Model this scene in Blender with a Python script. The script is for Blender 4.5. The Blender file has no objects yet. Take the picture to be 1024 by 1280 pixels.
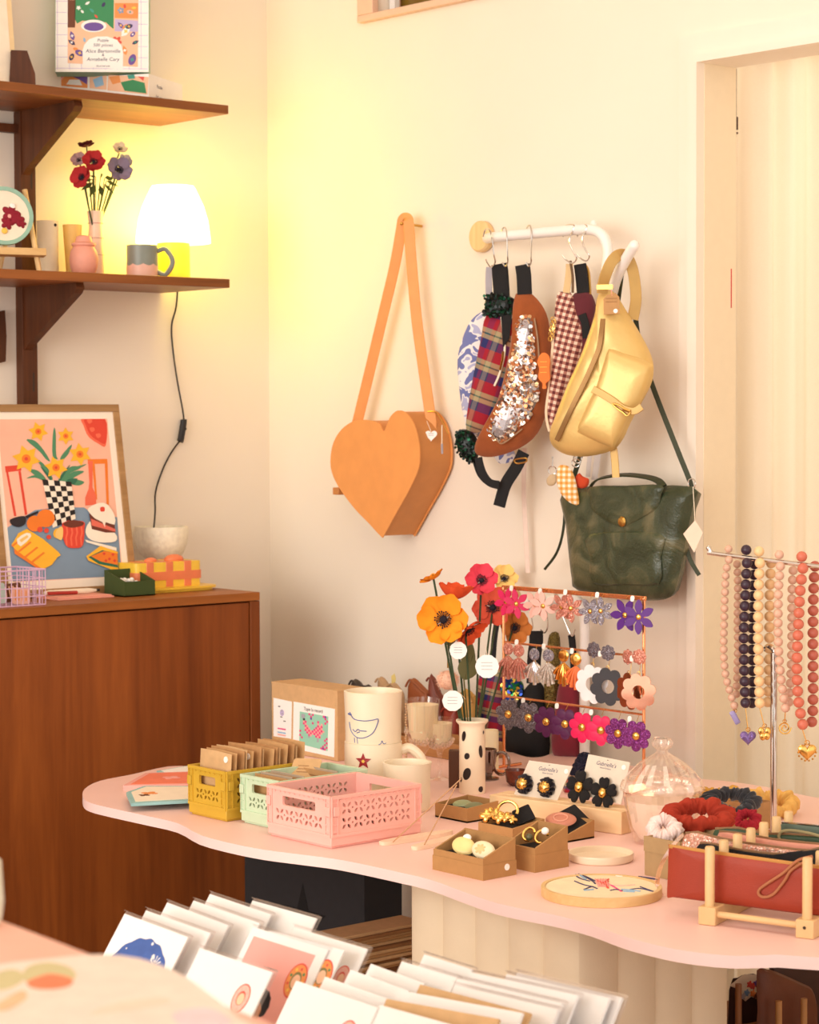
import bpy, bmesh, math, random
from mathutils import Vector, Matrix, noise as mnoise
random.seed(7)
SC = bpy.context.scene
COL = SC.collection
pi, sin, cos, rad = math.pi, math.sin, math.cos, math.radians

# ------------------------------------------------------------------ camera model (used to find where things stand)
FP, HZ = 2800.0, 520.0
YAW, ROLL = rad(49.2), 0.0039
CAM = Vector((-3.537, -4.655, 1.53))
TH = math.atan((640 - HZ) / FP)
VH = Vector((cos(YAW), sin(YAW), 0))
R0 = Vector((sin(YAW), -cos(YAW), 0))
FW = VH * cos(TH) + Vector((0, 0, -sin(TH)))
U0 = R0.cross(FW)
UC = U0 * cos(ROLL) + R0 * sin(ROLL)
RC = R0 * cos(ROLL) - U0 * sin(ROLL)


def hit(px, py, O, N):
    d = FW + RC * ((px - 512) / FP) - UC * ((py - 640) / FP)
    return CAM + d * ((O - CAM).dot(N) / d.dot(N))


def ZP(px, py, z): return hit(px, py, Vector((0, 0, z)), Vector((0, 0, 1)))
def WA(px, py, off=0.0): return hit(px, py, Vector((0, -off, 0)), Vector((0, 1, 0)))
def WB(px, py, off=0.0): return hit(px, py, Vector((-off, 0, 0)), Vector((1, 0, 0)))
def DP(px, py, d): return hit(px, py, CAM + FW * d, FW)
def mpp(P): return (P - CAM).dot(FW) / FP


class Fr:
    """a plane in the room: origin O, outward normal N; u to the viewer's right, v upward, w outward"""
    def __init__(s, O, N, up=(0, 0, 1)):
        s.O = Vector(O); s.N = Vector(N).normalized()
        up = Vector(up)
        s.V = (up - s.N * up.dot(s.N)).normalized()
        s.U = s.V.cross(s.N)
    def p(s, u, v, w=0.0): return s.O + s.U * u + s.V * v + s.N * w
    def uv(s, px, py, w=0.0):
        P = hit(px, py, s.O + s.N * w, s.N) - s.O
        return (P.dot(s.U), P.dot(s.V))
    def uvs(s, pts, w=0.0): return [s.uv(a, b, w) for a, b in pts]
    def at(s, px, py, w=0.0): return s.p(*s.uv(px, py, w), w)
    def rot(s, a):
        f = Fr(s.O, s.N, s.V); f.U, f.V = s.U * cos(a) + s.V * sin(a), s.V * cos(a) - s.U * sin(a); return f
    def mv(s, u, v, w=0.0):
        f = Fr(s.O, s.N, s.V); f.U, f.V = s.U, s.V; f.O = s.p(u, v, w); return f


def FB(off): return Fr((-off, 0, 0), (-1, 0, 0))
def FA(off): return Fr((0, -off, 0), (0, -1, 0))
def FT(P): return Fr(P, (0, 0, 1), (0, 1, 0))          # lying flat, v towards the back wall


def crop(x0, y0, k): return lambda pts: [(x0 + a / k, y0 + b / k) for a, b in pts]


def smooth(pts, n=4, closed=True):
    out = []; L = len(pts)
    rng = range(L) if closed else range(L - 1)
    for i in rng:
        if closed: a, b, c, d = (pts[(i + k) % L] for k in (-1, 0, 1, 2))
        else: a, b, c, d = (pts[min(max(i + k, 0), L - 1)] for k in (-1, 0, 1, 2))
        for j in range(n):
            t = j / n
            out.append(tuple(0.5 * (2 * q + (r - p) * t + (2 * p - 5 * q + 4 * r - s) * t * t + (3 * q - p - 3 * r + s) * t ** 3)
                             for p, q, r, s in zip(a, b, c, d)))
    if not closed: out.append(tuple(pts[-1]))
    return out


def smooth3(pts, n=5, closed=False): return [Vector(p) for p in smooth([tuple(p) for p in pts], n, closed)]
def circ(r, n=24, cx=0, cy=0, ry=None, a0=0): return [(cx + r * cos(a0 + 2 * pi * i / n), cy + (ry or r) * sin(a0 + 2 * pi * i / n)) for i in range(n)]
def rrect(u0, v0, u1, v1, r, n=4):
    o = []
    for cx, cy, a in ((u1 - r, v0 + r, -pi / 2), (u1 - r, v1 - r, 0), (u0 + r, v1 - r, pi / 2), (u0 + r, v0 + r, pi)):
        o += [(cx + r * cos(a + pi / 2 * i / n), cy + r * sin(a + pi / 2 * i / n)) for i in range(n + 1)]
    return o
def petals(n, r0, r1, k=5, a0=0.0, pw=1.0):
    """closed flower outline with n rounded petals"""
    m = n * k * 2
    return [((r0 + (r1 - r0) * abs(cos(n * i / m * pi)) ** pw) * cos(a0 + 2 * pi * i / m),
             (r0 + (r1 - r0) * abs(cos(n * i / m * pi)) ** pw) * sin(a0 + 2 * pi * i / m)) for i in range(m)]


# ------------------------------------------------------------------ mesh builder
class MB:
    def __init__(s): s.v, s.f, s.m, s.uv, s.mats = [], [], [], [], []
    def mi(s, mat):
        if mat not in s.mats: s.mats.append(mat)
        return s.mats.index(mat)
    def add(s, vs, fs, mat, uv=None):
        b = len(s.v); s.v += [Vector(p) for p in vs]
        s.uv += list(uv) if uv else [(0, 0)] * len(vs)
        i = s.mi(mat)
        for f in fs: s.f.append([b + k for k in f]); s.m.append(i)
        return s
    def obox(s, fr, u0, u1, v0, v1, w0, w1, mat):
        P = [(u, v, w) for w in (w0, w1) for v in (v0, v1) for u in (u0, u1)]
        return s.add([fr.p(*q) for q in P], [(0, 2, 3, 1), (4, 5, 7, 6), (0, 1, 5, 4), (2, 6, 7, 3), (0, 4, 6, 2), (1, 3, 7, 5)], mat, [(q[0], q[1]) for q in P])
    def box(s, a, b, mat):
        f = Fr((0, 0, 0), (0, -1, 0))
        a, b = [min(p, q) for p, q in zip(a, b)], [max(p, q) for p, q in zip(a, b)]
        return s.obox(f, a[0], b[0], a[2], b[2], -b[1], -a[1], mat)
    def prism(s, fr, o, w0, w1, mat, side=None):
        n = len(o)
        A = sum(o[i][0] * o[(i + 1) % n][1] - o[(i + 1) % n][0] * o[i][1] for i in range(n))
        if A < 0: o = o[::-1]
        s.add([fr.p(u, v, w1) for u, v in o], [list(range(n))], mat, o)
        s.add([fr.p(u, v, w0) for u, v in o], [list(range(n))[::-1]], mat, o)
        s.add([fr.p(u, v, w) for w in (w0, w1) for u, v in o], [(i, (i + 1) % n, n + (i + 1) % n, n + i) for i in range(n)], side or mat, list(o) * 2)
        return s
    def flat(s, fr, o, w, mat):
        n = len(o)
        A = sum(o[i][0] * o[(i + 1) % n][1] - o[(i + 1) % n][0] * o[i][1] for i in range(n))
        if A < 0: o = o[::-1]
        return s.add([fr.p(u, v, w) for u, v in o], [list(range(n))], mat, o)
    def pillow(s, fr, o, df, db, mat, K=6, c=None, pw=2.5, wob=0.0, back=None):
        n = len(o)
        A = sum(o[i][0] * o[(i + 1) % n][1] - o[(i + 1) % n][0] * o[i][1] for i in range(n))
        if A < 0: o = o[::-1]
        if c is None: c = (sum(p[0] for p in o) / n, sum(p[1] for p in o) / n)
        for sg, d, mt in ((1, df, mat), (-1, db, back or mat)):
            vs, uv = [], []
            for k in range(K):
                t = 1 - (k / K) ** 1.5
                w = d * (1 - t ** pw) ** 0.5
                for u, v in o:
                    a, b = c[0] + (u - c[0]) * t, c[1] + (v - c[1]) * t
                    ww = w + (wob * sin(a * 95 + 2) * sin(b * 70 + a * 40) * (1 - t ** 4) if wob else 0)
                    vs.append(fr.p(a, b, sg * ww)); uv.append((a, b))
            vs.append(fr.p(c[0], c[1], sg * d)); uv.append(c)
            fs = [(k * n + i, k * n + (i + 1) % n, (k + 1) * n + (i + 1) % n, (k + 1) * n + i) for k in range(K - 1) for i in range(n)]
            fs += [((K - 1) * n + i, (K - 1) * n + (i + 1) % n, K * n) for i in range(n)]
            if sg < 0: fs = [f[::-1] for f in fs]
            s.add(vs, fs, mt, uv)
        return s
    def tube(s, path, r, mat, n=8, closed=False, flat=None, normal=None):
        P = [Vector(p) for p in path]; L = len(P)
        rs = r if isinstance(r, (list, tuple)) else [r] * L
        up = None; vs, uv = [], []; acc = 0
        for i in range(L):
            a = P[i - 1] if (i or closed) else P[i]
            b = P[(i + 1) % L] if (i < L - 1 or closed) else P[i]
            t = (b - a)
            t = t.normalized() if t.length > 1e-9 else Vector((0, 0, 1))
            if normal is not None: up = Vector(normal)
            if up is None: up = Vector((0, 0, 1)) if abs(t.z) < 0.9 else Vector((1, 0, 0))
            up = (up - t * up.dot(t))
            up = up.normalized() if up.length > 1e-6 else t.orthogonal().normalized()
            sd = t.cross(up)
            if i: acc += (P[i] - P[i - 1]).length
            for k in range(n):
                an = 2 * pi * k / n
                if flat:
                    cs, sn = cos(an), sin(an)
                    e = 0.35
                    q = sd * (flat[0] / 2 * math.copysign(abs(cs) ** e, cs)) + up * (flat[1] / 2 * math.copysign(abs(sn) ** e, sn))
                    vs.append(P[i] + q)
                else: vs.append(P[i] + (sd * cos(an) + up * sin(an)) * rs[i])
                uv.append((k / n, acc))
        m = L if closed else L - 1
        fs = [(i * n + k, i * n + (k + 1) % n, (i + 1) % L * n + (k + 1) % n, (i + 1) % L * n + k) for i in range(m) for k in range(n)]
        if not closed: fs += [tuple(range(n))[::-1], tuple((L - 1) * n + k for k in range(n))]
        return s.add(vs, fs, mat, uv)
    def strap(s, path, w, t, mat, normal=None): return s.tube(path, 0, mat, 8, flat=(w, t), normal=normal)
    def lathe(s, prof, O, mat, n=32, fr=None, flute=None, mats=None, caps=True):
        O = Vector(O); X, Y, Z = (fr.U, fr.V, fr.N) if fr else (Vector((1, 0, 0)), Vector((0, 1, 0)), Vector((0, 0, 1)))
        vs, uv = [], []
        for r, z in prof:
            for k in range(n):
                a = 2 * pi * k / n
                rr = r * (1 + (flute[1] * abs(cos(flute[0] * a / 2)) if flute else 0))
                vs.append(O + X * (rr * cos(a)) + Y * (rr * sin(a)) + Z * z); uv.append((k / n, z))
        b = len(s.v)
        L = len(prof)
        for i in range(L - 1):
            fs = [(i * n + k, i * n + (k + 1) % n, (i + 1) * n + (k + 1) % n, (i + 1) * n + k) for k in range(n)]
            mt = mats[i] if mats else mat
            if i == 0: s.add(vs, fs, mt, uv)
            else:
                j = s.mi(mt)
                for f in fs: s.f.append([b + k for k in f]); s.m.append(j)
        if caps and prof[0][0] > 1e-5: s.f.append([b + k for k in range(n)][::-1]); s.m.append(s.mi(mats[0] if mats else mat))
        if caps and prof[-1][0] > 1e-5: s.f.append([b + (L - 1) * n + k for k in range(n)]); s.m.append(s.mi(mats[-1] if mats else mat))
        return s
    def sphere(s, c, r, mat, n=16, sc=(1, 1, 1), fr=None):
        m = n // 2
        X, Y, Z = (fr.U, fr.V, fr.N) if fr else (Vector((1, 0, 0)), Vector((0, 1, 0)), Vector((0, 0, 1)))
        c = Vector(c); vs = []
        for i in range(m + 1):
            t = pi * i / m
            for k in range(n):
                a = 2 * pi * k / n
                vs.append(c + X * (r * sc[0] * sin(t) * cos(a)) + Y * (r * sc[1] * sin(t) * sin(a)) - Z * (r * sc[2] * cos(t)))
        return s.add(vs, [(i * n + k, i * n + (k + 1) % n, (i + 1) * n + (k + 1) % n, (i + 1) * n + k) for i in range(m) for k in range(n)], mat)
    def holes(s, fr, outer, hs, w0, w1, mat):
        """plate with real holes through it"""
        bm = bmesh.new(); es = []
        for lp in [outer] + list(hs):
            vv = [bm.verts.new((u, v, 0)) for u, v in lp]
            es += [bm.edges.new((vv[i], vv[(i + 1) % len(vv)])) for i in range(len(vv))]
        bmesh.ops.triangle_fill(bm, edges=es, use_beauty=True, use_dissolve=False)
        bm.verts.index_update()
        vs = [(v.co.x, v.co.y) for v in bm.verts]
        fs = []
        for f in bm.faces:
            i = [v.index for v in f.verts]
            fs.append(i if f.normal.z > 0 else i[::-1])
        bd = [[v.index for v in e.verts] for e in bm.edges if len(e.link_faces) == 1]
        bm.free()
        n = len(vs)
        s.add([fr.p(u, v, w1) for u, v in vs] + [fr.p(u, v, w0) for u, v in vs],
              fs + [[n + k for k in f[::-1]] for f in fs] + [[a, b, n + b, n + a] for a, b in bd], mat, vs * 2)
        return s
    def text(s, fr, u, v, size, body, mat, w=0.0003, align='CENTER', shear=0.0):
        cu = bpy.data.curves.new('lettering', 'FONT'); cu.body = body; cu.size = size; cu.align_x = align; cu.shear = shear
        cu.resolution_u = 2
        ob = bpy.data.objects.new('lettering', cu); COL.objects.link(ob)
        bpy.context.view_layer.update()
        dg = bpy.context.evaluated_depsgraph_get()
        me = bpy.data.meshes.new_from_object(ob.evaluated_get(dg))
        s.add([fr.p(u + p.co.x, v + p.co.y, w) for p in me.vertices], [list(f.vertices) for f in me.polygons], mat)
        bpy.data.objects.remove(ob); bpy.data.curves.remove(cu); bpy.data.meshes.remove(me)
        return s
    def build(s, name, parent=None, label=None, cat=None, group=None, kind=None, sharp=35, bevel=0.0, seg=2, smooth_=True, org=None):
        me = bpy.data.meshes.new(name)
        if parent is not None: o0 = WL[parent.name]
        elif org is not None: o0 = Vector(org)
        else:
            lo = [min(p[i] for p in s.v) for i in range(3)]; hi = [max(p[i] for p in s.v) for i in range(3)]
            o0 = Vector(((lo[0] + hi[0]) / 2, (lo[1] + hi[1]) / 2, lo[2]))
        me.from_pydata([p - o0 for p in s.v], [], s.f)
        for m in s.mats: me.materials.append(m)
        uvl = me.uv_layers.new(name='UVMap')
        for p in me.polygons:
            p.material_index = s.m[p.index]
            p.use_smooth = smooth_
        for lp in me.loops: uvl.data[lp.index].uv = s.uv[lp.vertex_index]
        me.validate()
        if smooth_: me.set_sharp_from_angle(angle=rad(sharp))
        ob = bpy.data.objects.new(name, me); COL.objects.link(ob)
        if parent is not None: ob.parent = parent; WL[ob.name] = o0
        else: ob.location = o0; WL[ob.name] = o0
        if bevel:
            md = ob.modifiers.new('Bevel', 'BEVEL'); md.width = bevel; md.segments = seg; md.limit_method = 'ANGLE'; md.angle_limit = rad(40)
            md.harden_normals = False
        tag(ob, label, cat, group, kind)
        return ob


WL = {}


def tag(o, label=None, cat=None, group=None, kind=None):
    if label: o['label'] = label
    if cat: o['category'] = cat
    if group: o['group'] = group
    if kind: o['kind'] = kind
    return o


def thing(name, label, cat, loc, group=None):
    o = bpy.data.objects.new(name, None); COL.objects.link(o)
    o.empty_display_size = 0.05
    o.location = loc; WL[o.name] = Vector(loc)
    return tag(o, label, cat, group)


# ------------------------------------------------------------------ materials
def lin(c):
    return tuple((x / 255 / 12.92) if x / 255 <= 0.04045 else ((x / 255 + 0.055) / 1.055) ** 2.4 for x in c) + (1.0,)


MATS = {}


class NT:
    def __init__(s, name):
        s.m = bpy.data.materials.new(name); s.m.use_nodes = True; s.t = s.m.node_tree
        s.t.nodes.clear(); s.out = s.n('ShaderNodeOutputMaterial')
    def n(s, typ, ins=None, **kw):
        x = s.t.nodes.new(typ)
        for k, v in kw.items(): setattr(x, k, v)
        for k, v in (ins or {}).items(): s.set(x, k, v)
        return x
    def set(s, x, k, v):
        if isinstance(v, bpy.types.NodeSocket): s.t.links.new(v, x.inputs[k])
        else: x.inputs[k].default_value = v
    def math(s, op, a, b=0.0): return s.n('ShaderNodeMath', {0: a, 1: b}, operation=op).outputs[0]
    def mix(s, f, a, b): return s.n('ShaderNodeMix', {0: f, 6: a, 7: b}, data_type='RGBA').outputs[2]
    def ramp(s, f, stops, interp='LINEAR'):
        x = s.n('ShaderNodeValToRGB', {0: f}); cr = x.color_ramp; cr.interpolation = interp
        while len(cr.elements) < len(stops): cr.elements.new(0.5)
        for e, (p, c) in zip(cr.elements, stops): e.position = p; e.color = c
        return x.outputs[0]
    def coord(s, which='Object', scale=(1, 1, 1), rot=(0, 0, 0)):
        tc = s.n('ShaderNodeTexCoord')
        return s.n('ShaderNodeMapping', {0: tc.outputs[which], 2: rot, 3: scale}).outputs[0]
    def bsdf(s, col, rough=0.6, metal=0.0, bump=None, **kw):
        b = s.n('ShaderNodeBsdfPrincipled', {'Base Color': col, 'Roughness': rough, 'Metallic': metal})
        for k, v in kw.items(): s.set(b, k.replace('_', ' '), v)
        if bump is not None:
            s.set(b, 'Normal', s.n('ShaderNodeBump', {'Strength': bump[1], 'Distance': bump[2], 'Height': bump[0]}).outputs[0])
        s.t.links.new(b.outputs[0], s.out.inputs[0])
        return b


def M(name, rgb, rough=0.6, metal=0.0, var=0.05, scale=40.0, bump=0.0, bs=None, **kw):
    """plain procedural surface: base colour with a soft mottling, optional fine bump"""
    if name in MATS: return MATS[name]
    t = NT(name); c = lin(rgb)
    nz = t.n('ShaderNodeTexNoise', {'Vector': t.coord(), 'Scale': scale, 'Detail': 3.0}).outputs[0]
    a = tuple(min(1, x * (1 - var)) for x in c[:3]) + (1,); b = tuple(min(1, x * (1 + var)) for x in c[:3]) + (1,)
    col = t.ramp(nz, [(0.3, a), (0.7, b)])
    bp = None
    if bump:
        h = t.n('ShaderNodeTexNoise', {'Vector': t.coord(), 'Scale': bs or scale * 8, 'Detail': 4.0}).outputs[0]
        bp = (h, bump, 0.002)
    t.bsdf(col, rough, metal, bp, **kw)
    MATS[name] = t.m; return t.m


def wood(name, dark, light, axis='x', scale=9.0, rough=0.5, stretch=14.0, spec=0.3):
    if name in MATS: return MATS[name]
    t = NT(name)
    sc = {'x': (1 / stretch, 1, 1), 'y': (1, 1 / stretch, 1), 'z': (1, 1, 1 / stretch)}[axis]
    co = t.coord('Object', sc)
    n1 = t.n('ShaderNodeTexNoise', {'Vector': co, 'Scale': scale, 'Detail': 6.0, 'Roughness': 0.62, 'Distortion': 0.6}).outputs[0]
    n2 = t.n('ShaderNodeTexNoise', {'Vector': co, 'Scale': scale * 9, 'Detail': 3.0}).outputs[0]
    f = t.math('ADD', t.math('MULTIPLY', n1, 0.8), t.math('MULTIPLY', n2, 0.2))
    mid = tuple((x + y) / 2 for x, y in zip(dark, light))
    col = t.ramp(f, [(0.34, lin(dark)), (0.5, lin(mid)), (0.68, lin(light))])
    t.bsdf(col, rough, 0.0, (n2, 0.15, 0.001), Specular_IOR_Level=spec)
    MATS[name] = t.m; return t.m


def glitter(name, rgb, rgb2, scale=900.0, rough=0.3, metal=0.6):
    if name in MATS: return MATS[name]
    t = NT(name)
    v = t.n('ShaderNodeTexVoronoi', {'Vector': t.coord(), 'Scale': scale})
    g = t.n('ShaderNodeSeparateColor', {0: v.outputs['Color']})
    col = t.ramp(g.outputs[0], [(0.0, lin(rgb)), (0.55, lin(rgb)), (1.0, lin(rgb2))])
    nrm = t.n('ShaderNodeNewGeometry').outputs['Normal']
    off = t.n('ShaderNodeVectorMath', {0: v.outputs['Color'], 1: (0.5, 0.5, 0.5)}, operation='SUBTRACT').outputs[0]
    sc = t.n('ShaderNodeVectorMath', {0: off, 3: 1.1}, operation='SCALE').outputs[0]
    nn = t.n('ShaderNodeVectorMath', {0: t.n('ShaderNodeVectorMath', {0: nrm, 1: sc}, operation='ADD').outputs[0]}, operation='NORMALIZE').outputs[0]
    b = t.bsdf(col, rough, metal)
    t.set(b, 'Normal', nn)
    MATS[name] = t.m; return t.m


def glass(name, tint=(255, 255, 255), rough=0.02, op=0.12, ior=1.45, milk=0.0):
    """thin-walled clear material: mostly see-through, reflecting more at grazing angles"""
    if name in MATS: return MATS[name]
    t = NT(name)
    bf = t.n('ShaderNodeNewGeometry').outputs['Backfacing']
    fr = t.n('ShaderNodeFresnel', {'IOR': t.math('ADD', t.math('MULTIPLY', bf, 1 / ior - ior), ior)}).outputs[0]
    nz = t.n('ShaderNodeTexNoise', {'Vector': t.coord(), 'Scale': 20.0}).outputs[0]
    f = t.math('ADD', t.math('ADD', fr, op), t.math('MULTIPLY', nz, 0.02))
    tr = t.n('ShaderNodeBsdfTransparent', {0: lin(tint)}).outputs[0]
    gl = t.n('ShaderNodeBsdfGlossy', {0: lin((255, 250, 245)), 'Roughness': rough}).outputs[0]
    mx = t.n('ShaderNodeMixShader', {0: f, 1: tr, 2: gl}).outputs[0]
    if milk:
        df = t.n('ShaderNodeBsdfDiffuse', {0: lin((255, 246, 240))}).outputs[0]
        mx = t.n('ShaderNodeMixShader', {0: milk, 1: mx, 2: df}).outputs[0]
    t.t.links.new(mx, t.out.inputs[0]); MATS[name] = t.m; return t.m


def checks(name, c1, c2, c3, size, rough=0.8, hound=False, rot=0.0):
    """gingham: two crossing stripe sets; the crossing squares are darkest"""
    if name in MATS: return MATS[name]
    t = NT(name)
    uv = t.coord('UV', (1 / size, 1 / size, 1), (0, 0, rot))
    x = t.n('ShaderNodeSeparateXYZ', {0: uv})
    f = [t.math('GREATER_THAN', t.math('FRACT', x.outputs[k]), 0.5) for k in (0, 1)]
    s = t.math('MULTIPLY', t.math('ADD', f[0], f[1]), 0.5)
    col = t.ramp(s, [(0.0, lin(c1)), (0.3, lin(c2)), (0.8, lin(c3))], 'CONSTANT')
    w = t.n('ShaderNodeTexNoise', {'Vector': uv, 'Scale': 30.0}).outputs[0]
    t.bsdf(col, rough, 0.0, (w, 0.2, 0.001)); MATS[name] = t.m; return t.m


def tartan(name, size, rot=0.0):
    if name in MATS: return MATS[name]
    t = NT(name)
    uv = t.coord('UV', (1 / size, 1 / size, 1), (0, 0, rot))
    x = t.n('ShaderNodeSeparateXYZ', {0: uv})
    st = [(0, lin((150, 25, 40))), (0.28, lin((30, 40, 95))), (0.5, lin((150, 25, 40))), (0.62, lin((30, 70, 70))), (0.66, lin((160, 146, 116))), (0.82, lin((30, 70, 70))), (0.86, lin((150, 25, 40)))]
    st2 = [(0, lin((170, 25, 45))), (0.36, lin((44, 46, 104))), (0.66, lin((180, 160, 120))), (0.8, lin((30, 90, 80))), (0.85, lin((180, 160, 120)))]
    a = t.ramp(t.math('FRACT', x.outputs[0]), st, 'CONSTANT'); b = t.ramp(t.math('FRACT', x.outputs[1]), st2, 'CONSTANT')
    col = t.mix(0.62, a, b)
    w = t.n('ShaderNodeTexNoise', {'Vector': uv, 'Scale': 60.0}).outputs[0]
    t.bsdf(col, 0.9, 0.0, (w, 0.3, 0.001)); MATS[name] = t.m; return t.m
# ------------------------------------------------------------------ shared materials
WALL = M('wall_paint', (242, 230, 214), 0.85, var=0.015, scale=3, bump=0.05, bs=180)
TRIM = M('trim_paint', (243, 231, 216), 0.55, var=0.015, scale=5)
WHITE = M('white_paper', (250, 247, 242), 0.7, var=0.01)
CREAM = M('cream_paper', (246, 232, 210), 0.75, var=0.03)
BLACKC = M('black_webbing', (22, 20, 22), 0.85, var=0.1, scale=200, bump=0.3, bs=900)
BLACKF = M('black_felt', (26, 23, 24), 0.95, var=0.15, scale=120, bump=0.4, bs=600)
BLACKP = M('black_plastic', (28, 24, 24), 0.4)
STEEL = M('polished_steel', (215, 210, 205), 0.15, 1.0, var=0.02)
GOLD = M('polished_gold', (234, 190, 106), 0.2, 1.0, var=0.05)
BRASS = M('soft_brass', (205, 160, 85), 0.3, 1.0, var=0.05)
COPPER = M('copper_wire', (240, 160, 110), 0.25, 0.85, var=0.03)
WHITEM = M('white_lacquer', (245, 240, 236), 0.35, var=0.01)
KRAFT = M('kraft_paper', (188, 142, 92), 0.8, var=0.06, scale=60, bump=0.1, bs=300)
KRAFTL = M('pale_kraft_paper', (208, 168, 120), 0.8, var=0.06, scale=60, bump=0.1, bs=300)
KRAFTD = M('brown_kraft_paper', (150, 104, 60), 0.8, var=0.07, scale=60, bump=0.1, bs=300)
PINKT = M('pink_table_paint', (251, 211, 202), 0.45, var=0.02, scale=6)
PINKE = M('pale_pink_edge', (252, 220, 216), 0.5, var=0.02, scale=6)
LWOOD = wood('light_birch', (214, 172, 112), (238, 204, 150), 'x', 12)
LWOODY = wood('light_birch_long', (222, 178, 120), (244, 210, 162), 'y', 12)
LWOODZ = wood('light_birch_upright', (226, 184, 126), (246, 214, 160), 'z', 14)
DWOOD = wood('dark_walnut', (58, 30, 17), (112, 62, 32), 'z', 10)
SHWOOD = wood('oiled_walnut_board', (108, 60, 26), (164, 98, 46), 'x', 10, 0.4)
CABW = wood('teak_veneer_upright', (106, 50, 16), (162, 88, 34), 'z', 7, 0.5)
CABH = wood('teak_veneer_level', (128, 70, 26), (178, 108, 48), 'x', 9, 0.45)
OAKF = wood('oak_frame', (150, 112, 70), (188, 148, 100), 'x', 18, 0.55)
CERAM = M('cream_glaze', (246, 230, 202), 0.3, var=0.03, scale=14)
WAX = M('candle_wax', (254, 236, 198), 0.5, var=0.02, Subsurface_Weight=0.15, Subsurface_Radius=(0.01, 0.008, 0.005))
GLS = glass('clear_glass', op=.08)
CRYS2 = glass('sparkling_crystal', (255, 248, 242), 0.04, 0.3, 1.6, 0.14)
CRYS = glass('cut_crystal', (255, 250, 246), 0.05, 0.13, 1.5, 0.06)
SLV = glass('clear_sleeve', (250, 250, 252), 0.12, 0.07)
DARK = M('dark_gap', (60, 44, 34), 0.8)

# ------------------------------------------------------------------ room shell
H = 3.3
MB().box((-6, 0, 0), (0.16, 0.12, H), WALL).build('wall_left', kind='structure')
fb = FB(0)
sj = -WB(880, 300).y; zl = WB(880.6, 79).z; sr = sj + 0.95
w0 = fb.uv(470, 24); w1 = (fb.uv(690, 0)[0], w0[1] + 0.55)
MB().holes(fb, [(0, 0), (sj, 0), (sj, zl), (sr, zl), (sr, 0), (5.6, 0), (5.6, H), (0, H)],
           [[(w0[0], w0[1]), (w1[0], w0[1]), (w1[0], w1[1]), (w0[0], w1[1])]], -0.1, 0, WALL).build('wall_right', kind='structure', smooth_=False)
FLOORM = wood('floor_oak', (120, 84, 54), (168, 124, 84), 'x', 6, 0.5)
MB().box((-6, -6, -0.05), (2.0, 0.12, 0), FLOORM).build('floor', kind='structure')
MB().box((-6, -6, H), (2.0, 0.12, H + 0.05), TRIM).build('ceiling', kind='structure')
MB().box((1.4, -4, 0), (1.45, 0, H), WALL).build('wall_back_room', kind='structure')
# window high up
b = MB()
fw = 0.052
o0, o1 = (fb.uv(454, 30)[0], fb.uv(454, 30)[1]), (w1[0] + 0.05, w1[1] + 0.05)
WTR = M('window_pink_trim', (236, 196, 168), 0.5, var=0.02)
b.obox(fb, o0[0], o1[0], o0[1], w0[1] + 0.012, 0, 0.02, WTR); b.obox(fb, o0[0], o1[0], w1[1], o1[1], 0, 0.02, WTR)
b.obox(fb, o0[0] + .0003, w0[0] + 0.01, w0[1] + 0.0121, w1[1] - .0001, 0.0002, 0.0198, WTR); b.obox(fb, w1[0] - 0.01, o1[0] - .0003, w0[1] + 0.0121, w1[1] - .0001, 0.0002, 0.0198, WTR)
fx = b.build('window_1', kind='structure', bevel=0.002)
b = MB()
i0 = fb.uv(497, 10, -0.06)
b.obox(fb, w0[0], i0[0], w0[1], w1[1], -0.08, -0.055, WTR); b.obox(fb, i0[0], w1[0], w0[1], i0[1] - 0.012, -0.08, -0.055, WTR)
q = fb.uv(462, 20, -0.05)
b.obox(fb, w0[0] + 0.004, w0[0] + 0.024, w0[1] + 0.02, w1[1], -0.055, -0.04, WHITEM)
b.build('sash', fx)
PANE = M('window_olive_pane', (120, 92, 30), 0.25, var=0.1, scale=4)  # one opaque olive brown for the glass
b = MB(); i1 = fb.uv(552, 5, -0.06)
b.obox(fb, i0[0], i1[0], i0[1] - 0.012, w1[1], -0.08, -0.07, PANE); b.obox(fb, i1[0], w1[0], i0[1] - 0.012, w1[1], -0.08, -0.065, WTR); b.build('pane', fx)
# doorway trim
c0 = fb.uv(853, 47); c1 = fb.uv(869, 72)
def arch(uo, zo, w0_, w1_, name, inn_u, inn_z):
    b = MB()
    b.prism(fb, [(uo, 0), (inn_u, 0), (inn_u, inn_z), (sr, inn_z), (sr, 0), (sr + inn_u - uo, 0), (sr + inn_u - uo, zo), (uo, zo)], w0_, w1_, TRIM)
    b.build(name, kind='structure', smooth_=False, bevel=0.0015)
arch(c0[0], c0[1], 0, 0.010, 'trim_1', sj, zl)
arch(c1[0], c1[1], 0.010, 0.024, 'trim_2', sj, zl)
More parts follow.
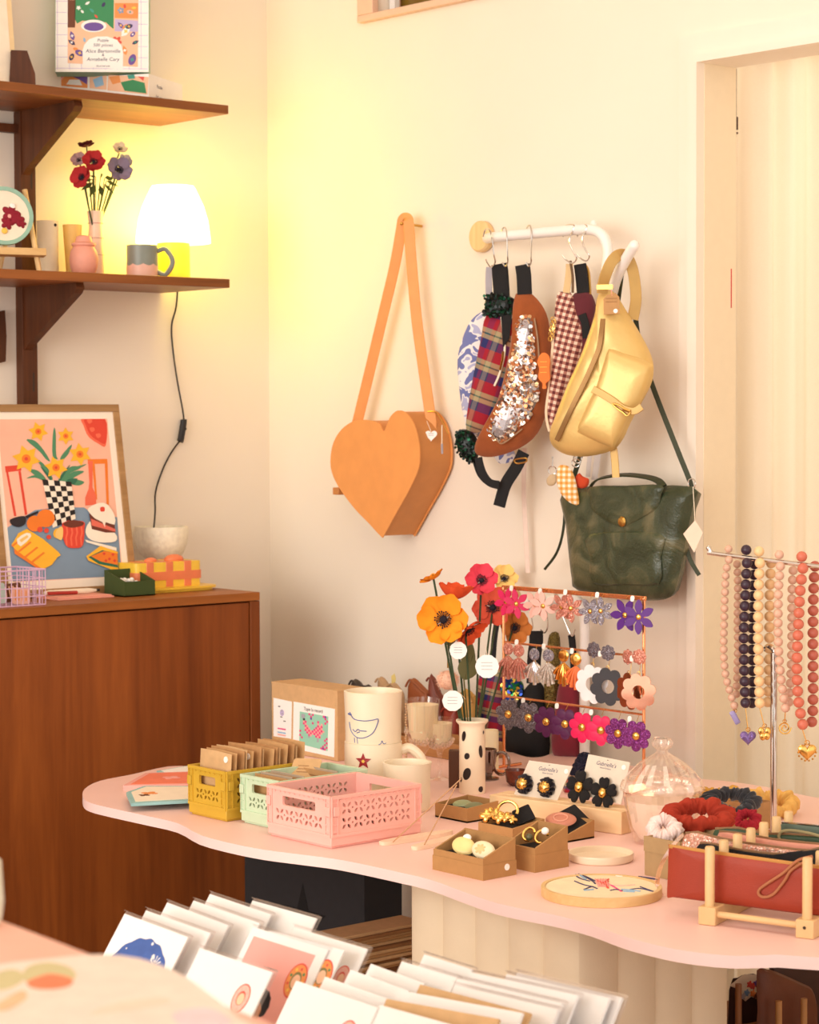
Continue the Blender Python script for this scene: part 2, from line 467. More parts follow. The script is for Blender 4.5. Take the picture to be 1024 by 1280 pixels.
# curtain in the doorway
CURT = NT('curtain_linen')
nz = CURT.n('ShaderNodeTexNoise', {'Vector': CURT.coord('Object', (30, 30, 300)), 'Scale': 8.0}).outputs[0]
bs_ = CURT.bsdf(CURT.ramp(nz, [(0.3, lin((244, 228, 200))), (0.7, lin((250, 238, 214)))]), 0.9)
tl = CURT.n('ShaderNodeBsdfTranslucent', {0: lin((255, 246, 230))}).outputs[0]
mx = CURT.n('ShaderNodeMixShader', {0: 0.45, 1: bs_.outputs[0], 2: tl}).outputs[0]
CURT.t.links.new(mx, CURT.out.inputs[0]); CURT = CURT.m
def wavy(u0, u1, v0, v1, off, amp, per, mat, n=220, thick=0.0, seed=1, gather=0.0):
    b = MB(); rows = 10; rn = random.Random(seed); ph = [rn.uniform(0, 6.28) for _ in range(5)]
    vs, fs, uv = [], [], []
    for j in range(rows + 1):
        t = j / rows; v = v0 + (v1 - v0) * t
        for i in range(n + 1):
            u = u0 + (u1 - u0) * i / n
            k = 2 * pi * u / per
            w = amp * (sin(k + ph[0] + 0.25 * sin(t * 2 + ph[1])) + 0.5 * sin(k * 1.63 + ph[2] + t * 0.7) + 0.35 * sin(k * 0.47 + ph[3])) * (1 - 0.35 * t)
            vs.append(fb.p(u, v, off + w)); uv.append((u, v))
    for j in range(rows):
        for i in range(n): fs.append((j * (n + 1) + i, j * (n + 1) + i + 1, (j + 1) * (n + 1) + i + 1, (j + 1) * (n + 1) + i))
    return b.add(vs, fs, mat, uv)
ce = fb.uv(919, 500, -0.17)
b = wavy(ce[0] - 0.05, sr + 0.2, 0.02, zl + 0.2, -0.20, 0.017, 0.085, CURT)
b.build('curtain', label='cream linen curtain hanging in soft folds across the doorway', cat='curtain', sharp=180)
b = MB(); h0 = fb.uv(917, 86, -0.1); h1 = fb.uv(917, 146, -0.1); h2 = fb.uv(917, 162, -0.1)
GAP = M('dark_gap_and_hinge', (78, 56, 44), 0.5)
b.obox(fb, h0[0] - 0.002, h0[0] + 0.005, h1[1], h0[1], -0.105, -0.1, GAP)  # dark strip stands in for the shaded gap; hinge parts follow
b.obox(fb, h0[0] - 0.005, h0[0] + 0.005, h2[1], h1[1], -0.11, -0.098, GAP)
h3 = fb.uv(917, 165, -0.1); b.obox(fb, h0[0] - 0.005, h0[0] + 0.005, h3[1] - 0.004, h3[1], -0.11, -0.098, GAP)
b.build('gap_strip_with_hinge', label='dark strip in place of the shaded gap, with hinge, at the doorway reveal', cat='hinge')
b = MB(); h0 = fb.uv(913.5, 336, -0.085); h1 = fb.uv(913.5, 385, -0.085)
b.obox(Fr((0.085, -sj, 0), (0, -1, 0)), -0.0012, 0.0012, h1[1], h0[1], 0, 0.002, M('red_tape', (205, 60, 60), 0.6))
b.build('red_tape_strip', label='thin red strip stuck on the doorway reveal', cat='tape')
MB().obox(Fr((0.0, -sj, 0), (0, -1, 0)), 0.0, 0.1, 0, zl, -0.002, 0.0012, M('reveal_paint', (240, 224, 196), 0.6, var=0.015)).build('trim_3', kind='structure')

# ------------------------------------------------------------------ light
W = bpy.data.worlds.new('daylight'); SC.world = W; W.use_nodes = True
bg = W.node_tree.nodes['Background']; bg.inputs[0].default_value = lin((255, 248, 240)); bg.inputs[1].default_value = 1.3
def area(name, loc, tgt, sx, sy, pw, col):
    l = bpy.data.lights.new(name, 'AREA'); l.shape = 'RECTANGLE'; l.size, l.size_y = sx, sy; l.energy = pw; l.color = lin(col)[:3]
    o = bpy.data.objects.new(name, l); COL.objects.link(o); o.location = loc
    o.rotation_euler = (Vector(tgt) - Vector(loc)).to_track_quat('-Z', 'Y').to_euler(); o['kind'] = 'helper'
area('shop_window_light', (-8.5, -3.6, 2.4), (0, -2.0, 1.1), 5.4, 3.6, 300, (255, 249, 240))
area('ceiling_lamp_light', (-1.7, -2.0, 3.2), (-1.5, -2.0, 0), 1.6, 1.6, 13, (255, 242, 222))
area('back_room_light', (0.9, -2.0, 2.6), (0.2, -2.0, 1.9), 0.6, 0.6, 8, (255, 236, 212))

# ------------------------------------------------------------------ camera
cd = bpy.data.cameras.new('camera'); cam = bpy.data.objects.new('camera', cd); COL.objects.link(cam)
cd.sensor_fit = 'HORIZONTAL'; cd.sensor_width = 18.0; cd.lens = FP / 1024 * 18.0
Bk = -FW
cam.matrix_world = Matrix(((RC.x, UC.x, Bk.x, CAM.x), (RC.y, UC.y, Bk.y, CAM.y), (RC.z, UC.z, Bk.z, CAM.z), (0, 0, 0, 1)))
cd.clip_start = 0.05; cd.clip_end = 50
cd.dof.use_dof = True; cd.dof.focus_distance = 4.0; cd.dof.aperture_fstop = 6.3
SC.camera = cam
SC.view_settings.view_transform = 'Standard'; SC.view_settings.look = 'None'
SC.view_settings.exposure = 0.2; SC.view_settings.gamma = 1.0; SC.view_settings.use_curve_mapping = False
# ------------------------------------------------------------------ wall shelves
pe = WA(199, 158); xe = pe.x; zU = pe.z                     # underside of upper board, end of the boards
zL = WA(199, 366.5).z
dS = 0.1
while True:                                                 # board depth: its front corner is seen at x = 286
    P = Vector((xe, -dS, zU)) - CAM
    if 512 + FP * P.dot(RC) / P.dot(FW) > 285.5: break
    dS += 0.002
TB = 0.021
x0s = -2.6
sh = thing('wall_shelf', 'two tier dark walnut wall shelf on an upright with triangular brackets', 'shelf', (xe - 0.6, 0, zL - 0.4))
for z in (zU, zL):
    b = MB(); b.box((x0s, -dS, z), (xe, -0.004, z + TB), SHWOOD); b.build('shelf_board', sh, bevel=0.0015)
ux = WA(28, 400, 0.03).x; ux1 = WA(46.5, 400, 0.03).x
b = MB(); b.box((ux, -0.03, 1.2), (ux1, 0, zU), DWOOD)
for z in (WA(40, 500, .03).z + 0.02, WA(40, 236, 0.03).z):
    b.box((ux1 - 0.014, -0.0305, z), (ux1 - 0.009, -0.029, z + 0.045), DARK)
b.build('upright', sh, bevel=0.001)
b = MB(); zb = WA(8, 154, 0.02).z; b.box((x0s, -0.02, zb - 0.02), (ux, -0.002, zb), DWOOD); b.build('cross_rail', sh)
for z in (zU, zL):
    f = Fr((ux + 0.004, 0, z), (-1, 0, 0))
    b = MB(); o = [(0.03, 0), (dS - 0.035, 0), (dS - 0.03, -0.012), (dS - 0.04, -0.024), (0.05, -0.135), (0.03, -0.15)]
    b.prism(f, o, -0.022, 0, DWOOD); b.build('bracket', sh, bevel=0.001, smooth_=False)
# little hanging thing at the picture's edge
f = FA(0.012)
b = MB(); b.prism(f, [f.uv(*q) for q in [(-12, 392), (3, 388), (5, 420), (4, 452), (-12, 456)]], 0, 0.012, DWOOD)
b.build('wooden_hanger', label='small dark wooden hanger on the wall beside the shelf upright', cat='hanger', bevel=0.001)

zu, zl_ = zU + TB, zL + TB
def on(px, py, off): return WA(px, py, off)
# --- upper board
P = WA(10, 90, 0.12)
f = Fr((P.x, P.y, zu), (-0.1, -1, 0.14))
b = MB(); u1 = f.uv(17, 90)[0]; u0 = u1 - 0.3
b.prism(f, [(u0, 0), (u1, 0), (u1, 0.42), (u0, 0.42)], 0, 0.014, M('pale_maple', (236, 208, 160), 0.5))
b.flat(f, [(u0, 0.012), (u1 - 0.012, 0.012), (u1 - 0.012, 0.4), (u0, 0.4)], 0.0145, CREAM)
b.build('framed_print', label='pale framed print leaning at the edge of the upper shelf', cat='picture', bevel=0.001)
P = WA(28, 90, 0.15); f = Fr((P.x, P.y, zu), (-0.45, -0.9, 0))
b = MB(); tall = f.uv(28, 63)[1]
b.prism(f, [f.uv(12, 200)[0:1] + (0,), (f.uv(45, 100)[0], 0), (f.uv(44, 92)[0], f.uv(44, 92)[1]), (f.uv(34, 64)[0], tall), (f.uv(14, 63)[0], tall)], -0.04, 0, DWOOD)
b.build('wooden_block', label='dark slanted wooden block standing beside the pale framed print', cat='block', bevel=0.001)

c1 = crop(0, 0, 3.0118)
COLS = {k: M('print_' + k, v, 0.65, var=0.02) for k, v in dict(
    green=(58, 140, 90), violet=(112, 84, 160), orange=(238, 150, 82), peach=(246, 196, 160), red=(224, 84, 70), blue=(120, 158, 196), yellow=(246, 200, 84),
    navy=(58, 52, 96), brown=(110, 62, 36), pink=(244, 170, 160), teal=(70, 160, 140), white=(250, 246, 240), black=(28, 24, 26), grey=(170, 166, 176),
    salmon=(240, 184, 168), magenta=(226, 60, 130), mint=(150, 208, 184), lilac=(196, 180, 218), sky=(146, 176, 200), olive=(120, 120, 70), cyan=(150, 190, 220)).items()}
LEAF0 = lambda r, a: [(-r * 1.2, 0), (-r * .5, r * .5), (r * .3, r * .5), (r * 1.2, 0), (r * .3, -r * .5), (-r * .5, -r * .5)]
def puzzle_front(b, f, w, S):
    """S maps pixels to the box front; patches of the printed illustration"""
    def pol(pts, k, dw=0.0): b.flat(f, [f.uv(*q) for q in c1(pts)], w + dw, COLS[k])
    rn = random.Random(5)
    for i in range(8): x = 215 + i * 45; pol([(x, -90), (x + 1.6, -90), (x + 2.6, 262), (x + 1, 262)], 'lilac', 0.0001)
    for i in range(9): y = -80 + i * 42; pol([(209, y), (556, y + 3), (556, y + 4.6), (209, y + 1.6)], 'lilac', 0.0001)
    pol([(255, -90), (522, -90), (519, 252), (255, 238)], 'peach', 0.0002)
    pol([(255, 0), (285, 0), (283, 104), (255, 104)], 'brown', 0.0003)
    pol([(283, -90), (430, -90), (428, 110), (415, 100), (400, 85), (310, 78), (290, 90), (281, 70)], 'green', 0.0003)
    pol([(432, 12), (521, 12), (520, 70), (432, 68)], 'orange', 0.0003); pol([(432, 72), (520, 78), (520, 120), (432, 118)], 'lilac', 0.0003)
    b.flat(f, circ(0.03, 28, *f.uv(*c1([(353, 98)])[0]), ry=0.015), w + 0.0005, COLS['white'])
    b.flat(f, circ(0.0235, 28, *f.uv(*c1([(353, 101)])[0]), ry=0.0105), w + 0.0006, COLS['violet'])
    for (x, y, r, k) in [(272, 135, 16, 'violet'), (270, 160, 14, 'navy'), (300, 200, 18, 'violet'), (270, 215, 14, 'navy'), (498, 225, 22, 'violet'), (510, 160, 12, 'navy'), (486, 100, 14, 'navy'), (455, 96, 14, 'violet'),
                         (474, 118, 22, 'white'), (474, 100, 14, 'orange'), (440, 155, 18, 'red'), (500, 130, 12, 'violet'), (318, 150, 9, 'cyan'), (390, 18, 10, 'navy'), (455, 40, 12, 'blue'), (490, 46, 13, 'salmon'), (505, 30, 9, 'yellow'),
                         (470, 24, 8, 'red'), (330, 12, 9, 'white'), (362, 62, 8, 'red'), (296, 30, 8, 'white'), (310, 44, 7, 'white'), (346, 40, 10, 'teal'), (285, 185, 10, 'orange'), (470, 190, 16, 'orange'), (475, 215, 10, 'peach')]:
        u_, v_ = f.uv(*c1([(x, y)])[0]); rr_ = r / 3.0118 * S; a_ = rn.uniform(0, 3)
        sh_ = [circ(rr_, 14, 0, 0, rr_ * .62), petals(5, rr_ * .55, rr_ * 1.1, 3), LEAF0(rr_, a_)][int(rn.random() * 3)]
        b.flat(f, [(u_ + p * cos(a_) - q * sin(a_), v_ + p * sin(a_) + q * cos(a_)) for p, q in sh_], w + 0.0007 + rn.random() * 1e-4, COLS[k])
        if r > 11: b.flat(f, [(u_ + p, v_ + q) for p, q in petals(4, rr_ * .15, rr_ * .4, 2, a_)], w + 0.00085, COLS[rn.choice(['white', 'yellow', 'salmon', 'teal'])])
    pol([(312, 252), (311, 190), (318, 168), (336, 148), (365, 138), (405, 138), (440, 150), (458, 172), (464, 196), (463, 262)], 'white', 0.0010)
    u, v = f.uv(*c1([(388, 156)])[0])
    for (t, y, s) in [('Puzzle', 158, 15), ('500 pièces', 176, 15), ('Alice Bertonville', 199, 17), ('&', 212, 14), ('Annabelle Cary', 230, 17), ('illustratrices', 252, 9)]:
        uu, vv = f.uv(*c1([(388, y)])[0]); b.text(f, uu, vv, s / 3.0118 * S * 1.15, t, COLS['navy'], w + 0.0013, shear=0.15)
P = WA(126, 90, 0.13); f = Fr((P.x, P.y, zu), (-0.62, -0.78, 0.10))
S = mpp(P); b = MB(); u0, v0 = f.uv(69, 91); u1 = f.uv(186, 90)[0]
HB_ = f.uv(120, 90)[1]
b.obox(f, u0, u1, HB_, 0.36, -0.045, 0, M('puzzle_green_side', (150, 190, 160), 0.6))
b.flat(f, [(u0 + 0.001, HB_), (u1, HB_), (u1, 0.359), (u0 + 0.001, 0.359)], 0.0004, COLS['white'])
puzzle_front(b, f, 0.0005, S)
b.build('puzzle_box', label='upright puzzle box with illustrated cover and arched white title panel', cat='box')
# flat puzzle box: near corner at pixel 186
P = WA(186, 120, 0.2); f = Fr((P.x, P.y, zu), (-0.86, -0.5, 0)); S = mpp(P)
L = -f.uv(53, 110)[0]; hb = f.uv(186, 92)[1]
b = MB(); b.obox(f, -L, 0, 0.0005, hb, -0.19, 0, COLS['white'])
lay_ = .0004
c1i = lambda pts: [f.uv(*q) for q in c1(pts)]
for pts, k in [([(166, 276), (330, 280), (330, 332), (166, 318)], 'orange'), ([(180, 280), (250, 280), (225, 310)], 'pink'), ([(200, 280), (240, 282), (222, 305)], 'red'), ([(255, 280), (330, 284), (328, 318), (300, 300)], 'violet'),
               ([(262, 300), (300, 300), (310, 322), (250, 318)], 'white'), ([(338, 278), (402, 280), (402, 338), (338, 332)], 'peach'), ([(350, 300), (385, 285), (392, 320), (360, 330)], 'cyan'), ([(408, 282), (560, 290), (556, 356), (405, 340)], 'peach'),
               ([(455, 310), (500, 300), (545, 312), (552, 352), (470, 342)], 'green'), ([(410, 290), (450, 284), (455, 310), (425, 318)], 'orange'), ([(480, 284), (505, 280), (510, 296), (485, 298)], 'teal'), ([(520, 288), (545, 290), (540, 305)], 'red')]:
    lay_ += 6e-5; b.flat(f, c1i(pts), lay_, COLS[k])
f2 = Fr(f.p(0, 0, 0), (0.5, -0.86, 0))
b.text(f2, 0.06, hb * 0.6, 0.012, 'Puzzle', COLS['navy'], 0.0005); b.text(f2, 0.06, hb * 0.25, 0.010, '500 pièces', COLS['navy'], 0.0005)
b.build('puzzle_box', label='puzzle box lying flat with white end and printed side under the upright one', cat='box', bevel=0.0)

# --- lower board
def base(px, off): P = WA(px, 345, off); return Vector((P.x, P.y, zl_))
# embroidery hoop on an easel
P = base(10, 0.16); f = Fr((P.x, P.y, zl_), (-0.3, -1, 0.15))
e = thing('small_easel', 'small wooden tabletop easel at the edge of the lower shelf', 'easel', P)
b = MB(); uL, vL = f.uv(55, 317); b.obox(f, uL - 0.2, uL, vL - 0.009, vL + 0.008, -0.004, 0.022, LWOOD); b.build('ledge', e, bevel=0.001)
for du in (0.0, -0.13):
    b = MB(); b.tube([f.p(uL - 0.012 + du, 0.002, -0.002), f.p(uL - 0.035 + du * 0.4, 0.2, -0.012)], 0.006, LWOODZ, 6); b.build('leg', e)
b = MB(); b.tube([f.p(uL - 0.09, 0.0, -0.09), f.p(uL - 0.06, 0.17, -0.012)], 0.005, LWOODZ, 6); b.build('leg', e)
ctr = f.uv(3, 271.5); S = mpp(P); r = 37 * S
t = thing('embroidery_hoop', 'round embroidery hoop with dark red flowers resting on the small easel', 'embroidery hoop', f.p(ctr[0], vL + 0.008, 0.01))
fh = f.mv(*ctr, 0.006)
b = MB(); b.lathe([(r - 0.009, 0), (r, 0), (r, 0.013), (r - 0.009, 0.013), (r - 0.009, 0)], fh.O, M('sage_ring', (150, 190, 170), 0.5), 40, fh, caps=False); b.build('ring', t)
b = MB(); b.lathe([(0, 0.004), (r - 0.008, 0.004), (r - 0.008, 0.010), (0, 0.010)], fh.O, CREAM, 36, fh)
b.build('fabric', t)
b = MB(); MAR = M('crimson_thread', (140, 24, 44), 0.9)
for (x, y, rr) in [(12, 268, 12), (20, 275, 10), (8, 280, 9), (26, 281, 6)]:
    b.pillow(fh.mv(*fh.uv(x, y), 0.010), petals(5, rr * S * 0.6, rr * S, 3), 0.006, 0.001, MAR, 4)
for (x, y, k) in [(14, 259, 'white'), (4, 290, 'yellow'), (10, 271, 'pink')]: b.pillow(fh.mv(*fh.uv(x, y), 0.013), circ(4 * S, 10), 0.003, 0.001, COLS[k], 3)
b.build('embroidered_flowers', t)
# studded cream vase
P = base(60, 0.09); S = mpp(P); hh = 70 * S
b = MB(); f = Fr(P, (-0.5, -0.85, 0)); r = 13.5 * S
b.lathe([(r * .92, 0), (r, 0.01), (r * 0.97, hh * .5), (r, hh), (r * .88, hh), (r * .85, 0.02), (0, 0.015)], P, M('paper_white_clay', (236, 218, 186), 0.7, var=0.04), 28)
for q in (55, 69): b.sphere(f.p(f.uv(q, 277, r * .7)[0], hh * 0.92, r * .72), 0.004, DARK, 8)
b.build('vase', label='plain cream clay vase with two dark studs behind the pink jar', cat='vase')
# small amber cup
P = base(91, 0.10); S = mpp(P); k = (345 - 308) * S
b = MB(); r = 12 * S; hh = 66 * S
b.lathe([(r * .62, 0), (r * .66, 0.005), (r, hh), (r * .9, hh), (r * .6, 0.012), (0, 0.012)], P, M('amber_clay', (240, 196, 110), 0.5), 24)
b.build('tumbler', label='tapered amber tumbler behind the pink jar', cat='cup')
# pink jar
P = base(105, 0.17); S = mpp(P); k = S
b = MB(); hh = 51 * S; r = 18 * S
PKC = M('pink_clay', (232, 160, 138), 0.55, var=0.05)
b.lathe([(r * .62, 0), (r * .72, .003), (r * .95, hh * .22), (r, hh * .42), (r * .92, hh * .6), (r * .72, hh * .72), (r * .84, hh * .76), (r * .84, hh * .8), (r * .6, hh * .84), (r * .5, hh * .97), (r * .25, hh), (0, hh)], P, PKC, 32)
b.build('lidded_jar', label='small round pink lidded jar on the lower shelf', cat='jar')
# bud vase and flowers
P = base(120, 0.11); S = mpp(P); hh = 84 * S; r = 10.5 * S
t = thing('bud_vase', 'slim pale bud vase with fine grid lines behind the pink jar', 'vase', P)
b = MB(); b.lathe([(r, 0), (r * 1.02, .004), (r * .92, hh * .55), (r * .8, hh * .8), (r * 1.0, hh), (r * .82, hh), (r * .65, hh * .8), (0, hh * .3)], P, M('blush_glaze', (240, 208, 180), 0.35), 28); b.build('body', t)
b = MB(); LN = M('grid_line_ink', (200, 150, 140), 0.6)
for q in (.35, .6, .82): rr = r * (1.02 - .2 * q) + .0008; b.tube([P + Vector((rr * cos(a), rr * sin(a), hh * q)) for a in [2 * pi * i / 20 for i in range(20)]], 0.0008, LN, 5, True)
b.build('glaze_lines', t)
top = P + Vector((0, 0, hh))
def poppy(name, head, nrm, R, col, center, label, group, root, bend=(0, 0, 0), n=6, stemcol=None, cat='flower', cup=0.25, tagpos=None):
    """one made flower: stem, petals, dark centre"""
    t = thing(name, label, cat, root, group)
    head = Vector(head); nrm = Vector(nrm).normalized()
    mid = (Vector(root) + head) / 2 + Vector(bend)
    path = smooth3([root, mid, head - nrm * R * 0.25, head], 6)
    b = MB(); b.tube(path, 0.0016 if R < 0.02 else 0.0022, stemcol or STEMG, 6); b.build('stem', t)
    f = Fr(head, nrm, (0.1, 0.2, 1))
    rn = random.Random(hash((round(head.x * 1e4), round(head.z * 1e4))) % 9999)
    b = MB()
    for i in range(n):
        a = 2 * pi * i / n + rn.uniform(-.2, .2); lay = (i % 2) * 0.0025
        vs, uv, fs = [], [], []
        NA, NB = 7, 8
        for ia in range(NA + 1):
            s = ia / NA
            for ib in range(NB + 1):
                q = (ib / NB - 0.5) * 2
                wdt = (0.28 + 1.15 * sin(pi * min(1, s * 0.62 + 0.05))) * 0.62 * (1 - max(0, s - 0.8) * 1.2)
                rr = R * (0.05 + s * (1 - 0.16 * q * q + 0.03 * sin(q * 7 + i)))
                aa = a + q * wdt * 0.92
                w = R * (cup * s * s * 1.5 + 0.05 * sin(q * 6 + i * 2) * s - 0.1 * q * q * s * cup) + lay
                vs.append(f.p(rr * cos(aa), rr * sin(aa), w))
        for ia in range(NA):
            for ib in range(NB): k = ia * (NB + 1) + ib; fs.append((k, k + NB + 1, k + NB + 2, k + 1))
        n0 = len(vs)
        vs += [v - f.N * 0.0012 for v in vs]
        fs += [tuple(n0 + k for k in q[::-1]) for q in fs]
        b.add(vs, fs, col)
    b.build('petals', t, sharp=80)
    b = MB(); b.sphere(f.p(0, 0, R * 0.1), R * 0.16, center, 12, (1, 1, 0.7), f)
    for i in range(22):
        a = 2 * pi * i / 22; rr = R * rn.uniform(.24, .36)
        b.tube([f.p(R * .1 * cos(a), R * .1 * sin(a), R * .06), f.p(rr * cos(a), rr * sin(a), R * rn.uniform(.16, .24))], R * 0.018, center, 4)
        b.sphere(f.p(rr * cos(a), rr * sin(a), R * .2), R * 0.04, center, 6)
    b.build('stamens', t)
    if tagpos:
        tp, tn, tr, s0, tx = tagpos
        ft = Fr(tp, tn)
        b = MB(); b.prism(ft, petals(10, tr * .96, tr, 2), 0, 0.0012, WHITE)
        if tx:
            for y in (.3, .02, -.28): b.obox(ft, -tr * .5, tr * .45, tr * y, tr * y + .0011, 0.0012, 0.0015, COLS['grey'])
        b.tube(smooth3([ft.p(0, tr * .85, 0), (ft.p(0, tr, 0) + Vector(s0)) / 2 + Vector((0, 0, .004)), s0], 4), 0.0006, CREAM, 4)
        b.build('price_tag', t)
    return t
STEMG = M('stem_green', (52, 70, 40), 0.7)
CTRK = M('flower_centre_black', (26, 20, 34), 0.9)
FCOL = {k: M('felt_' + k, v, 0.85, var=0.05, scale=60, bump=0.15, bs=500) for k, v in dict(orange=(250, 150, 20), tomato=(226, 84, 36), coral=(208, 78, 54), rose=(226, 62, 84), butter=(250, 206, 120), rust=(205, 122, 52),
        crimson=(176, 34, 36), wine=(96, 22, 30), lilac=(140, 128, 150), mauve=(205, 170, 170), cream=(250, 238, 200), sky=(170, 170, 190)).items()}
def sfl(px, py, off, nrm, rp, col, lab, n=6):
    H_ = WA(px, py, off); R = rp * mpp(H_)
    poppy('fabric_flower', H_, nrm, R, FCOL[col], CTRK, lab, 'fabric flowers in the bud vase', top + Vector((0.002 * (px % 3 - 1), 0.002, -0.06)), n=n)
sfl(117, 203, .13, (-.5, -.8, .35), 14, 'crimson', 'open scarlet fabric flower with dark centre in the shelf bud vase')
sfl(103, 222, .15, (-.9, -.4, .1), 14, 'crimson', 'drooping scarlet fabric flower at the side of the shelf bud vase')
sfl(148, 213, .12, (-.2, -.9, .3), 16, 'lilac', 'grey lilac fabric flower in the shelf bud vase')
sfl(108, 183, .11, (-.3, -.2, .9), 10, 'wine', 'small dark maroon fabric flower at the top of the shelf bouquet')
sfl(150, 187, .10, (-.3, -.7, .6), 9, 'cream', 'small cream fabric flower with dark eye in the shelf bouquet')
sfl(99, 201, .07, (-.6, -.6, .5), 10, 'mauve', 'pale mauve fabric flower behind the scarlet ones on the shelf')
sfl(156, 202, .07, (.0, -.8, .5), 9, 'sky', 'pale grey fabric flower behind the lilac one on the shelf')
b = MB(); LEAFG = M('dark_leaf_green', (60, 74, 28), 0.8)
for i in range(9):
    a = i * 0.7; h_ = WA(124 + 9 * cos(a), 226 + 6 * sin(a), .12); d_ = WA(124 + 22 * cos(a), 232 + 14 * sin(a), .12 + .02 * sin(a))
    f = Fr(h_, (d_ - h_).cross(Vector((.6, .6, 1))), d_ - h_); L_ = (d_ - h_).length
    b.pillow(f, [(0, 0), (L_ * .2, L_ * .4), (0, L_ * 1.2), (-L_ * .2, L_ * .4)], .001, .001, LEAFG, 3)
    b.tube([top - Vector((0, 0, .04)), h_], .001, LEAFG, 4)
b.build('leaf_sprig', label='small dark green leaf sprig between the flowers of the shelf bud vase', cat='sprig')
# mug
P = base(178, 0.19); S = mpp(P); hh = 41 * S; r = 19.5 * S
t = thing('mug', 'grey and pink scallop glazed mug beside the lit lamp', 'mug', P)
MG, MPK = M('grey_glaze', (128, 134, 124), 0.35, var=0.05), M('pink_glaze', (226, 178, 158), 0.4)
b = MB(); b.lathe([(r * .93, 0), (r, .003), (r, hh), (r * .9, hh), (r * .88, .008), (0, .008)], P, MG, 40, mats=[MPK, MG, MG, MG, MG])
rr = r * 1.012; vs = []; n = 72
zsc = [hh * (.40 + .06 * abs(sin(i / n * pi * 9))) for i in range(n)]
b.add([P + Vector((rr * cos(2 * pi * i / n), rr * sin(2 * pi * i / n), .001)) for i in range(n)] + [P + Vector((rr * cos(2 * pi * i / n), rr * sin(2 * pi * i / n), hh * .43 - zsc[i] + hh * .40)) for i in range(n)],
      [(i, (i + 1) % n, n + (i + 1) % n, n + i) for i in range(n)], MPK)
b.build('body', t)
f = Fr(P, (-.65, -.757, 0))
b = MB(); b.tube(smooth3([f.p(r * .95, hh * .82), f.p(r * 1.5, hh * .88), f.p(r * 1.95, hh * .5), f.p(r * 1.5, hh * .12), f.p(r * .95, hh * .2)], 6), 0.006, MG, 8); b.build('handle', t)
# lamp
P = base(217, 0.125); S = mpp(P)
t = thing('table_lamp', 'small glowing table lamp with a domed white shade on the lower shelf', 'lamp', P)
LB = M('lamp_butter_enamel', (250, 226, 70), 0.4)
zt, z1 = 49 * S, 118 * S; zb_ = 49 * S
b = MB(); rb = 21 * S; b.lathe([(rb, 0), (rb, 0.004), (rb * .97, zb_ * .97), (rb * .6, zb_ * 1.0), (rb * .35, zb_ * 1.1), (0, zb_ * 1.1)], P, LB, 36); b.build('base', t)
lm = NT('lit_lamp_shade'); em = lm.n('ShaderNodeEmission', {0: lin((255, 236, 120)), 1: 12.0}); lm.t.links.new(em.outputs[0], lm.out.inputs[0])
nz = lm.n('ShaderNodeTexNoise', {'Vector': lm.coord(), 'Scale': 12.0}).outputs[0]; lm.t.links.new(lm.ramp(nz, [(0, lin((255, 226, 90))), (1, lin((255, 229, 100)))]), em.inputs[0])
R_ = 47 * S; zs = 48 * S; hs = 71 * S
b = MB(); prof = [(R_, 0), (R_ * .99, hs * .12), (R_ * .93, hs * .4), (R_ * .82, hs * .65), (R_ * .68, hs * .85), (R_ * .6, hs * .96), (R_ * .56, hs)]
b.lathe(prof + [(0, hs)], P + Vector((0, 0, zs)), lm.m, 40); b.build('lamp_shade', t)
cp = [WA(222, 362, .02), WA(220, 385, .012), WA(214.5, 408, .008), WA(216.5, 440, .008), WA(222, 478, .01), WA(229.5, 520, .012), WA(229, 540, .012)]
sw = [WA(229.5, 524, .012), WA(229.5, 528, .012), WA(228, 538, .012), WA(226, 549, .012), WA(225, 552, .012)]
cp2 = [WA(225, 551, .012), WA(214, 566, .010), WA(203, 588, .010), WA(194.5, 615, .010), WA(194, 640, .03), WA(192, 664, .07)]
CORD = M('black_cord', (34, 28, 24), 0.5)
b = MB(); b.tube(smooth3([P + Vector((0.03, .06, .01)), WA(222, 352, .006)] + cp), 0.0022, CORD, 7); b.tube(smooth3(cp2), 0.0022, CORD, 7); b.build('cord', t)
b = MB(); b.tube(smooth3(sw), [0.004] + [0.0085] * (len(smooth3(sw)) - 2) + [0.004], CORD, 10); b.sphere(WA(231.5, 536, .018), .004, CORD, 8); b.build('inline_switch', t)

# ------------------------------------------------------------------ cabinet
cf = hit(325, 740, Vector((0, -0.42, 0)), Vector((0, 1, 0))); zc = cf.z; xc = cf.x
t = thing('sideboard', 'tall teak veneer sideboard with closed plain doors against the wall', 'cabinet', (xc - .8, -.2, 0))
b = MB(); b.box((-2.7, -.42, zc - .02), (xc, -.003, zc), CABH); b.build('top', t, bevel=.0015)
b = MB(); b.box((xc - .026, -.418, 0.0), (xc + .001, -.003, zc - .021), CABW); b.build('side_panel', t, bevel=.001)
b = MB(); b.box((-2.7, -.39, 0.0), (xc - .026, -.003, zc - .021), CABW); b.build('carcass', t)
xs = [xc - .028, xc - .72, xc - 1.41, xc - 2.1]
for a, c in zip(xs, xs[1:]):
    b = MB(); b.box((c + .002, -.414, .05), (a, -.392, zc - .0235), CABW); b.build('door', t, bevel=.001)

def C(px, py): return ZP(px, py, zc)
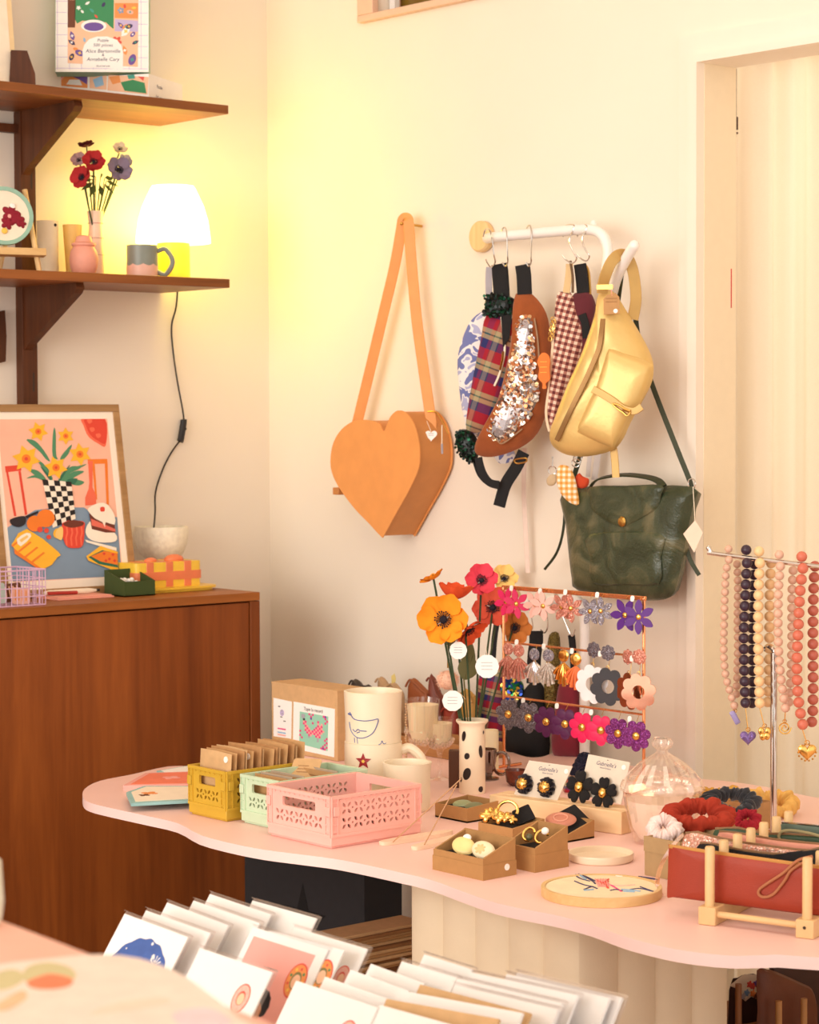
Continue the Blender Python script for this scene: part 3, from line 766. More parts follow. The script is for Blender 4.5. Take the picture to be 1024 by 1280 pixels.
# framed daffodil print
c6 = crop(0, 480, 4.57)
f = Fr(C(0, 750), (0, -cos(rad(9.4)), sin(rad(9.4))))
ur, vb = f.uv(168.5, 735); ut, vt = f.uv(144.5, 506.5)
vb = 0.0; ul = ur - .366; ur2 = (ur + ut) / 2
t = thing('framed_print', 'oak framed print of daffodils in a chequered vase leaning on the wall', 'picture', f.p(0, 0, 0))
fwid = .0175
for nm, q in (('rail', (ul, ur2, vb, vb + fwid)), ('rail', (ul, ur2, vt - fwid, vt)), ('stile', (ur2 - fwid, ur2, vb + fwid, vt - fwid)), ('stile', (ul, ul + fwid, vb + fwid, vt - fwid))):
    b = MB(); b.obox(f, *q, 0, .013, OAKF); b.build('frame_' + nm, t, bevel=.001)
b = MB(); w = .009
b.obox(f, ul + fwid, ur2 - fwid, vb + fwid, vt - fwid, .002, w, M('mat_board', (250, 238, 222), .7, var=.01))
iu0, iv0 = f.uv(*c6([(78, 1087)])[0], w); iu1, iv1 = ur2 - fwid - .017, vt - fwid - .017
iu0 = ul + fwid + .013; iv0 = vb + fwid + .02
lay = [w]
def shp(pts, k, n=0, raw=False):
    lay[0] += .00004
    o = [f.uv(*q, w) for q in c6(pts)]
    if n: o = smooth(o, n)
    o = [(min(max(u, iu0), iu1), min(max(v, iv0), iv1)) for u, v in o]
    if not raw: b.flat(f, o, lay[0], PR[k])
PR = {k: M('artwork_' + k, v, .75, var=.03, scale=25) for k, v in dict(bg=(248, 190, 164), blue=(128, 152, 176), yellow=(250, 188, 50), orange=(240, 128, 40), red=(226, 72, 52), coral=(240, 110, 80), green=(80, 142, 104), dgreen=(46, 110, 84), black=(30, 24, 24), white=(252, 240, 222), cake=(226, 110, 92), brown=(110, 50, 34), tan=(246, 204, 120), bowl=(40, 34, 40)).items()}
b.flat(f, [(iu0, iv0), (iu1, iv0), (iu1, iv1), (iu0, iv1)], w + .00003, PR['bg'])
shp([(40, 820), (200, 720), (330, 705), (480, 705), (530, 740), (690, 760), (700, 1130), (40, 1130)], 'blue')
shp([(470, 195), (600, 195), (605, 350), (560, 340), (505, 300), (478, 240)], 'coral', 4); shp([(486, 197), (600, 195), (605, 335), (560, 325), (515, 290), (492, 240)], 'red', 4)
for (x, y) in [(510, 212), (525, 260), (560, 295)]: shp([(x - 14, y - 8), (x + 10, y - 12), (x + 16, y + 4), (x - 2, y + 14)], 'coral', 3)
for pts, k in [([(28, 470), (120, 462), (122, 495), (32, 505)], 'red'), ([(34, 500), (46, 500), (94, 755), (80, 755)], 'red'), ([(104, 498), (118, 497), (156, 745), (142, 750)], 'red'),
               ([(500, 430), (612, 428), (614, 455), (502, 458)], 'orange'), ([(598, 450), (614, 450), (622, 690), (608, 690)], 'orange'), ([(526, 455), (540, 455), (555, 660), (545, 660)], 'orange'),
               ([(502, 440), (530, 440), (528, 590), (550, 640), (548, 690), (486, 695), (486, 650), (505, 600), (510, 560)], 'coral')]: shp(pts, k)
for pts in [[(150, 320), (200, 325), (250, 380), (285, 440), (262, 430), (225, 385)], [(308, 250), (318, 280), (320, 400), (330, 430), (300, 410), (300, 310)], [(410, 345), (390, 400), (350, 440), (345, 420), (370, 385)], [(150, 540), (200, 520), (260, 540), (250, 552), (200, 535)],
            [(165, 488), (215, 495), (260, 540), (235, 545), (190, 515)], [(480, 500), (420, 500), (350, 550), (380, 560), (430, 530)], [(480, 560), (430, 545), (370, 545), (400, 570), (450, 580)], [(460, 480), (410, 470), (360, 510), (330, 555), (370, 555), (400, 510)], [(210, 430), (262, 470), (300, 540), (280, 545), (240, 480)], [(495, 458), (440, 470), (400, 480), (430, 490)]]:
    shp(pts, 'green', 3)
for pts in [[(230, 470), (290, 530), (285, 550), (262, 520)], [(400, 460), (340, 530), (345, 550), (372, 510)], [(440, 540), (380, 548), (420, 575)]]: shp(pts, 'dgreen', 3)
def daff(x, y, r, a0=0.2):
    o = [(x + rr * cos(a), y + rr * sin(a)) for i in range(12) for rr, a in [((r if i % 2 == 0 else r * .58), a0 + pi * i / 6)]]
    shp(o, 'yellow'); shp([(x + r * .32 * cos(a), y + r * .32 * sin(a)) for a in [pi * i / 6 for i in range(12)]], 'orange'); shp([(x + r * .13 * cos(a), y + r * .13 * sin(a)) for a in [pi * i / 4 for i in range(8)]], 'red')
for q in [(217, 272, 58), (374, 298, 50, .5), (148, 428, 82), (455, 402, 66, .4), (318, 478, 68)]: daff(*q)
vz = [(238, 545), (405, 560), (430, 770), (300, 822)]
shp(vz, 'white')
def vzp(s, t_): a = [vz[0][i] * (1 - s) + vz[1][i] * s for i in (0, 1)]; c = [vz[3][i] * (1 - s) + vz[2][i] * s for i in (0, 1)]; return (a[0] * (1 - t_) + c[0] * t_, a[1] * (1 - t_) + c[1] * t_)
for i in range(5):
    for j in range(8):
        if (i + j) % 2 == 0: shp([vzp(i / 5, j / 8), vzp((i + 1) / 5, j / 8), vzp((i + 1) / 5, (j + 1) / 8), vzp(i / 5, (j + 1) / 8)], 'black')
shp([(55, 775), (120, 755), (145, 765), (140, 800), (105, 818), (65, 805)], 'bowl', 3); shp([(140, 755), (215, 725), (215, 738), (150, 770)], 'bowl')
for (x, y, r, k) in [(258, 768, 52, 'orange'), (195, 798, 46, 'orange'), (225, 832, 16, 'red'), (262, 838, 14, 'red'), (275, 875, 13, 'red'), (330, 855, 30, 'yellow')]: shp([(x + r * cos(a), y + r * sin(a)) for a in [pi * i / 8 for i in range(16)]], k)
shp([(75, 900), (150, 828), (330, 960), (325, 990), (240, 1060), (78, 940)], 'yellow', 2); shp([(75, 940), (240, 1060), (225, 1065), (80, 970)], 'orange')
for i in range(4): x = 130 + i * 38; y = 870 + i * 30; shp([(x, y), (x + 10, y + 6), (x - 60, y + 62), (x - 70, y + 55)], 'orange')
shp([(92, 888), (150, 850), (175, 870), (115, 928)], 'white', 2); shp([(106, 892), (150, 864), (160, 874), (118, 906)], 'sky' if 'sky' in PR else 'tan')
shp([(352, 795), (470, 785), (478, 830), (470, 920), (430, 938), (370, 920)], 'red', 3)
for i in range(4): x = 372 + i * 28; shp([(x, 815), (x + 9, 815), (x + 14, 850), (x + 6, 880), (x + 10, 925), (x + 2, 925), (x - 3, 880), (x + 4, 850)], 'coral')
shp([(355, 800), (410, 778), (470, 790), (465, 810), (400, 822)], 'brown', 3); shp([(312, 850), (340, 815), (356, 830), (350, 890), (320, 880)], 'tan', 3)
shp([(485, 830), (530, 780), (650, 850), (655, 900), (560, 905), (500, 880)], 'white', 3); shp([(505, 740), (650, 805), (655, 850), (600, 850), (520, 830)], 'brown'); shp([(515, 770), (655, 830), (655, 845), (520, 810)], 'cake')
shp([(500, 710), (560, 680), (610, 690), (650, 750), (650, 805), (600, 790), (595, 820), (580, 790), (540, 770), (505, 735)], 'white', 2); shp([(570, 705), (592, 705), (592, 728), (570, 728)], 'red', 3)
shp([(480, 890), (660, 935), (662, 955), (490, 905)], 'white'); shp([(488, 985), (570, 925), (668, 960), (672, 1070), (660, 1072), (500, 1010)], 'yellow'); shp([(500, 990), (580, 950), (668, 970), (670, 1050), (560, 1030)], 'dgreen'); shp([(515, 985), (590, 955), (666, 968), (668, 1035), (570, 1015)], 'orange')
for (x, y) in [(590, 970), (620, 1000), (640, 975), (600, 1010), (650, 1010)]: shp([(x - 10, y), (x, y - 9), (x + 10, y), (x, y + 10)], 'red')
b.build('print_sheet', t)
# bowl
P = WA(202, 700, .085); P.z = zc; S = mpp(P)
b = MB(); r = 34 * S; hh = 43 * S; z0 = WA(202, 658, .085).z - zc - hh; print('bowl', z0, 'butter', C(197,741), C(156,746), C(57,756))
b.lathe([(r * .45, 0), (r * .5, .004), (r * .35, z0 * .7), (r * .48, z0), (r * .8, z0 + hh * .2), (r * .97, z0 + hh * .55), (r, z0 + hh * .85), (r * .97, z0 + hh), (r * .9, z0 + hh), (r * .88, z0 + hh * .6), (r * .5, z0 + hh * .12), (0, z0 + hh * .08)], P,
        M('foil_flecked_clay', (248, 238, 216), .5, var=.09, scale=90, bump=.5, bs=120), 36)
b.build('bowl', label='cream foil flecked bowl behind the gingham butter dish', cat='bowl')
# butter dish
P0 = C(197, 741); f = Fr(P0, (-.05, -1, 0))
ua, ub = f.uv(169, 735)[0], f.uv(255, 735)[0]; h0 = .012; h1 = f.uv(212, 703)[1]
t = thing('butter_dish', 'yellow butter dish with pink gingham lid and knobs on the sideboard', 'butter dish', f.p((ua + ub) / 2, 0, -.06))
YG = M('yellow_glaze', (246, 204, 66), .3); OG = M('coral_glaze', (236, 130, 84), .35)
fz = Fr(f.p((ua + ub) / 2, .0005, -.055), (0, 0, 1), (0, 1, 0)); hw = (ub - ua) / 2
b = MB(); b.prism(fz, rrect(-hw - .002, -.07, hw + .03, .07, .03), 0, .006, YG); b.prism(fz, rrect(-hw - .004, -.076, hw + .038, .076, .034), .006, .011, YG); b.build('plate', t, bevel=.001)
b = MB(); b.prism(fz, rrect(-hw, -.05, hw, .05, .014), .011, h1, YG); bl = b.build('lid', t, bevel=.003)
b = MB()
for q in (-.58, .0, .55): b.prism(fz, rrect(hw * q - .011, -.0512, hw * q + .011, .0512, .003), .012, h1 + .0006, OG)
b.prism(fz, rrect(-hw - .0018, -.0518, hw + .0018, .0518, .014), .012 + (h1 - .012) * .28, .012 + (h1 - .012) * .62, OG)
b.build('painted_bands', t)
b = MB()
for q, r in ((-.28, .017), (.42, .026)): b.sphere(fz.p(hw * q, -.01, h1 + r * .1), r, OG, 16, (1, .7, .5))
b.build('knob', t)
# wedge tray (gift box) maker
def wedge_tray(name, fr, L, Wd, hl, hh, mat, inner, label, cat, group=None, band=0.0, hole=False, lab=None):
    """open tray in frame fr (lying flat): u along its length 0..L, v depth 0..Wd; low wall at v=0, high at v=Wd"""
    t = thing(name, label, cat, fr.p(L / 2, Wd / 2, 0), group); th = .0035
    b = MB(); z0 = .0
    zlow = hl; zh = hh
    ins = band and .0012
    fs = Fr(fr.p(0, 0, 0), -fr.V, fr.N); fs.U, fs.V, fs.N = fr.U, fr.N, -fr.V
    b.obox(fr, 0, L, 0, Wd, 0, .003, mat)
    def wl(u0, u1, v0, v1, zf):
        P = [(u0, v0), (u1, v0), (u1, v1), (u0, v1)]
        vs = [fr.p(u, v, .0) for u, v in P] + [fr.p(u, v, zf(v)) for u, v in P]
        b.add(vs, [(3, 2, 1, 0), (4, 5, 6, 7), (0, 1, 5, 4), (1, 2, 6, 5), (2, 3, 7, 6), (3, 0, 4, 7)], mat)
    sl = lambda v: zlow + (zh - zlow) * v / Wd
    wl(0, L, 0, th, lambda v: zlow); wl(0, L, Wd - th, Wd, lambda v: zh); wl(0, th, th, Wd - th, sl); wl(L - th, L, th, Wd - th, sl)
    if band: b.obox(fr, -.0012, L + .0012, -.0012, Wd + .0012, .0, band, mat)
    b.build('tray', t, smooth_=False)
    if inner:
        b = MB(); b.obox(fr, th, L - th, th, Wd - th, .003, max(zlow - .006, .006), inner); b.build('cushion', t)
    return t
P0 = C(156, 746.5); f = Fr(P0, (0, 0, 1), (0, 1, 0)); GBX = M('moss_green_card', (58, 76, 30), .7, bump=.1)
Lg = abs(hit(194, 742, Vector((0, P0.y, 0)), Vector((0, 1, 0))).x - P0.x); S = mpp(P0)
wedge_tray('gift_box', f, Lg, .085, 19 * S, 32 * S, GBX, BLACKF, 'open moss green wedge shaped gift box on the sideboard', 'box')
b = MB(); rn = random.Random(3)
for i in range(16): b.sphere(f.p(Lg * rn.uniform(.25, .7), rn.uniform(.03, .07), 14 * S + rn.uniform(.002, .01)), .006, WHITE, 8)
b.build('pearl_trinkets', label='little white pearl trinkets inside the moss green box', cat='trinket', kind='stuff')
# pink notebook and pen
P0 = C(72, 751); f = Fr(P0, (0, 0, 1), (0, 1, 0)); q = C(143, 746.5)
b = MB(); PN = M('pink_notebook', (244, 170, 150), .7)
a = (q - P0); fn = Fr(P0, (0, 0, 1), a.cross(Vector((0, 0, -1))))
b.obox(fn, 0, a.length, 0, .1, 0.0, .004, PN); b.obox(fn, .004, a.length - .004, .004, .095, .004, .007, PN)
b.build('notebook', label='thin pink notebook lying on the sideboard top', cat='notebook', bevel=.001)
t = thing('pen', 'cream pen with red clip lying on the pink notebook', 'pen', P0 + Vector((.05, .05, .008)))
A, B = fn.p(.0, .06, .0135), fn.p(a.length * .92, .06, .0135)
b = MB(); b.tube([A, A.lerp(B, .1), A.lerp(B, .85), B], [.004, .0065, .0065, .003], CREAM, 10); b.build('barrel', t)
b = MB(); b.tube([A.lerp(B, .04) - Vector((0, .006, .0)), A.lerp(B, .6) - Vector((0, .006, .002))], .004, M('crimson_clip', (180, 50, 44), .5), 8); b.build('clip', t)
b = MB(); b.tube([B, B + (B - A) * .06], [.003, .0035], BLACKP, 8); b.build('tip', t)
# wire basket
P0 = C(57, 756.5); f = Fr(P0, (0, 0, 1), (0, 1, 0)); S = mpp(P0); Hb = 45 * S; Lb, Wb = .2, .12
LILW = M('lilac_wire', (214, 176, 206), .4)
t = thing('wire_basket', 'small lilac wire basket of cards at the edge of the sideboard', 'basket', P0 - Vector((.1, -.06, 0)))
b = MB()
for z in [.002 + (Hb - .002) * i / 4 for i in range(5)]:
    b.tube([f.p(-Lb, 0, z), f.p(0, 0, z), f.p(0, Wb, z), f.p(-Lb, Wb, z)], .0013 if z < Hb * .9 else .002, LILW, 6, True)
for i in range(15):
    u = -Lb + Lb * i / 14; b.tube([f.p(u, 0, Hb), f.p(u, 0, .002), f.p(u, Wb, .002), f.p(u, Wb, Hb)], .0011, LILW, 5)
for i in range(1, 9):
    for u in (0, -Lb): v = Wb * i / 9; b.tube([f.p(u, v, .002), f.p(u, v, Hb)], .0011, LILW, 5)
b.build('wire_mesh', t)
cards = [((-.19, .015), .06, .10, 'mint', 'mint scalloped card with a flower sticking up in the lilac basket', .12), ((-.16, .03), .08, .055, 'grey', 'grey green card upright in the lilac basket', .05),
         ((-.062, .04), .045, .045, 'salmon', 'patterned pink card upright in the lilac basket', -.1), ((-.065, .07), .05, .05, 'brown', 'brown striped card at the back of the lilac basket', .08)]
for (u, v), wd, hh, k, lab, an in cards:
    fc = Fr(f.p(u, v, .004), (0, -1, .15)); b = MB()
    b.prism(fc.rot(an), rrect(0, 0, wd, hh * .82, .006), 0, .0015, COLS[k] if k != 'grey' else M('sage_card', (182, 198, 190), .7))
    if k in ('salmon', 'brown'):
        for i in range(4): b.flat(fc.rot(an), [(wd * (.15 + .2 * i), .008), (wd * (.22 + .2 * i), .008), (wd * (.22 + .2 * i), hh * .7), (wd * (.15 + .2 * i), hh * .7)], .0017, COLS['orange' if k == 'salmon' else 'peach'])
    if k == 'mint': b.flat(fc.rot(an), petals(6, .006, .012, 2), .0017, COLS['red'])
    b.build('paper_card', label=lab, cat='card')
# ------------------------------------------------------------------ heart bag
c3 = crop(390, 250, 2.843); c4 = crop(550, 250, 3.012); c5 = crop(500, 540, 2.56); cr5 = crop(570, 250, 3.938)
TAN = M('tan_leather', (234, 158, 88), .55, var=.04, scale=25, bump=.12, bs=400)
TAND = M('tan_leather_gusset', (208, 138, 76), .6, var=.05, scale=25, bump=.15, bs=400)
f = FB(.112)
hp = [(255, 822), (240, 797), (215, 785), (180, 781), (145, 787), (105, 815), (77, 860), (66, 915), (70, 965), (95, 1020), (150, 1095), (200, 1147), (245, 1195), (255, 1192), (300, 1110), (345, 1030), (378, 955), (383, 900), (378, 850), (362, 795), (335, 757), (305, 748), (280, 768), (268, 795)]
o = f.uvs(c3(hp))
oc = (sum(p[0] for p in o) / len(o), sum(p[1] for p in o) / len(o))
t = thing('heart_bag', 'tan leather heart shaped handbag hanging from a long strap on the wall', 'handbag', f.p(oc[0], oc[1] - .12, -.05))
so = smooth(o, 3)
b = MB(); b.prism(f, so, -.003, 0, TAN); b.build('front_panel', t, bevel=.0008)
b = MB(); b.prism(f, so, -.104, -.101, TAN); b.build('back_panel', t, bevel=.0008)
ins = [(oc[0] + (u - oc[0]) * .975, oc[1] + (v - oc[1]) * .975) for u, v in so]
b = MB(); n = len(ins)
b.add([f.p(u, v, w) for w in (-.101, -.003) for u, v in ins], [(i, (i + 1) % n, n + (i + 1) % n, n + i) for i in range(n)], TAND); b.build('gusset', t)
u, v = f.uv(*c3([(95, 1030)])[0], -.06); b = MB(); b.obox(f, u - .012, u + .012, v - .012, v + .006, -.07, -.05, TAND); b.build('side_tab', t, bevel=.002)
# strap over a wall peg
wS = -.06
tp = f.at(*c3([(333, 78)])[0], .0)
pl = [f.at(*c3([q])[0], wS) for q in [(150, 830), (165, 775), (205, 610), (255, 400), (295, 230), (318, 100)]]
pr = [f.at(*c3([q])[0], wS) for q in [(345, 100), (352, 200), (372, 420), (398, 610), (417, 740), (424, 800), (420, 890)]]
nail = f.at(*c3([(332, 74)])[0], wS)
path = pl + [nail + Vector((0, .008, .004)), nail + Vector((0, -.008, .004))] + pr
b = MB(); b.strap(smooth3(path, 6), .026, .003, TAN, (-.75, -.65, 0)); b.build('shoulder_strap', t)
fk = Fr(f.at(*c3([(424, 836)])[0], wS + .02), (-.8, -.6, 0))
hs = 7.5 * mpp(fk.O)
heart = lambda s: [(s * 1.0 * 16 * sin(a) ** 3 / 16, s * (13 * cos(a) - 5 * cos(2 * a) - 2 * cos(3 * a) - cos(4 * a)) / 16) for a in [2 * pi * i / 36 for i in range(36)]]
b = MB(); b.prism(fk, heart(hs), 0, .0015, WHITE); b.tube([fk.p(0, hs * .6, .001), f.at(*c3([(402, 770)])[0], wS + .006)], .0008, CREAM, 5)
for y in (.25, -.05): b.obox(fk, -hs * .45, hs * .45, hs * y, hs * y + .0012, .0015, .0018, COLS['grey'])
b.build('heart_price_tag', t, label='white heart shaped price tag on a cord')
b = MB(); b.tube(smooth3([f.at(*c3([q])[0], wS + .012) for q in [(412, 752), (440, 755), (465, 790), (485, 832)]]), .0016, BRASS, 6); b.build('zip_cord', t)
b = MB(); b.tube([f.at(*c3([q])[0], wS + .016) for q in [(462, 800), (462, 868)]], .0012, CREAM, 6); b.strap([f.at(*c3([q])[0], wS + .016) for q in [(462, 866), (463, 902)]], .006, .002, COLS['grey'], (-1, 0, 0)); b.build('zip_pull', t)
b = MB(); b.tube([(0.0, nail.y, nail.z - .01), (-.062, nail.y, nail.z - .007)], .003, BRASS, 10); b.sphere((-.064, nail.y, nail.z - .007), .0045, BRASS, 10)
b.build('wall_peg', label='small brass wall peg holding the heart bag strap', cat='peg', org=(0, nail.y, nail.z))

# ------------------------------------------------------------------ coat racks
def rack(lab, disc, rail, hook, name='coat_rack'):
    t = thing(name, lab, 'coat rack', disc)
    fd = Fr(disc, (-1, 0, 0)); b = MB(); b.lathe([(0, 0), (.034, 0), (.036, .004), (.036, .016), (.032, .02), (0, .02)], disc, LWOODZ, 36, fd); b.build('wooden_disc', t)
    b = MB(); b.tube(smooth3(rail, 8), .0115, WHITEM, 14)
    b.sphere(rail[-1], .0115, WHITEM, 12); b.build('rail', t)
    return t
RO = .105
dpos = WB(606, 296, 0.001)
rl = [WB(609, 298, .02), WB(612, 297.5, .07), WB(622, 296, RO), WB(660, 292.5, RO), WB(700, 289, RO), WB(735, 287, RO), WB(752, 293, RO), WB(760, 312, RO), WB(758, 340, RO + .003), WB(757, 372, RO + .012), WB(762, 378, RO + .02), WB(770, 350, RO + .035), WB(782, 325, RO + .05), WB(793, 307, RO + .06)]
t = rack('white tubular wall rack with a round wooden disc and upturned end', dpos, rl, None)
b = MB(); k = WB(742, 279, RO - .02); b.tube([k, WB(742, 290, RO - .01)], .007, WHITEM, 10); b.sphere(k, .007, WHITEM, 10); b.build('top_peg', t)
def shook(pts, off, lab, name='s_hook'):
    P = smooth3([WB(a, c_, off + d) for a, c_, d in pts], 6)
    b = MB(); b.tube(P, .0017, STEEL, 7); return b.build(name, label=lab, cat='hook', group='steel hooks on the white rack')
rr = 7
shook([(604, 296, -.004), (607, 287, 0), (612, 287.5, .012), (615, 297, .016), (617.5, 318, .012), (619, 328, .004), (614, 334, .002), (609, 328, .008), (607.5, 324, .012)], RO, 'steel wire hook beside the wooden disc of the white rack')
shook([(627, 300, -.004), (628, 287, -.002), (632, 285, .006), (634, 296, .014), (634.5, 320, .01), (635, 327, .006), (632, 333, .004), (628, 328, .006)], RO, 'steel wire hook carrying the tartan bum bag')
shook([(658, 298, -.006), (659, 285, -.002), (663, 282, .006), (664.5, 292, .014), (664, 320, .01), (664, 328, .006), (661, 333, .004), (658, 328, .006)], RO, 'steel wire hook carrying the brown sequin bum bag')
shook([(704, 296, .0), (706, 284, -.006), (712, 281, .0), (718, 283, .01), (712, 300, .013), (716, 313, .012), (721, 322, .008), (716, 329, .006), (708, 325, .008), (703, 319, .01)], RO, 'steel wire hook carrying the houndstooth bum bag')
shook([(722, 296, .0), (723, 284, -.006), (729, 281, .0), (734, 284, .01), (728, 298, .013), (732, 312, .012), (737, 320, .008), (733, 326, .006), (726, 323, .008), (722, 318, .01)], RO, 'steel wire hook carrying the burgundy bum bag')

PN_ = (-.86, -.5, 0)
def pk(px, py, off): return Fr(WB(px, py, off), PN_)
def sub(pts, cr): return cr(pts)
WEB = .0016
def bstrap(f, pts, w, mat, dw=0.0, name='strap', t=None, thick=.002, n=5):
    b = MB(); b.strap(smooth3([f.at(*q[:2], dw + (q[2] if len(q) > 2 else 0)) for q in pts], n), w, thick, mat, f.N); return b.build(name, t)
def seq(b, f, o, w, mat, n, r, rn, thick=.0):
    """scatter of overlapping sequins inside an outline"""
    us = [p[0] for p in o]; vs = [p[1] for p in o]
    def inside(u, v):
        c = False; j = len(o) - 1
        for i in range(len(o)):
            if (o[i][1] > v) != (o[j][1] > v) and u < (o[j][0] - o[i][0]) * (v - o[i][1]) / (o[j][1] - o[i][1]) + o[i][0]: c = not c
            j = i
        return c
    k = 0
    while k < n:
        u, v = rn.uniform(min(us), max(us)), rn.uniform(min(vs), max(vs))
        if not inside(u, v): continue
        k += 1
        g = Fr(f.p(u, v, w(u, v) if callable(w) else w), f.N + f.U * rn.uniform(-.5, .5) + f.V * rn.uniform(-.5, .5))
        b.flat(g, circ(r, 7), rn.uniform(0, .0015), mat[rn.randrange(len(mat))])
    return b

SEQG = [M('sequin_green', (14, 60, 40), .2, .8), M('sequin_dark_green', (10, 30, 26), .25, .7), M('sequin_black_green', (16, 20, 20), .3, .5)]
SEQS = [M('sequin_silver', (240, 236, 232), .18, .9), M('sequin_champagne', (226, 190, 150), .2, .9), M('sequin_pewter', (150, 140, 140), .2, .9), M('sequin_copper', (190, 120, 80), .25, .8)]
rn = random.Random(11)
# blue and white pack (furthest behind)
BLW = NT('blue_white_print'); v_ = BLW.n('ShaderNodeTexNoise', {'Vector': BLW.coord('UV'), 'Scale': 26.0, 'Detail': 1.0, 'Distortion': 1.2}).outputs[0]
BLW.bsdf(BLW.ramp(v_, [(0, lin((112, 120, 176))), (.47, lin((240, 234, 234))), (.58, lin((176, 178, 212)))], 'CONSTANT'), .8); BLW = BLW.m
f = pk(613, 330, .060)
o = smooth(f.uvs(c4([(175, 420), (120, 450), (82, 530), (66, 610), (74, 720), (92, 830), (120, 880), (180, 920), (215, 985), (255, 990), (285, 960), (230, 850), (215, 640), (225, 480)])), 3)
t = thing('bum_bag', 'blue and white printed bum bag hanging at the very back of the white rack', 'bum bag', f.at(600, 520))
b = MB(); b.pillow(f, o, .014, .012, BLW, wob=.002); b.build('pouch', t)
bstrap(f, [(612, 334), (611, 350), (612, 400)], .016, M('grey_webbing', (176, 170, 178), .8), .0, t=t)
# tartan pack
TART = tartan('tartan_wool', .07, .35)
f = pk(626, 332, .082)
t = thing('bum_bag', 'tartan bum bag with dark green sequin ends on a black strap', 'bum bag', f.at(620, 480))
o = smooth(f.uvs(c4([(176, 432), (245, 426), (276, 460), (268, 600), (222, 760), (168, 862), (112, 876), (98, 845), (112, 740), (138, 600), (156, 520)])), 3)
b = MB(); b.pillow(f, o, .018, .016, TART, wob=.001); b.build('pouch', t)
for nm, oo in (('top_sequin_end', [(176, 362), (225, 355), (280, 372), (282, 425), (235, 438), (174, 436)]), ('lower_sequin_end', [(64, 890), (85, 862), (128, 880), (150, 935), (130, 992), (90, 970), (66, 930)])):
    o2 = smooth(f.uvs(c4(oo)), 3); b = MB(); b.pillow(f, o2, .02, .016, SEQG[2])
    seq(b, f, o2, .019, SEQG, 130, .0036, rn); b.build(nm, t, smooth_=False)
b = MB(); b.strap(smooth3([f.at(*q, .0165) for q in c4([(232, 440), (238, 500), (244, 570), (226, 650), (205, 700)])], 4), .005, .003, CREAM, f.N); b.build('zip', t)
b = MB(); b.prism(f, f.uvs(c4([(238, 432), (280, 432), (270, 520), (246, 560)])), .0155, .018, BLACKC); b.build('black_side', t)
b = MB(); b.tube([f.at(*q, .02) for q in c4([(238, 570), (236, 600), (226, 640)])], .0025, GOLD, 6); b.build('zip_pull', t)
bstrap(f, [(624, 331, .004), (625, 345, .004), (627, 372, .008)], .036, BLACKC, t=t)
bstrap(f, [(624, 330, .0), (626, 340, -.006), (628, 372, -.008)], .036, BLACKC, t=t)
bstrap(f, [(595, 575, .0), (601, 592), (612, 603), (624, 607)], .018, BLACKC, -.004, t=t)
# brown pack
BZ = M('antique_zip', (140, 104, 70), .5, .3)
SUE = M('brown_suede', (150, 76, 32), .95, var=.14, scale=30, bump=.25, bs=350, Sheen_Weight=.25)
f = pk(656, 332, .100)
t = thing('bum_bag', 'brown suede bum bag with a wide silver sequin front', 'bum bag', f.at(645, 480))
br = [(285, 355), (335, 348), (380, 390), (408, 450), (420, 560), (412, 700), (395, 820), (350, 900), (270, 948), (190, 968), (140, 958), (132, 925), (165, 860), (218, 760), (250, 640), (272, 520), (282, 430)]
o = smooth(f.uvs(c4(br)), 3)
b = MB(); b.pillow(f, o, .03, .022, SUE, wob=.0015); b.build('pouch', t)
sp = smooth(f.uvs(c4([(302, 455), (350, 440), (362, 520), (372, 640), (384, 720), (368, 790), (320, 850), (240, 912), (190, 868), (236, 770), (270, 640), (294, 540)])), 2)
sc_ = (sum(p[0] for p in sp) / len(sp), sum(p[1] for p in sp) / len(sp))
b = MB(); b.pillow(f.mv(0, 0, .019), sp, .012, .004, SEQS[2], c=sc_)
def wdome(u, v): return .033
R_sp = max(math.dist(p, sc_) for p in sp)
seq(b, f, sp, lambda u, v: .021 + .0115 * max(0, 1 - (math.dist((u, v), sc_) / R_sp) ** 1.5), SEQS, 620, .0048, rn); b.build('sequin_panel', t, smooth_=False)
b = MB(); b.strap(smooth3([f.at(*q, .024) for q in c4([(356, 445), (368, 520), (374, 600)])], 4), .004, .003, BZ, f.N); b.strap(smooth3([f.at(*q, .026) for q in c4([(190, 872), (215, 905), (240, 915), (310, 862)])], 4), .003, .002, BZ, f.N); b.build('zip', t)
bstrap(f, [(653, 331, .004), (655, 345, .004), (656, 368, .006)], .034, BLACKC, t=t)
bstrap(f, [(598, 572, .002), (603, 590, .004), (612, 603), (624, 606)], .018, BLACKC, .006, t=t)
bstrap(f, [(655, 565), (645, 585), (632, 606), (624, 633)], .028, BLACKC, -.01, t=t)
b = MB(); b.tube(smooth3([f.at(*q, -.006) for q in c4([(282, 978), (322, 972), (325, 985), (290, 992)])], 4, True), .0018, BRASS, 6, True); b.build('buckle', t)
# pale tail strap behind
f = pk(655, 575, .03)
b = MB(); b.strap(smooth3([f.at(*q) for q in [(656, 560), (655, 610), (657, 660), (660, 716)]], 5), .011, .002, M('pale_pink_webbing', (238, 214, 200), .85), f.N)
b.build('loose_strap', label='pale loose webbing strap dangling below the brown bum bag', cat='strap')
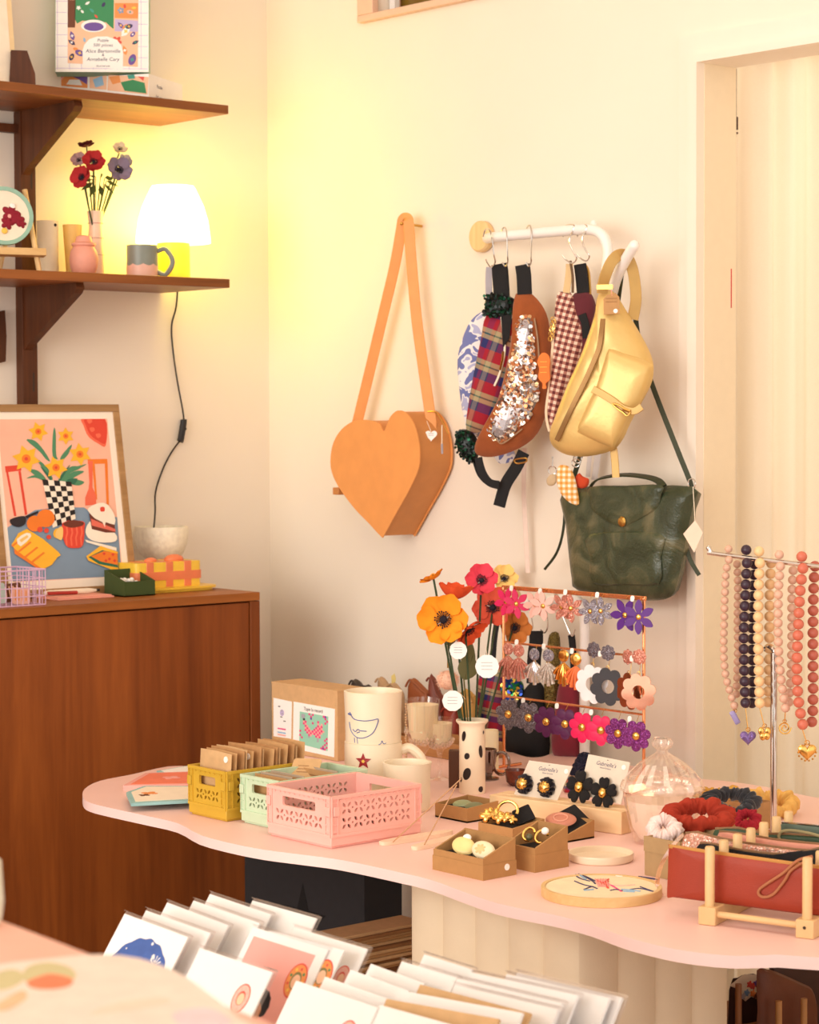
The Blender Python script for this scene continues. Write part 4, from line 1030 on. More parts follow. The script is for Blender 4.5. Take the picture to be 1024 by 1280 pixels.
# burgundy
BUR = M('burgundy_velvet', (92, 20, 34), .85, var=.1, scale=30, Sheen_Weight=.4)
f = pk(727, 330, .080)
t = thing('bum_bag', 'burgundy velvet bum bag tucked behind the houndstooth one', 'bum bag', f.at(735, 420))
o = smooth(f.uvs(c4([(500, 360), (530, 345), (565, 347), (588, 400), (580, 470), (565, 560), (530, 640), (490, 700), (470, 640), (500, 500), (505, 420)])), 3)
b = MB(); b.pillow(f, o, .016, .016, BUR); b.build('pouch', t)
b = MB(); b.strap(smooth3([f.at(*q, .016) for q in c4([(535, 430), (548, 470), (552, 520)])], 4), .018, .003, BLACKC, f.N); b.build('stripe', t)
bstrap(f, [(725, 330), (727, 345), (729, 366)], .028, BLACKC, .004, t=t)
b = MB(); b.tube(smooth3([f.at(*q, .0) for q in [(731, 330), (736, 340), (738, 368)]], 4), .003, BRASS, 6); b.build('strap_edge', t)
# houndstooth
HND = checks('houndstooth_wool', (238, 214, 196), (178, 120, 106), (104, 44, 46), .0135, .9, rot=.25)
f = pk(713, 332, .098)
t = thing('bum_bag', 'burgundy and cream houndstooth bum bag with a gold chain', 'bum bag', f.at(705, 460))
o = smooth(f.uvs(c4([(442, 355), (468, 345), (492, 347), (522, 420), (546, 510), (522, 620), (475, 720), (445, 830), (432, 882), (412, 872), (396, 820), (410, 700), (424, 560), (432, 440)])), 3)
b = MB(); b.pillow(f, o, .022, .02, HND); b.build('pouch', t)
bstrap(f, [(712, 330), (711, 345), (708, 366)], .016, M('cream_webbing', (222, 190, 140), .8), .004, t=t)
b = MB(); b.tube(smooth3([f.at(*q, .006) for q in [(713, 326), (716, 345), (716, 366)]], 4), .003, M('dark_cord', (110, 84, 60), .7), 6); b.build('cord', t)
b = MB(); b.strap(smooth3([f.at(*q, .016) for q in c4([(436, 440), (424, 560), (412, 700), (400, 800), (412, 872)])], 5), .006, .003, M('cream_zip', (234, 210, 180), .7), f.N); b.build('zip', t)
b = MB()
for i in range(9):
    q = f.at(*c4([(425 - i * 1.2 + (i % 2) * 6, 450 + i * 9)])[0], .027); b.tube([q + (f.U * cos(a) + f.V * 1.3 * sin(a) + f.N * .3 * sin(a + i)) * .0042 for a in [2 * pi * j / 8 for j in range(8)]], .0012, GOLD, 5, True)
b.build('gold_chain', t)
fo = Fr(f.at(*c4([(390, 638)])[0], .03), (-.9, -.42, 0))
b = MB(); ob_ = [fo.uv(*q) for q in c4([(378, 585), (390, 575), (405, 580), (416, 600), (414, 640), (416, 675), (400, 690), (402, 708), (388, 710), (388, 690), (372, 670), (376, 635), (368, 612)])]
b.prism(fo, smooth(ob_, 3), 0, .003, M('orange_leather_tag', (240, 120, 30), .6))
for y in (610, 630, 650): u, v = fo.uv(*c4([(392, y)])[0]); b.obox(fo, u - .008, u + .008, v, v + .001, .003, .0034, COLS['yellow'])
b.build('orange_tag', t, label='orange scalloped leather tag', sharp=40)
# gold pack
GLD = M('gold_leather', (222, 188, 118), .36, .3, var=.06, scale=18, bump=.2, bs=140)
GLDD = M('gold_leather_strap', (196, 158, 92), .42, .3, var=.06, scale=18)
f = Fr(WB(790, 310, RO + .035), (-.84, -.54, 0))
t = thing('bum_bag', 'large metallic gold leather cross body bag with a strapped front pocket', 'bum bag', f.at(750, 480))
gd = [(600, 350), (640, 338), (670, 365), (695, 405), (735, 470), (775, 540), (803, 610), (800, 680), (770, 745), (720, 835), (690, 900), (650, 942), (560, 965), (480, 960), (428, 930), (412, 885), (430, 830), (480, 700), (530, 590), (570, 480), (590, 410)]
o = smooth(f.uvs(c4(gd)), 3)
b = MB(); b.pillow(f, o, .045, .02, GLD, K=9, pw=3.6, wob=.003); b.build('pouch', t)
b = MB(); po = smooth(f.uvs(c4([(648, 553), (700, 572), (790, 612), (800, 640), (758, 760), (718, 810), (664, 920), (640, 928), (530, 882), (520, 868), (528, 835), (592, 690), (632, 570)]), .03), 3)
b.pillow(f.mv(0, 0, .034), po, .021, .01, GLD, K=7, pw=5); b.build('front_pocket', t, label='flapped gold front pocket')
b = MB(); zp = [f.at(*q, wz) for q, wz in zip(c4([(614, 448), (608, 500), (598, 560), (572, 625), (540, 695), (488, 800), (440, 905)]), (.038, .048, .052, .053, .052, .049, .034))]
b.strap(smooth3(zp, 5), .011, .004, M('bronze_zip', (140, 104, 60), .4, .6), f.N); b.build('zip', t)
b = MB(); b.tube([f.at(*c4([(615, 455)])[0], .032), f.at(*c4([(613, 490)])[0], .036)], .004, STEEL, 6); b.build('zip_pull', t)
b = MB(); b.strap(smooth3([f.at(*q, .059) for q in c4([(575, 712), (610, 730), (650, 755), (690, 785), (730, 795), (760, 778)])], 5), .015, .004, GLDD, f.N); b.build('pocket_strap', t)
b = MB(); b.tube(smooth3([f.at(*q, .064) for q in c4([(650, 768), (672, 772), (700, 790), (715, 800), (705, 812), (690, 800), (668, 785)])], 4, True), .0022, BRASS, 6, True); b.tube([f.at(*q, .064) for q in c4([(690, 786), (716, 796)])], .004, BRASS, 6); b.build('swivel_clip', t)
# gold strap over the upturned peg
pg = WB(786, 318, RO + .052)
bl = [f.at(*c4([q])[0], w) for q, w in [((612, 350), .02), ((614, 320), .024), ((625, 280), .03), ((645, 235), .03), ((672, 208), .02), ((700, 210), -.005), ((722, 250), -.012), ((734, 310), -.014), ((738, 380), -.014), ((726, 450), -.012)]]
b = MB(); b.strap(smooth3(bl, 6), .024, .003, GLDD, (-.55, -.83, 0)); b.build('strap', t)
b = MB(); fz = Fr(f.at(*c4([(622, 328)])[0], .03), f.N); b.prism(fz, rrect(-.017, -.005, .017, .005, .002), 0, .004, BRASS); b.build('buckle', t)
fz = Fr(f.at(*c4([(646, 392)])[0], .045), (-.8, -.6, .1))
b = MB(); tg = [fz.uv(*q) for q in c4([(630, 358), (662, 350), (676, 366), (677, 428), (618, 432), (616, 374)])]; b.prism(fz, tg, 0, .0012, KRAFT); u, v = fz.uv(*c4([(662, 418)])[0]); b.prism(fz, circ(.0045, 14, u, v), .0012, .0018, WHITE)
for y in (372, 385): u, v = fz.uv(*c4([(646, y)])[0]); b.obox(fz, u - .012, u + .012, v, v + .0012, .0012, .0016, KRAFTD)
b.tube([fz.p(*fz.uv(*c4([(648, 360)])[0]), .001), f.at(*c4([(645, 335)])[0], .034)], .001, COLS['pink'], 5); b.build('kraft_tag', t, label='kraft paper swing tag')
bstrap(f, [(767, 560, -.012), (769, 578, -.012), (770, 597, -.012)], .016, GLDD, t=t)
# grey webbing hanging behind the gold bag
f2 = pk(748, 540, .03)
b = MB(); b.strap([f2.at(*q) for q in [(752, 520), (749, 560), (743, 600)]], .014, .002, M('pale_grey_webbing', (214, 204, 200), .8), f2.N); b.strap([f2.at(*q, .003) for q in [(742, 520), (738, 560), (735, 596)]], .01, .002, M('pale_grey_webbing', (214, 204, 200), .8), f2.N)
b.build('loose_strap', label='pale grey loose straps hanging below the gold bag', cat='strap')
# key charms
def charm(lab, pts, k, mat, th, ring, nm='key_charm'):
    f = pk(*k)
    t = thing(nm, lab, 'key ring', f.O)
    o = smooth([f.uv(*q) for q in c4(pts)], 3); b = MB(); b.pillow(f, o, th, th, mat, 5); b.build('charm', t)
    b = MB(); q = f.at(*c4([ring])[0]); b.tube([q + (f.U * cos(a) + f.V * sin(a)) * .009 for a in [2 * pi * j / 16 for j in range(16)]], .0013, STEEL, 6, True)
    b.tube([q + Vector((0, 0, .009)), q + Vector((0, 0, .03))], .002, STEEL, 6); b.build('ring', t)
charm('yellow gingham half moon key charm hanging under the houndstooth bag', [(445, 1005), (470, 998), (492, 1010), (508, 1045), (518, 1090), (524, 1145), (490, 1140), (455, 1105), (440, 1060)], (711, 602, .125), checks('yellow_gingham', (250, 240, 222), (240, 190, 120), (222, 150, 60), .012), .007, (512, 990))
charm('red felt flower key charm behind the gingham one', [(510, 1045), (525, 1028), (538, 1040), (562, 1052), (556, 1078), (530, 1086), (512, 1075)], (728, 603, .10), M('red_felt', (206, 72, 36), .9), .006, (518, 975))
charm('pale round leather key charm behind the gingham one', [(402, 1050), (420, 1032), (438, 1034), (440, 1060), (425, 1076), (405, 1072)], (690, 602, .07), M('buff_leather', (206, 178, 140), .7), .004, (424, 1018))

# ------------------------------------------------------------------ green tote
GRN = NT('green_waxed_leather')
n1 = GRN.n('ShaderNodeTexNoise', {'Vector': GRN.coord('Object'), 'Scale': 13.0, 'Detail': 5.0, 'Distortion': .8}).outputs[0]
n2 = GRN.n('ShaderNodeTexNoise', {'Vector': GRN.coord('Object'), 'Scale': 220.0, 'Detail': 3.0}).outputs[0]
GRN.bsdf(GRN.ramp(n1, [(.3, lin((46, 54, 36))), (.5, lin((66, 74, 52))), (.68, lin((108, 104, 76)))]), .30, 0, (GRN.math('ADD', n1, GRN.math('MULTIPLY', n2, .12)), .5, .012), Specular_IOR_Level=.5); GRN = GRN.m
GRND = M('green_leather_edge', (44, 52, 30), .45, var=.1)
f = FB(.085)
t = thing('tote_bag', 'dark green waxed leather tote with flap clasp hanging below the rack', 'tote bag', f.at(785, 740))
body = f.uvs(c5([(527, 182), (700, 178), (935, 174), (936, 240), (922, 310), (905, 400), (888, 480), (866, 528), (800, 540), (700, 532), (572, 508), (556, 470), (546, 390), (536, 290)]))
b = MB(); b.pillow(f, smooth(body, 3), .03, .045, GRN, K=8, pw=5, wob=.0018); b.build('body', t)
fl = f.uvs(c5([(605, 176), (720, 172), (834, 170), (832, 205), (820, 245), (780, 275), (730, 302), (708, 306), (688, 300), (645, 278), (612, 250), (606, 215)]), .03)
b = MB(); b.pillow(f.mv(0, 0, .027), smooth(fl, 3), .008, .004, GRN, K=6, pw=7); b.build('flap', t)
pk_ = f.uvs(c5([(606, 325), (828, 322), (832, 400), (826, 486), (720, 490), (614, 484), (604, 400)]), .03)
b = MB(); b.pillow(f.mv(0, 0, .0275), smooth(pk_, 3), .0085, .004, GRN, K=6, pw=9); b.build('front_pocket', t)
fz = Fr(f.at(*c5([(712, 287)])[0], .036), (-1, 0, 0)); b = MB(); b.lathe([(.010, 0), (.011, .002), (.008, .005), (0, .006)], fz.O, BRASS, 20, fz); b.build('clasp', t)
b = MB(); b.strap(smooth3([f.at(*q, .012) for q in c5([(608, 180), (622, 160), (650, 146), (720, 137), (790, 144), (826, 156), (842, 174)])], 6), .02, .004, GRND, (-.3, 0, 1)); b.build('top_handle', t)
st = [f.at(*c5([(935, 190)])[0], -.01), WB(862, 600, .075), WB(846, 560, .07), WB(815, 480, .065), WB(800, 430, .07), WB(795, 400, .08), WB(793, 360, .10), WB(789, 332, .125), WB(783, 318, .15), WB(779, 322, .12), WB(776, 350, .10), WB(765, 420, .06), WB(740, 520, .055), WB(716, 600, .06), f.at(*c5([(530, 190)])[0], -.01)]
b = MB(); b.strap(smooth3(st, 6), .011, .003, GRND, (-.7, -.7, 0)); b.build('shoulder_strap', t)
b = MB(); b.strap(smooth3([f.at(*q, -.02) for q in c5([(524, 190), (527, 260), (520, 330), (500, 390), (463, 440)])], 5), .006, .002, GRND, (-.7, -.7, 0)); b.strap(smooth3([f.at(*q, -.02) for q in c5([(905, 300), (915, 360), (930, 410), (958, 458)])], 5), .009, .002, GRND, (-.7, -.7, 0)); b.build('strap_tail', t)
b = MB(); q = f.at(*c5([(934, 165)])[0], .0); b.tube([q + (f.U * cos(a) + f.V * sin(a)) * .010 for a in [2 * pi * j / 16 for j in range(16)]], .0018, STEEL, 6, True); b.build('strap_ring', t)
fz = Fr(f.at(*c5([(938, 330)])[0], .02), (-.8, -.6, 0)); b = MB(); b.prism(fz, [fz.uv(*q) for q in c5([(945, 282), (970, 322), (942, 386), (907, 326)])], 0, .0012, M('blush_card', (240, 216, 194), .7))
b.tube([fz.p(*fz.uv(*c5([(945, 290)])[0]), .001), f.at(*c5([(938, 175)])[0], .006)], .0008, CREAM, 5); b.build('price_tag', t, label='pale diamond shaped paper tag')

# ------------------------------------------------------------------ lower rack and its bags (seen through the earring stand)
R2 = .06
dp2 = WB(640, 752, .001)
t = rack('white tubular rack low on the wall behind the earring stand', dp2, [WB(643, 753, .02), WB(646, 753, .05), WB(660, 752, R2), WB(690, 750, R2), WB(715, 748.5, R2), WB(727, 756, R2), WB(731, 775, R2), WB(731, 830, R2), WB(731, 920, R2), WB(731, 1000, R2)], None)
def sh2(pts, lab): 
    b = MB(); b.tube(smooth3([WB(a, c_, R2 + d) for a, c_, d in pts], 6), .0017, STEEL, 7); b.build('s_hook', label=lab, cat='hook', group='steel hooks on the low white rack')
sh2([(674, 756, 0), (676, 745, 0), (680, 744, .01), (683, 760, .014), (685, 782, .01), (681, 791, .006), (676, 787, .008)], 'steel wire hook behind the pale pink flower earrings')
sh2([(690, 757, 0), (692, 745, 0), (697, 744, .01), (700, 760, .014), (712, 790, .01), (716, 795, .006), (719, 787, .008)], 'steel wire hook behind the rose glitter flower earrings')
sh2([(655, 756, 0), (657, 745, 0), (660, 745, .01), (662, 760, .014), (666, 782, .01), (663, 789, .006), (660, 785, .008)], 'steel wire hook behind the magenta flower earrings')
VEL = M('raspberry_velvet', (128, 16, 44), .8, var=.15, scale=20, Sheen_Weight=.5)
ce = crop(600, 700, 4.267)
f = pk(716, 795, R2 + .0)
t = thing('bum_bag', 'raspberry velvet bum bag hanging low behind the earring stand', 'bum bag', f.at(716, 950))
b = MB(); b.pillow(f, smooth(f.uvs(ce([(430, 640), (500, 600), (530, 650), (545, 800), (545, 1030), (500, 1060), (400, 1050), (380, 950), (400, 800)])), 3), .025, .02, VEL, wob=.003); b.build('pouch', t)
bstrap(f, ce([(488, 400), (494, 450), (498, 520), (505, 620)]), .016, BLACKC, .003, t=t)
f = pk(672, 790, R2 + .02)
t = thing('bum_bag', 'black pleated bum bag hanging low behind the earring stand', 'bum bag', f.at(660, 950))
b = MB(); b.pillow(f, smooth(f.uvs(ce([(140, 900), (160, 840), (230, 700), (300, 640), (350, 700), (365, 850), (370, 1040), (280, 1070), (150, 1050)])), 3), .026, .02, BLACKC, wob=.004); b.build('pouch', t)
bstrap(f, ce([(300, 378), (300, 440), (290, 520), (285, 660)]), .032, BLACKC, .0, t=t)
f = pk(695, 780, R2 + .012)
t = thing('bum_bag', 'olive gold glitter bum bag hanging low behind the silver earrings', 'bum bag', f.at(690, 880))
b = MB(); b.pillow(f, smooth(f.uvs(ce([(370, 400), (420, 390), (430, 500), (425, 720), (400, 790), (350, 790), (345, 640), (360, 500)])), 3), .016, .014, glitter('olive_glitter', (88, 74, 34), (170, 150, 80), 700)); b.build('pouch', t)
f = pk(640, 790, R2 + .0)
t = thing('bum_bag', 'blue tartan bum bag hanging low behind the flower vase', 'bum bag', f.at(620, 900))
b = MB(); b.pillow(f, smooth(f.uvs([(598, 850), (610, 830), (628, 838), (630, 900), (628, 950), (612, 965), (598, 930)]), 3), .018, .014, tartan('blue_tartan', .045, .2)); b.build('pouch', t)
bstrap(f, [(622, 775), (618, 800), (615, 845)], .014, BLACKC, .0, t=t)
f = pk(648, 790, R2 + .04)
t = thing('bum_bag', 'green and blue sequin bum bag hanging low behind the rose earrings', 'bum bag', f.at(648, 870))
o = smooth(f.uvs(ce([(130, 650), (180, 630), (225, 650), (235, 700), (200, 735), (140, 730)])), 3)
SEQB = [M('sequin_emerald', (20, 120, 70), .2, .7), M('sequin_cobalt', (30, 60, 140), .2, .7), M('sequin_gold', (200, 170, 70), .2, .8)]
b = MB(); b.pillow(f, o, .018, .014, SEQB[0]); seq(b, f, o, .018, SEQB, 60, .005, rn); b.build('pouch', t, smooth_=False)
# ------------------------------------------------------------------ wavy pink table
ZT = .78
def T(px, py, z=ZT): return ZP(px, py, z)
def FTx(P): return Fr(P, (0, 0, 1), (0, 1, 0))        # flat frame: u = +x, v = +y
def FTy(P): return Fr(P, (0, 0, 1), (1, 0, 0))        # flat frame: v = +x (into the table), u = -y (towards the viewer's right)
TK = .018
bot = [(104, 1008), (113, 1015), (140, 1022), (180, 1031), (222, 1041), (250, 1056), (290, 1067), (330, 1075), (375, 1081), (420, 1087), (460, 1095), (500, 1104), (540, 1114), (580, 1129), (620, 1143), (660, 1152), (700, 1160), (740, 1171), (780, 1186), (820, 1197), (860, 1205), (920, 1211), (1024, 1213)]
front = [(P.x, P.y) for P in (T(a, c_, ZT - TK) for a, c_ in bot)]
back = [(P.x, P.y) for P in (T(a, c_) for a, c_ in [(1010, 995), (960, 984), (905, 976), (860, 972), (820, 962), (780, 956), (745, 953), (733, 948), (721, 942), (706, 939), (692, 941), (677, 946), (658, 946), (633, 938), (618, 936), (590, 940), (560, 936), (530, 928), (490, 926), (450, 934), (410, 932), (370, 936), (330, 946), (290, 948), (250, 957), (210, 958), (165, 968), (125, 976), (106, 986)])]
ext = [(front[-1][0] + .10, front[-1][1] - .35), (front[-1][0] + .40, front[-1][1] - .50), (back[0][0], back[0][1] - .55), (back[0][0] + .0, back[0][1] - .2)]
outl = smooth(front + ext + back, 3)
outl = [(min(x, -.06), y) for x, y in outl]
g0 = Fr((0, 0, 0), (0, 0, 1), (0, 1, 0))
tx = T(560, 1010)
t = thing('display_table', 'pale pink wavy edged display table standing along the wall', 'table', (tx.x, tx.y, 0))
b = MB(); b.prism(g0, outl, ZT - TK, ZT, PINKT, PINKE); b.build('tabletop', t, bevel=.0025, sharp=50)
# fluted fabric pedestal
pc = ZP(724, 1150, .0); Pn = hit(724, 1190, Vector((0, 0, .55)), Vector((0, 0, 1)))
LIN = M('linen_cover', (240, 222, 192), .9, var=.03, scale=12, bump=.15, bs=300)
Kp = DP(724, 1200, 3.62)
def px_y(px, x):      # y on the plane x = const seen at pixel column px
    return hit(px, 1180, Vector((x, 0, 0)), Vector((1, 0, 0))).y
def px_x(px, y): return hit(px, 1180, Vector((0, y, 0)), Vector((0, 1, 0))).x
yl = px_y(515, Kp.x); xr = px_x(909, Kp.y)
pts = []; n = 100
for i in range(n + 1):
    s_ = i / n; y = yl + (Kp.y - yl) * s_; pts.append((Kp.x - .010 * abs(sin(s_ * pi * 5.0)) ** .7, y))
for i in range(n + 1):
    s_ = i / n; x = Kp.x + (xr - Kp.x) * s_; pts.append((x, Kp.y - .010 * abs(sin(s_ * pi * 4.0)) ** .7))
pts += [(xr, yl)]
b = MB(); b.prism(g0, pts, .0, ZT - TK - .001, LIN); b.build('fluted_pedestal', t, sharp=60, label='cream fluted fabric pedestal under the pink top')

# ------------------------------------------------------------------ folding crates
LEAFO = lambda u, v, a, L, w: [(u + (L * s) * cos(a) - (w * k) * sin(a), v + (L * s) * sin(a) + (w * k) * cos(a)) for s, k in [(0, 0), (.25, .38), (.5, .5), (.75, .38), (1, 0), (.75, -.38), (.5, -.5), (.25, -.38)]]
def crate(near, left, rightpx, toppx, col, name_lab, what, hfix=None, Lfix=None):
    P = T(*near); W = abs(T(*left).y - P.y)
    L = Lfix or abs(hit(rightpx, 1000, Vector((0, P.y, 0)), Vector((0, 1, 0))).x - P.x)
    Hh = hfix or Fr(P, (-1, 0, 0)).uv(*toppx)[1]
    mt = M(col[0], col[1], .5, var=.02); mi = M(col[0] + '_inner', tuple(int(c * .97) for c in col[1]), .55, var=.02)
    t = thing('folding_crate', name_lab, 'crate', (P.x + L / 2, P.y + W / 2, ZT))
    th = .005; zb = Hh * .24
    b = MB(); b.box((P.x + .004, P.y + .004, ZT), (P.x + L - .004, P.y + W - .004, ZT + zb), mt)
    b.box((P.x, P.y, ZT + .004), (P.x + L, P.y + W, ZT + zb), mt); b.build('base', t, bevel=.0015)
    for nm, O, N, U, wd, handle in (('end_panel', (P.x, P.y + W, ZT), (-1, 0, 0), None, W, True), ('end_panel', (P.x + L, P.y, ZT), (1, 0, 0), None, W, True), ('side_panel', (P.x, P.y, ZT), (0, -1, 0), None, L, False), ('side_panel', (P.x + L, P.y + W, ZT), (0, 1, 0), None, L, False)):
        f = Fr(O, N); hs = []
        c0, c1_ = .018 + .004, wd - .022
        v0, v1 = zb + .007, Hh - .010
        if handle:
            hs.append(rrect(c0 + (c1_ - c0) * .16, Hh * .66, c1_ - (c1_ - c0) * .16, Hh * .84, .003)); v1 = Hh * .62
        ny = 1 if handle else 2; nx = max(3, round((c1_ - c0) / ((v1 - v0) / ny)))
        du, dv = (c1_ - c0) / nx, (v1 - v0) / ny
        for i in range(nx):
            for j in range(ny):
                u, v = c0 + du * (i + .5), v0 + dv * (j + .5); q = min(du, dv) * 1.08
                for k in range(4): a = pi / 4 + k * pi / 2; hs.append(LEAFO(u + q * .09 * cos(a), v + q * .09 * sin(a), a, q * .40, q * .20))
                if i: hs.append([(u - du / 2 + q * .07 * cos(a), v + q * .07 * sin(a)) for a in [pi * 2 * k / 8 for k in range(8)]])
        b = MB(); b.holes(f, [(0.003, zb), (wd - .003, zb), (wd - .003, Hh), (.003, Hh)], hs, -th, 0, mt)
        b.obox(f, .0004, wd - .0004, Hh - .005, Hh + .0004, -.001, .0024, mt); b.obox(f, .0004, wd - .0004, zb - .002, zb + .003, -.001, .0024, mt)
        for u in (.0009, .013, wd - .015, wd - .0029):
            b.obox(f, u, u + .002, zb + .001, Hh - .001, -.001, .0022, mt)
        for u0_ in (.0035, wd - .0155):
            for k in range(5): v = zb + (Hh - zb) * (k + .5) / 5.5; b.obox(f, u0_, u0_ + .012, v, v + .002, -.001, .0018, mt)
        nn = int((wd - .04) / .012)
        for k in range(nn): u = .022 + (wd - .044) * k / max(1, nn - 1); b.obox(f, u - .003, u + .003, Hh - .0085, Hh - .0065, 0, .0015, mt)
        b.build(nm, t, smooth_=False)
        for u in ((.010,) if not handle else (.006, wd - .006)):
            b = MB(); b.obox(f, u - .006, u + .006, Hh * .62, Hh * .80, .0015, .004, mt); b.build('latch', t, bevel=.0008)
    return P, L, W, Hh, t
py_, L, W, Hh, cr1 = crate((283, 1028), (231.6, 1018), 0, (281.4, 965), ('mustard_plastic', (208, 168, 52)), 'mustard yellow folding crate full of kraft paper packets', '', Lfix=.205)
yP, yL, yW, yH = py_, L, W, Hh
mP, mL, mW, mH, _ = crate((350, 1039), (302, 1028), 0, (349.5, 977), ('mint_plastic', (200, 222, 190)), 'pale mint folding crate holding kraft labels', '', Lfix=.205)
pP, pL, pW, pH, _ = crate((414, 1062), (353, 1041), 526, (411, 996), ('pink_plastic', (250, 188, 176)), 'pale pink folding crate with flower cut-outs, empty', '')
print('crates', yL, yW, yH, mL, mW, mH, pL, pW, pH)
# kraft packets in the yellow crate
rn = random.Random(21)
N = 14; cnt = ['first', 'second', 'third', 'fourth', 'fifth', 'sixth', 'seventh', 'eighth', 'ninth', 'tenth', 'eleventh', 'twelfth', 'thirteenth', 'fourteenth']
for i in range(N):
    x = yP.x + .016 + (yL - .034) * i / (N - 1); hh = .105 + rn.uniform(-.004, .004)
    f = Fr((x, yP.y + yW - .008 - rn.uniform(0, .002), ZT + yH * .24 + .0005), (-1, rn.uniform(-.04, .04), .0 + rn.uniform(.02, .10)))
    w_ = yW - .019
    b = MB(); o = [(0, 0), (w_, 0), (w_, hh - .002), (w_ * .5, hh), (0, hh - .001)]
    b.pillow(f, o, .0035, .002, [KRAFTL, M('kraft_packet_mid', (196, 152, 102), .8, var=.08, scale=60), M('kraft_packet_tan', (182, 134, 86), .8, var=.08, scale=60)][i % 3], 4, pw=8, wob=.0006)
    if i % 4 == 0: b.prism(f, circ(.006, 16, w_ * .87, hh - .013), .0, .0046, WHITE)
    b.build('paper_packet', label='kraft paper packet in the mustard crate, %s from its front panel' % cnt[i], cat='packet', group='kraft packets in the mustard crate', sharp=60)
# labels in the mint crate
for i in range(6):
    x = mP.x + .02 + .011 * i + (.06 if i > 3 else 0); f = Fr((x, mP.y + mW - .008, ZT + mH * .24 + .001), (-1, 0, .12 + .02 * i))
    w_ = mW - .018 - .004 * (i % 3); hh = .068 + .002 * (i % 2)
    b = MB(); b.prism(f, [(0, 0), (w_, 0), (w_, hh), (0, hh)], 0, .0012, [KRAFT, M('grey_kraft', (180, 160, 136), .8)][i % 2])
    b.obox(f, w_ * .15, w_ * .7, hh - .012, hh - .010, .0012, .0014, KRAFTD); b.prism(f, circ(.004, 12, w_ * .85, hh - .01), .0012, .0016, WHITE)
    b.build('card_label', label='kraft label standing in the mint crate, %s from its front panel' % cnt[i], cat='label', group='kraft labels in the mint crate')
f = Fr((mP.x + mL * .52, mP.y + mW * .95, ZT + mH * .80), (-.5, -.35, .8)); b = MB(); b.prism(f, rrect(0, 0, .055, .05, .006), 0, .0015, KRAFTL)
for v in (.030, .022, .014): b.obox(f, .012, .042 - v * .3, v, v + .0015, .0015, .0018, KRAFTD)
b.build('kraft_tag', label='large pale kraft tag lying tilted across the mint crate', cat='tag')
f = Fr((mP.x + mL * .86, mP.y + mW * .8, ZT + mH * .3), (-.5, -.35, .6)); b = MB(); b.prism(f, rrect(0, 0, .04, .075, .004), 0, .0015, M('slate_card', (120, 124, 128), .7)); b.build('kraft_tag', label='slate grey tag leaning at the far end of the mint crate', cat='tag')

# booklets at the tip of the table
def booklet(pts, z0, th, mats, lab, deco=None):
    t = thing('booklet', lab, 'booklet', T(*pts[0]))
    P = [ZP(a, c_, ZT + z0) for a, c_ in pts]
    q = [(p.x, p.y) for p in P]
    b = MB(); b.prism(g0, q, ZT + z0, ZT + z0 + th, mats[0]); b.build('cover', t)
    cx, cy = sum(p[0] for p in q) / len(q), sum(p[1] for p in q) / len(q)
    k = [(cx + (x - cx) * .86, cy + (y - cy) * .86) for x, y in q]
    b = MB(); b.prism(g0, k, ZT + z0 + th, ZT + z0 + th + .0006, mats[1])
    if deco:
        for dx, dy, r, m in deco: b.prism(g0, petals(4, r * .5, r, 3, 0.5) if r > .008 else circ(r, 10), 0, 0, m) if False else b.prism(g0, [(cx + dx + a, cy + dy + c_) for a, c_ in petals(4, r * .5, r, 3, .5)], ZT + z0 + th + .0006, ZT + z0 + th + .001, m)
    b.build('cover_print', t)
CY = M('sea_blue_card', (150, 196, 196), .6); CORL = M('coral_card', (244, 130, 100), .6)
booklet([(196, 967), (250, 958), (270, 958), (250, 972), (208, 973)], .0, .006, (CY, WHITE), 'pale blue booklet at the back of the pile on the table tip')
booklet([(154, 988), (182, 972), (245, 970), (262, 980), (246, 986)], .0, .010, (M('pink_card', (246, 176, 166), .6), CORL), 'coral pink booklet in the middle of the pile on the table tip', [(.0, .01, .02, COLS['pink'])])
booklet([(164, 1008), (158, 994), (180, 986), (252, 986), (255, 1003)], .0115, .006, (CY, CREAM), 'sea blue edged booklet in front of the mustard crate on the table tip', [(-.02, .012, .018, COLS['orange']), (-.04, .0, .012, COLS['brown'])])

# kraft box with stickers
P = T(422, 952); f = Fr(P, (-1, 0, 0)); u0 = f.uv(340, 930)[0]; ht = f.uv(421, 864)[1]
t = thing('kraft_box', 'kraft cardboard kit box with two white stickers behind the crates', 'box', P + Vector((.04, .1, 0)))
b = MB(); b.box((P.x, P.y, ZT + .0005), (P.x + .085, P.y - u0, ZT + ht), KRAFTL); b.build('carton', t, bevel=.001)
b = MB(); b.box((P.x - .0006, P.y - .0006, ZT + ht - .003), (P.x + .086, P.y - u0 + .0006, ZT + ht + .001), KRAFTL); b.build('lid', t)
ck = crop(330, 830, 8.533)
b = MB(); s1 = f.uvs(ck([(104, 360), (300, 402), (292, 800), (104, 770)])); b.prism(f, s1, 0, .0005, WHITE)
for x, y, k in [(165, 452, 'black'), (190, 500, 'grey'), (200, 530, 'grey'), (188, 565, 'black'), (222, 610, 'black')]:
    u, v = f.uv(*ck([(x, y)])[0]); b.prism(f, rrect(u - .004, v - .001, u + .004, v + .001, .0009), .0005, .0008, COLS[k])
for y, k in [(700, 'magenta'), (740, 'cyan'), (765, 'pink')]: u, v = f.uv(*ck([(195, y)])[0]); b.obox(f, u - .016, u + .014, v, v + .003, .0005, .0008, COLS[k])
u, v = f.uv(*ck([(195, 520)])[0]); b.prism(f, circ(.0075, 20, u, v), .0005, .0007, COLS['lilac']); b.build('side_sticker', t)
b = MB(); s2 = f.uvs(ck([(318, 400), (758, 480), (750, 995), (310, 900)])); b.prism(f, s2, 0, .0005, WHITE)
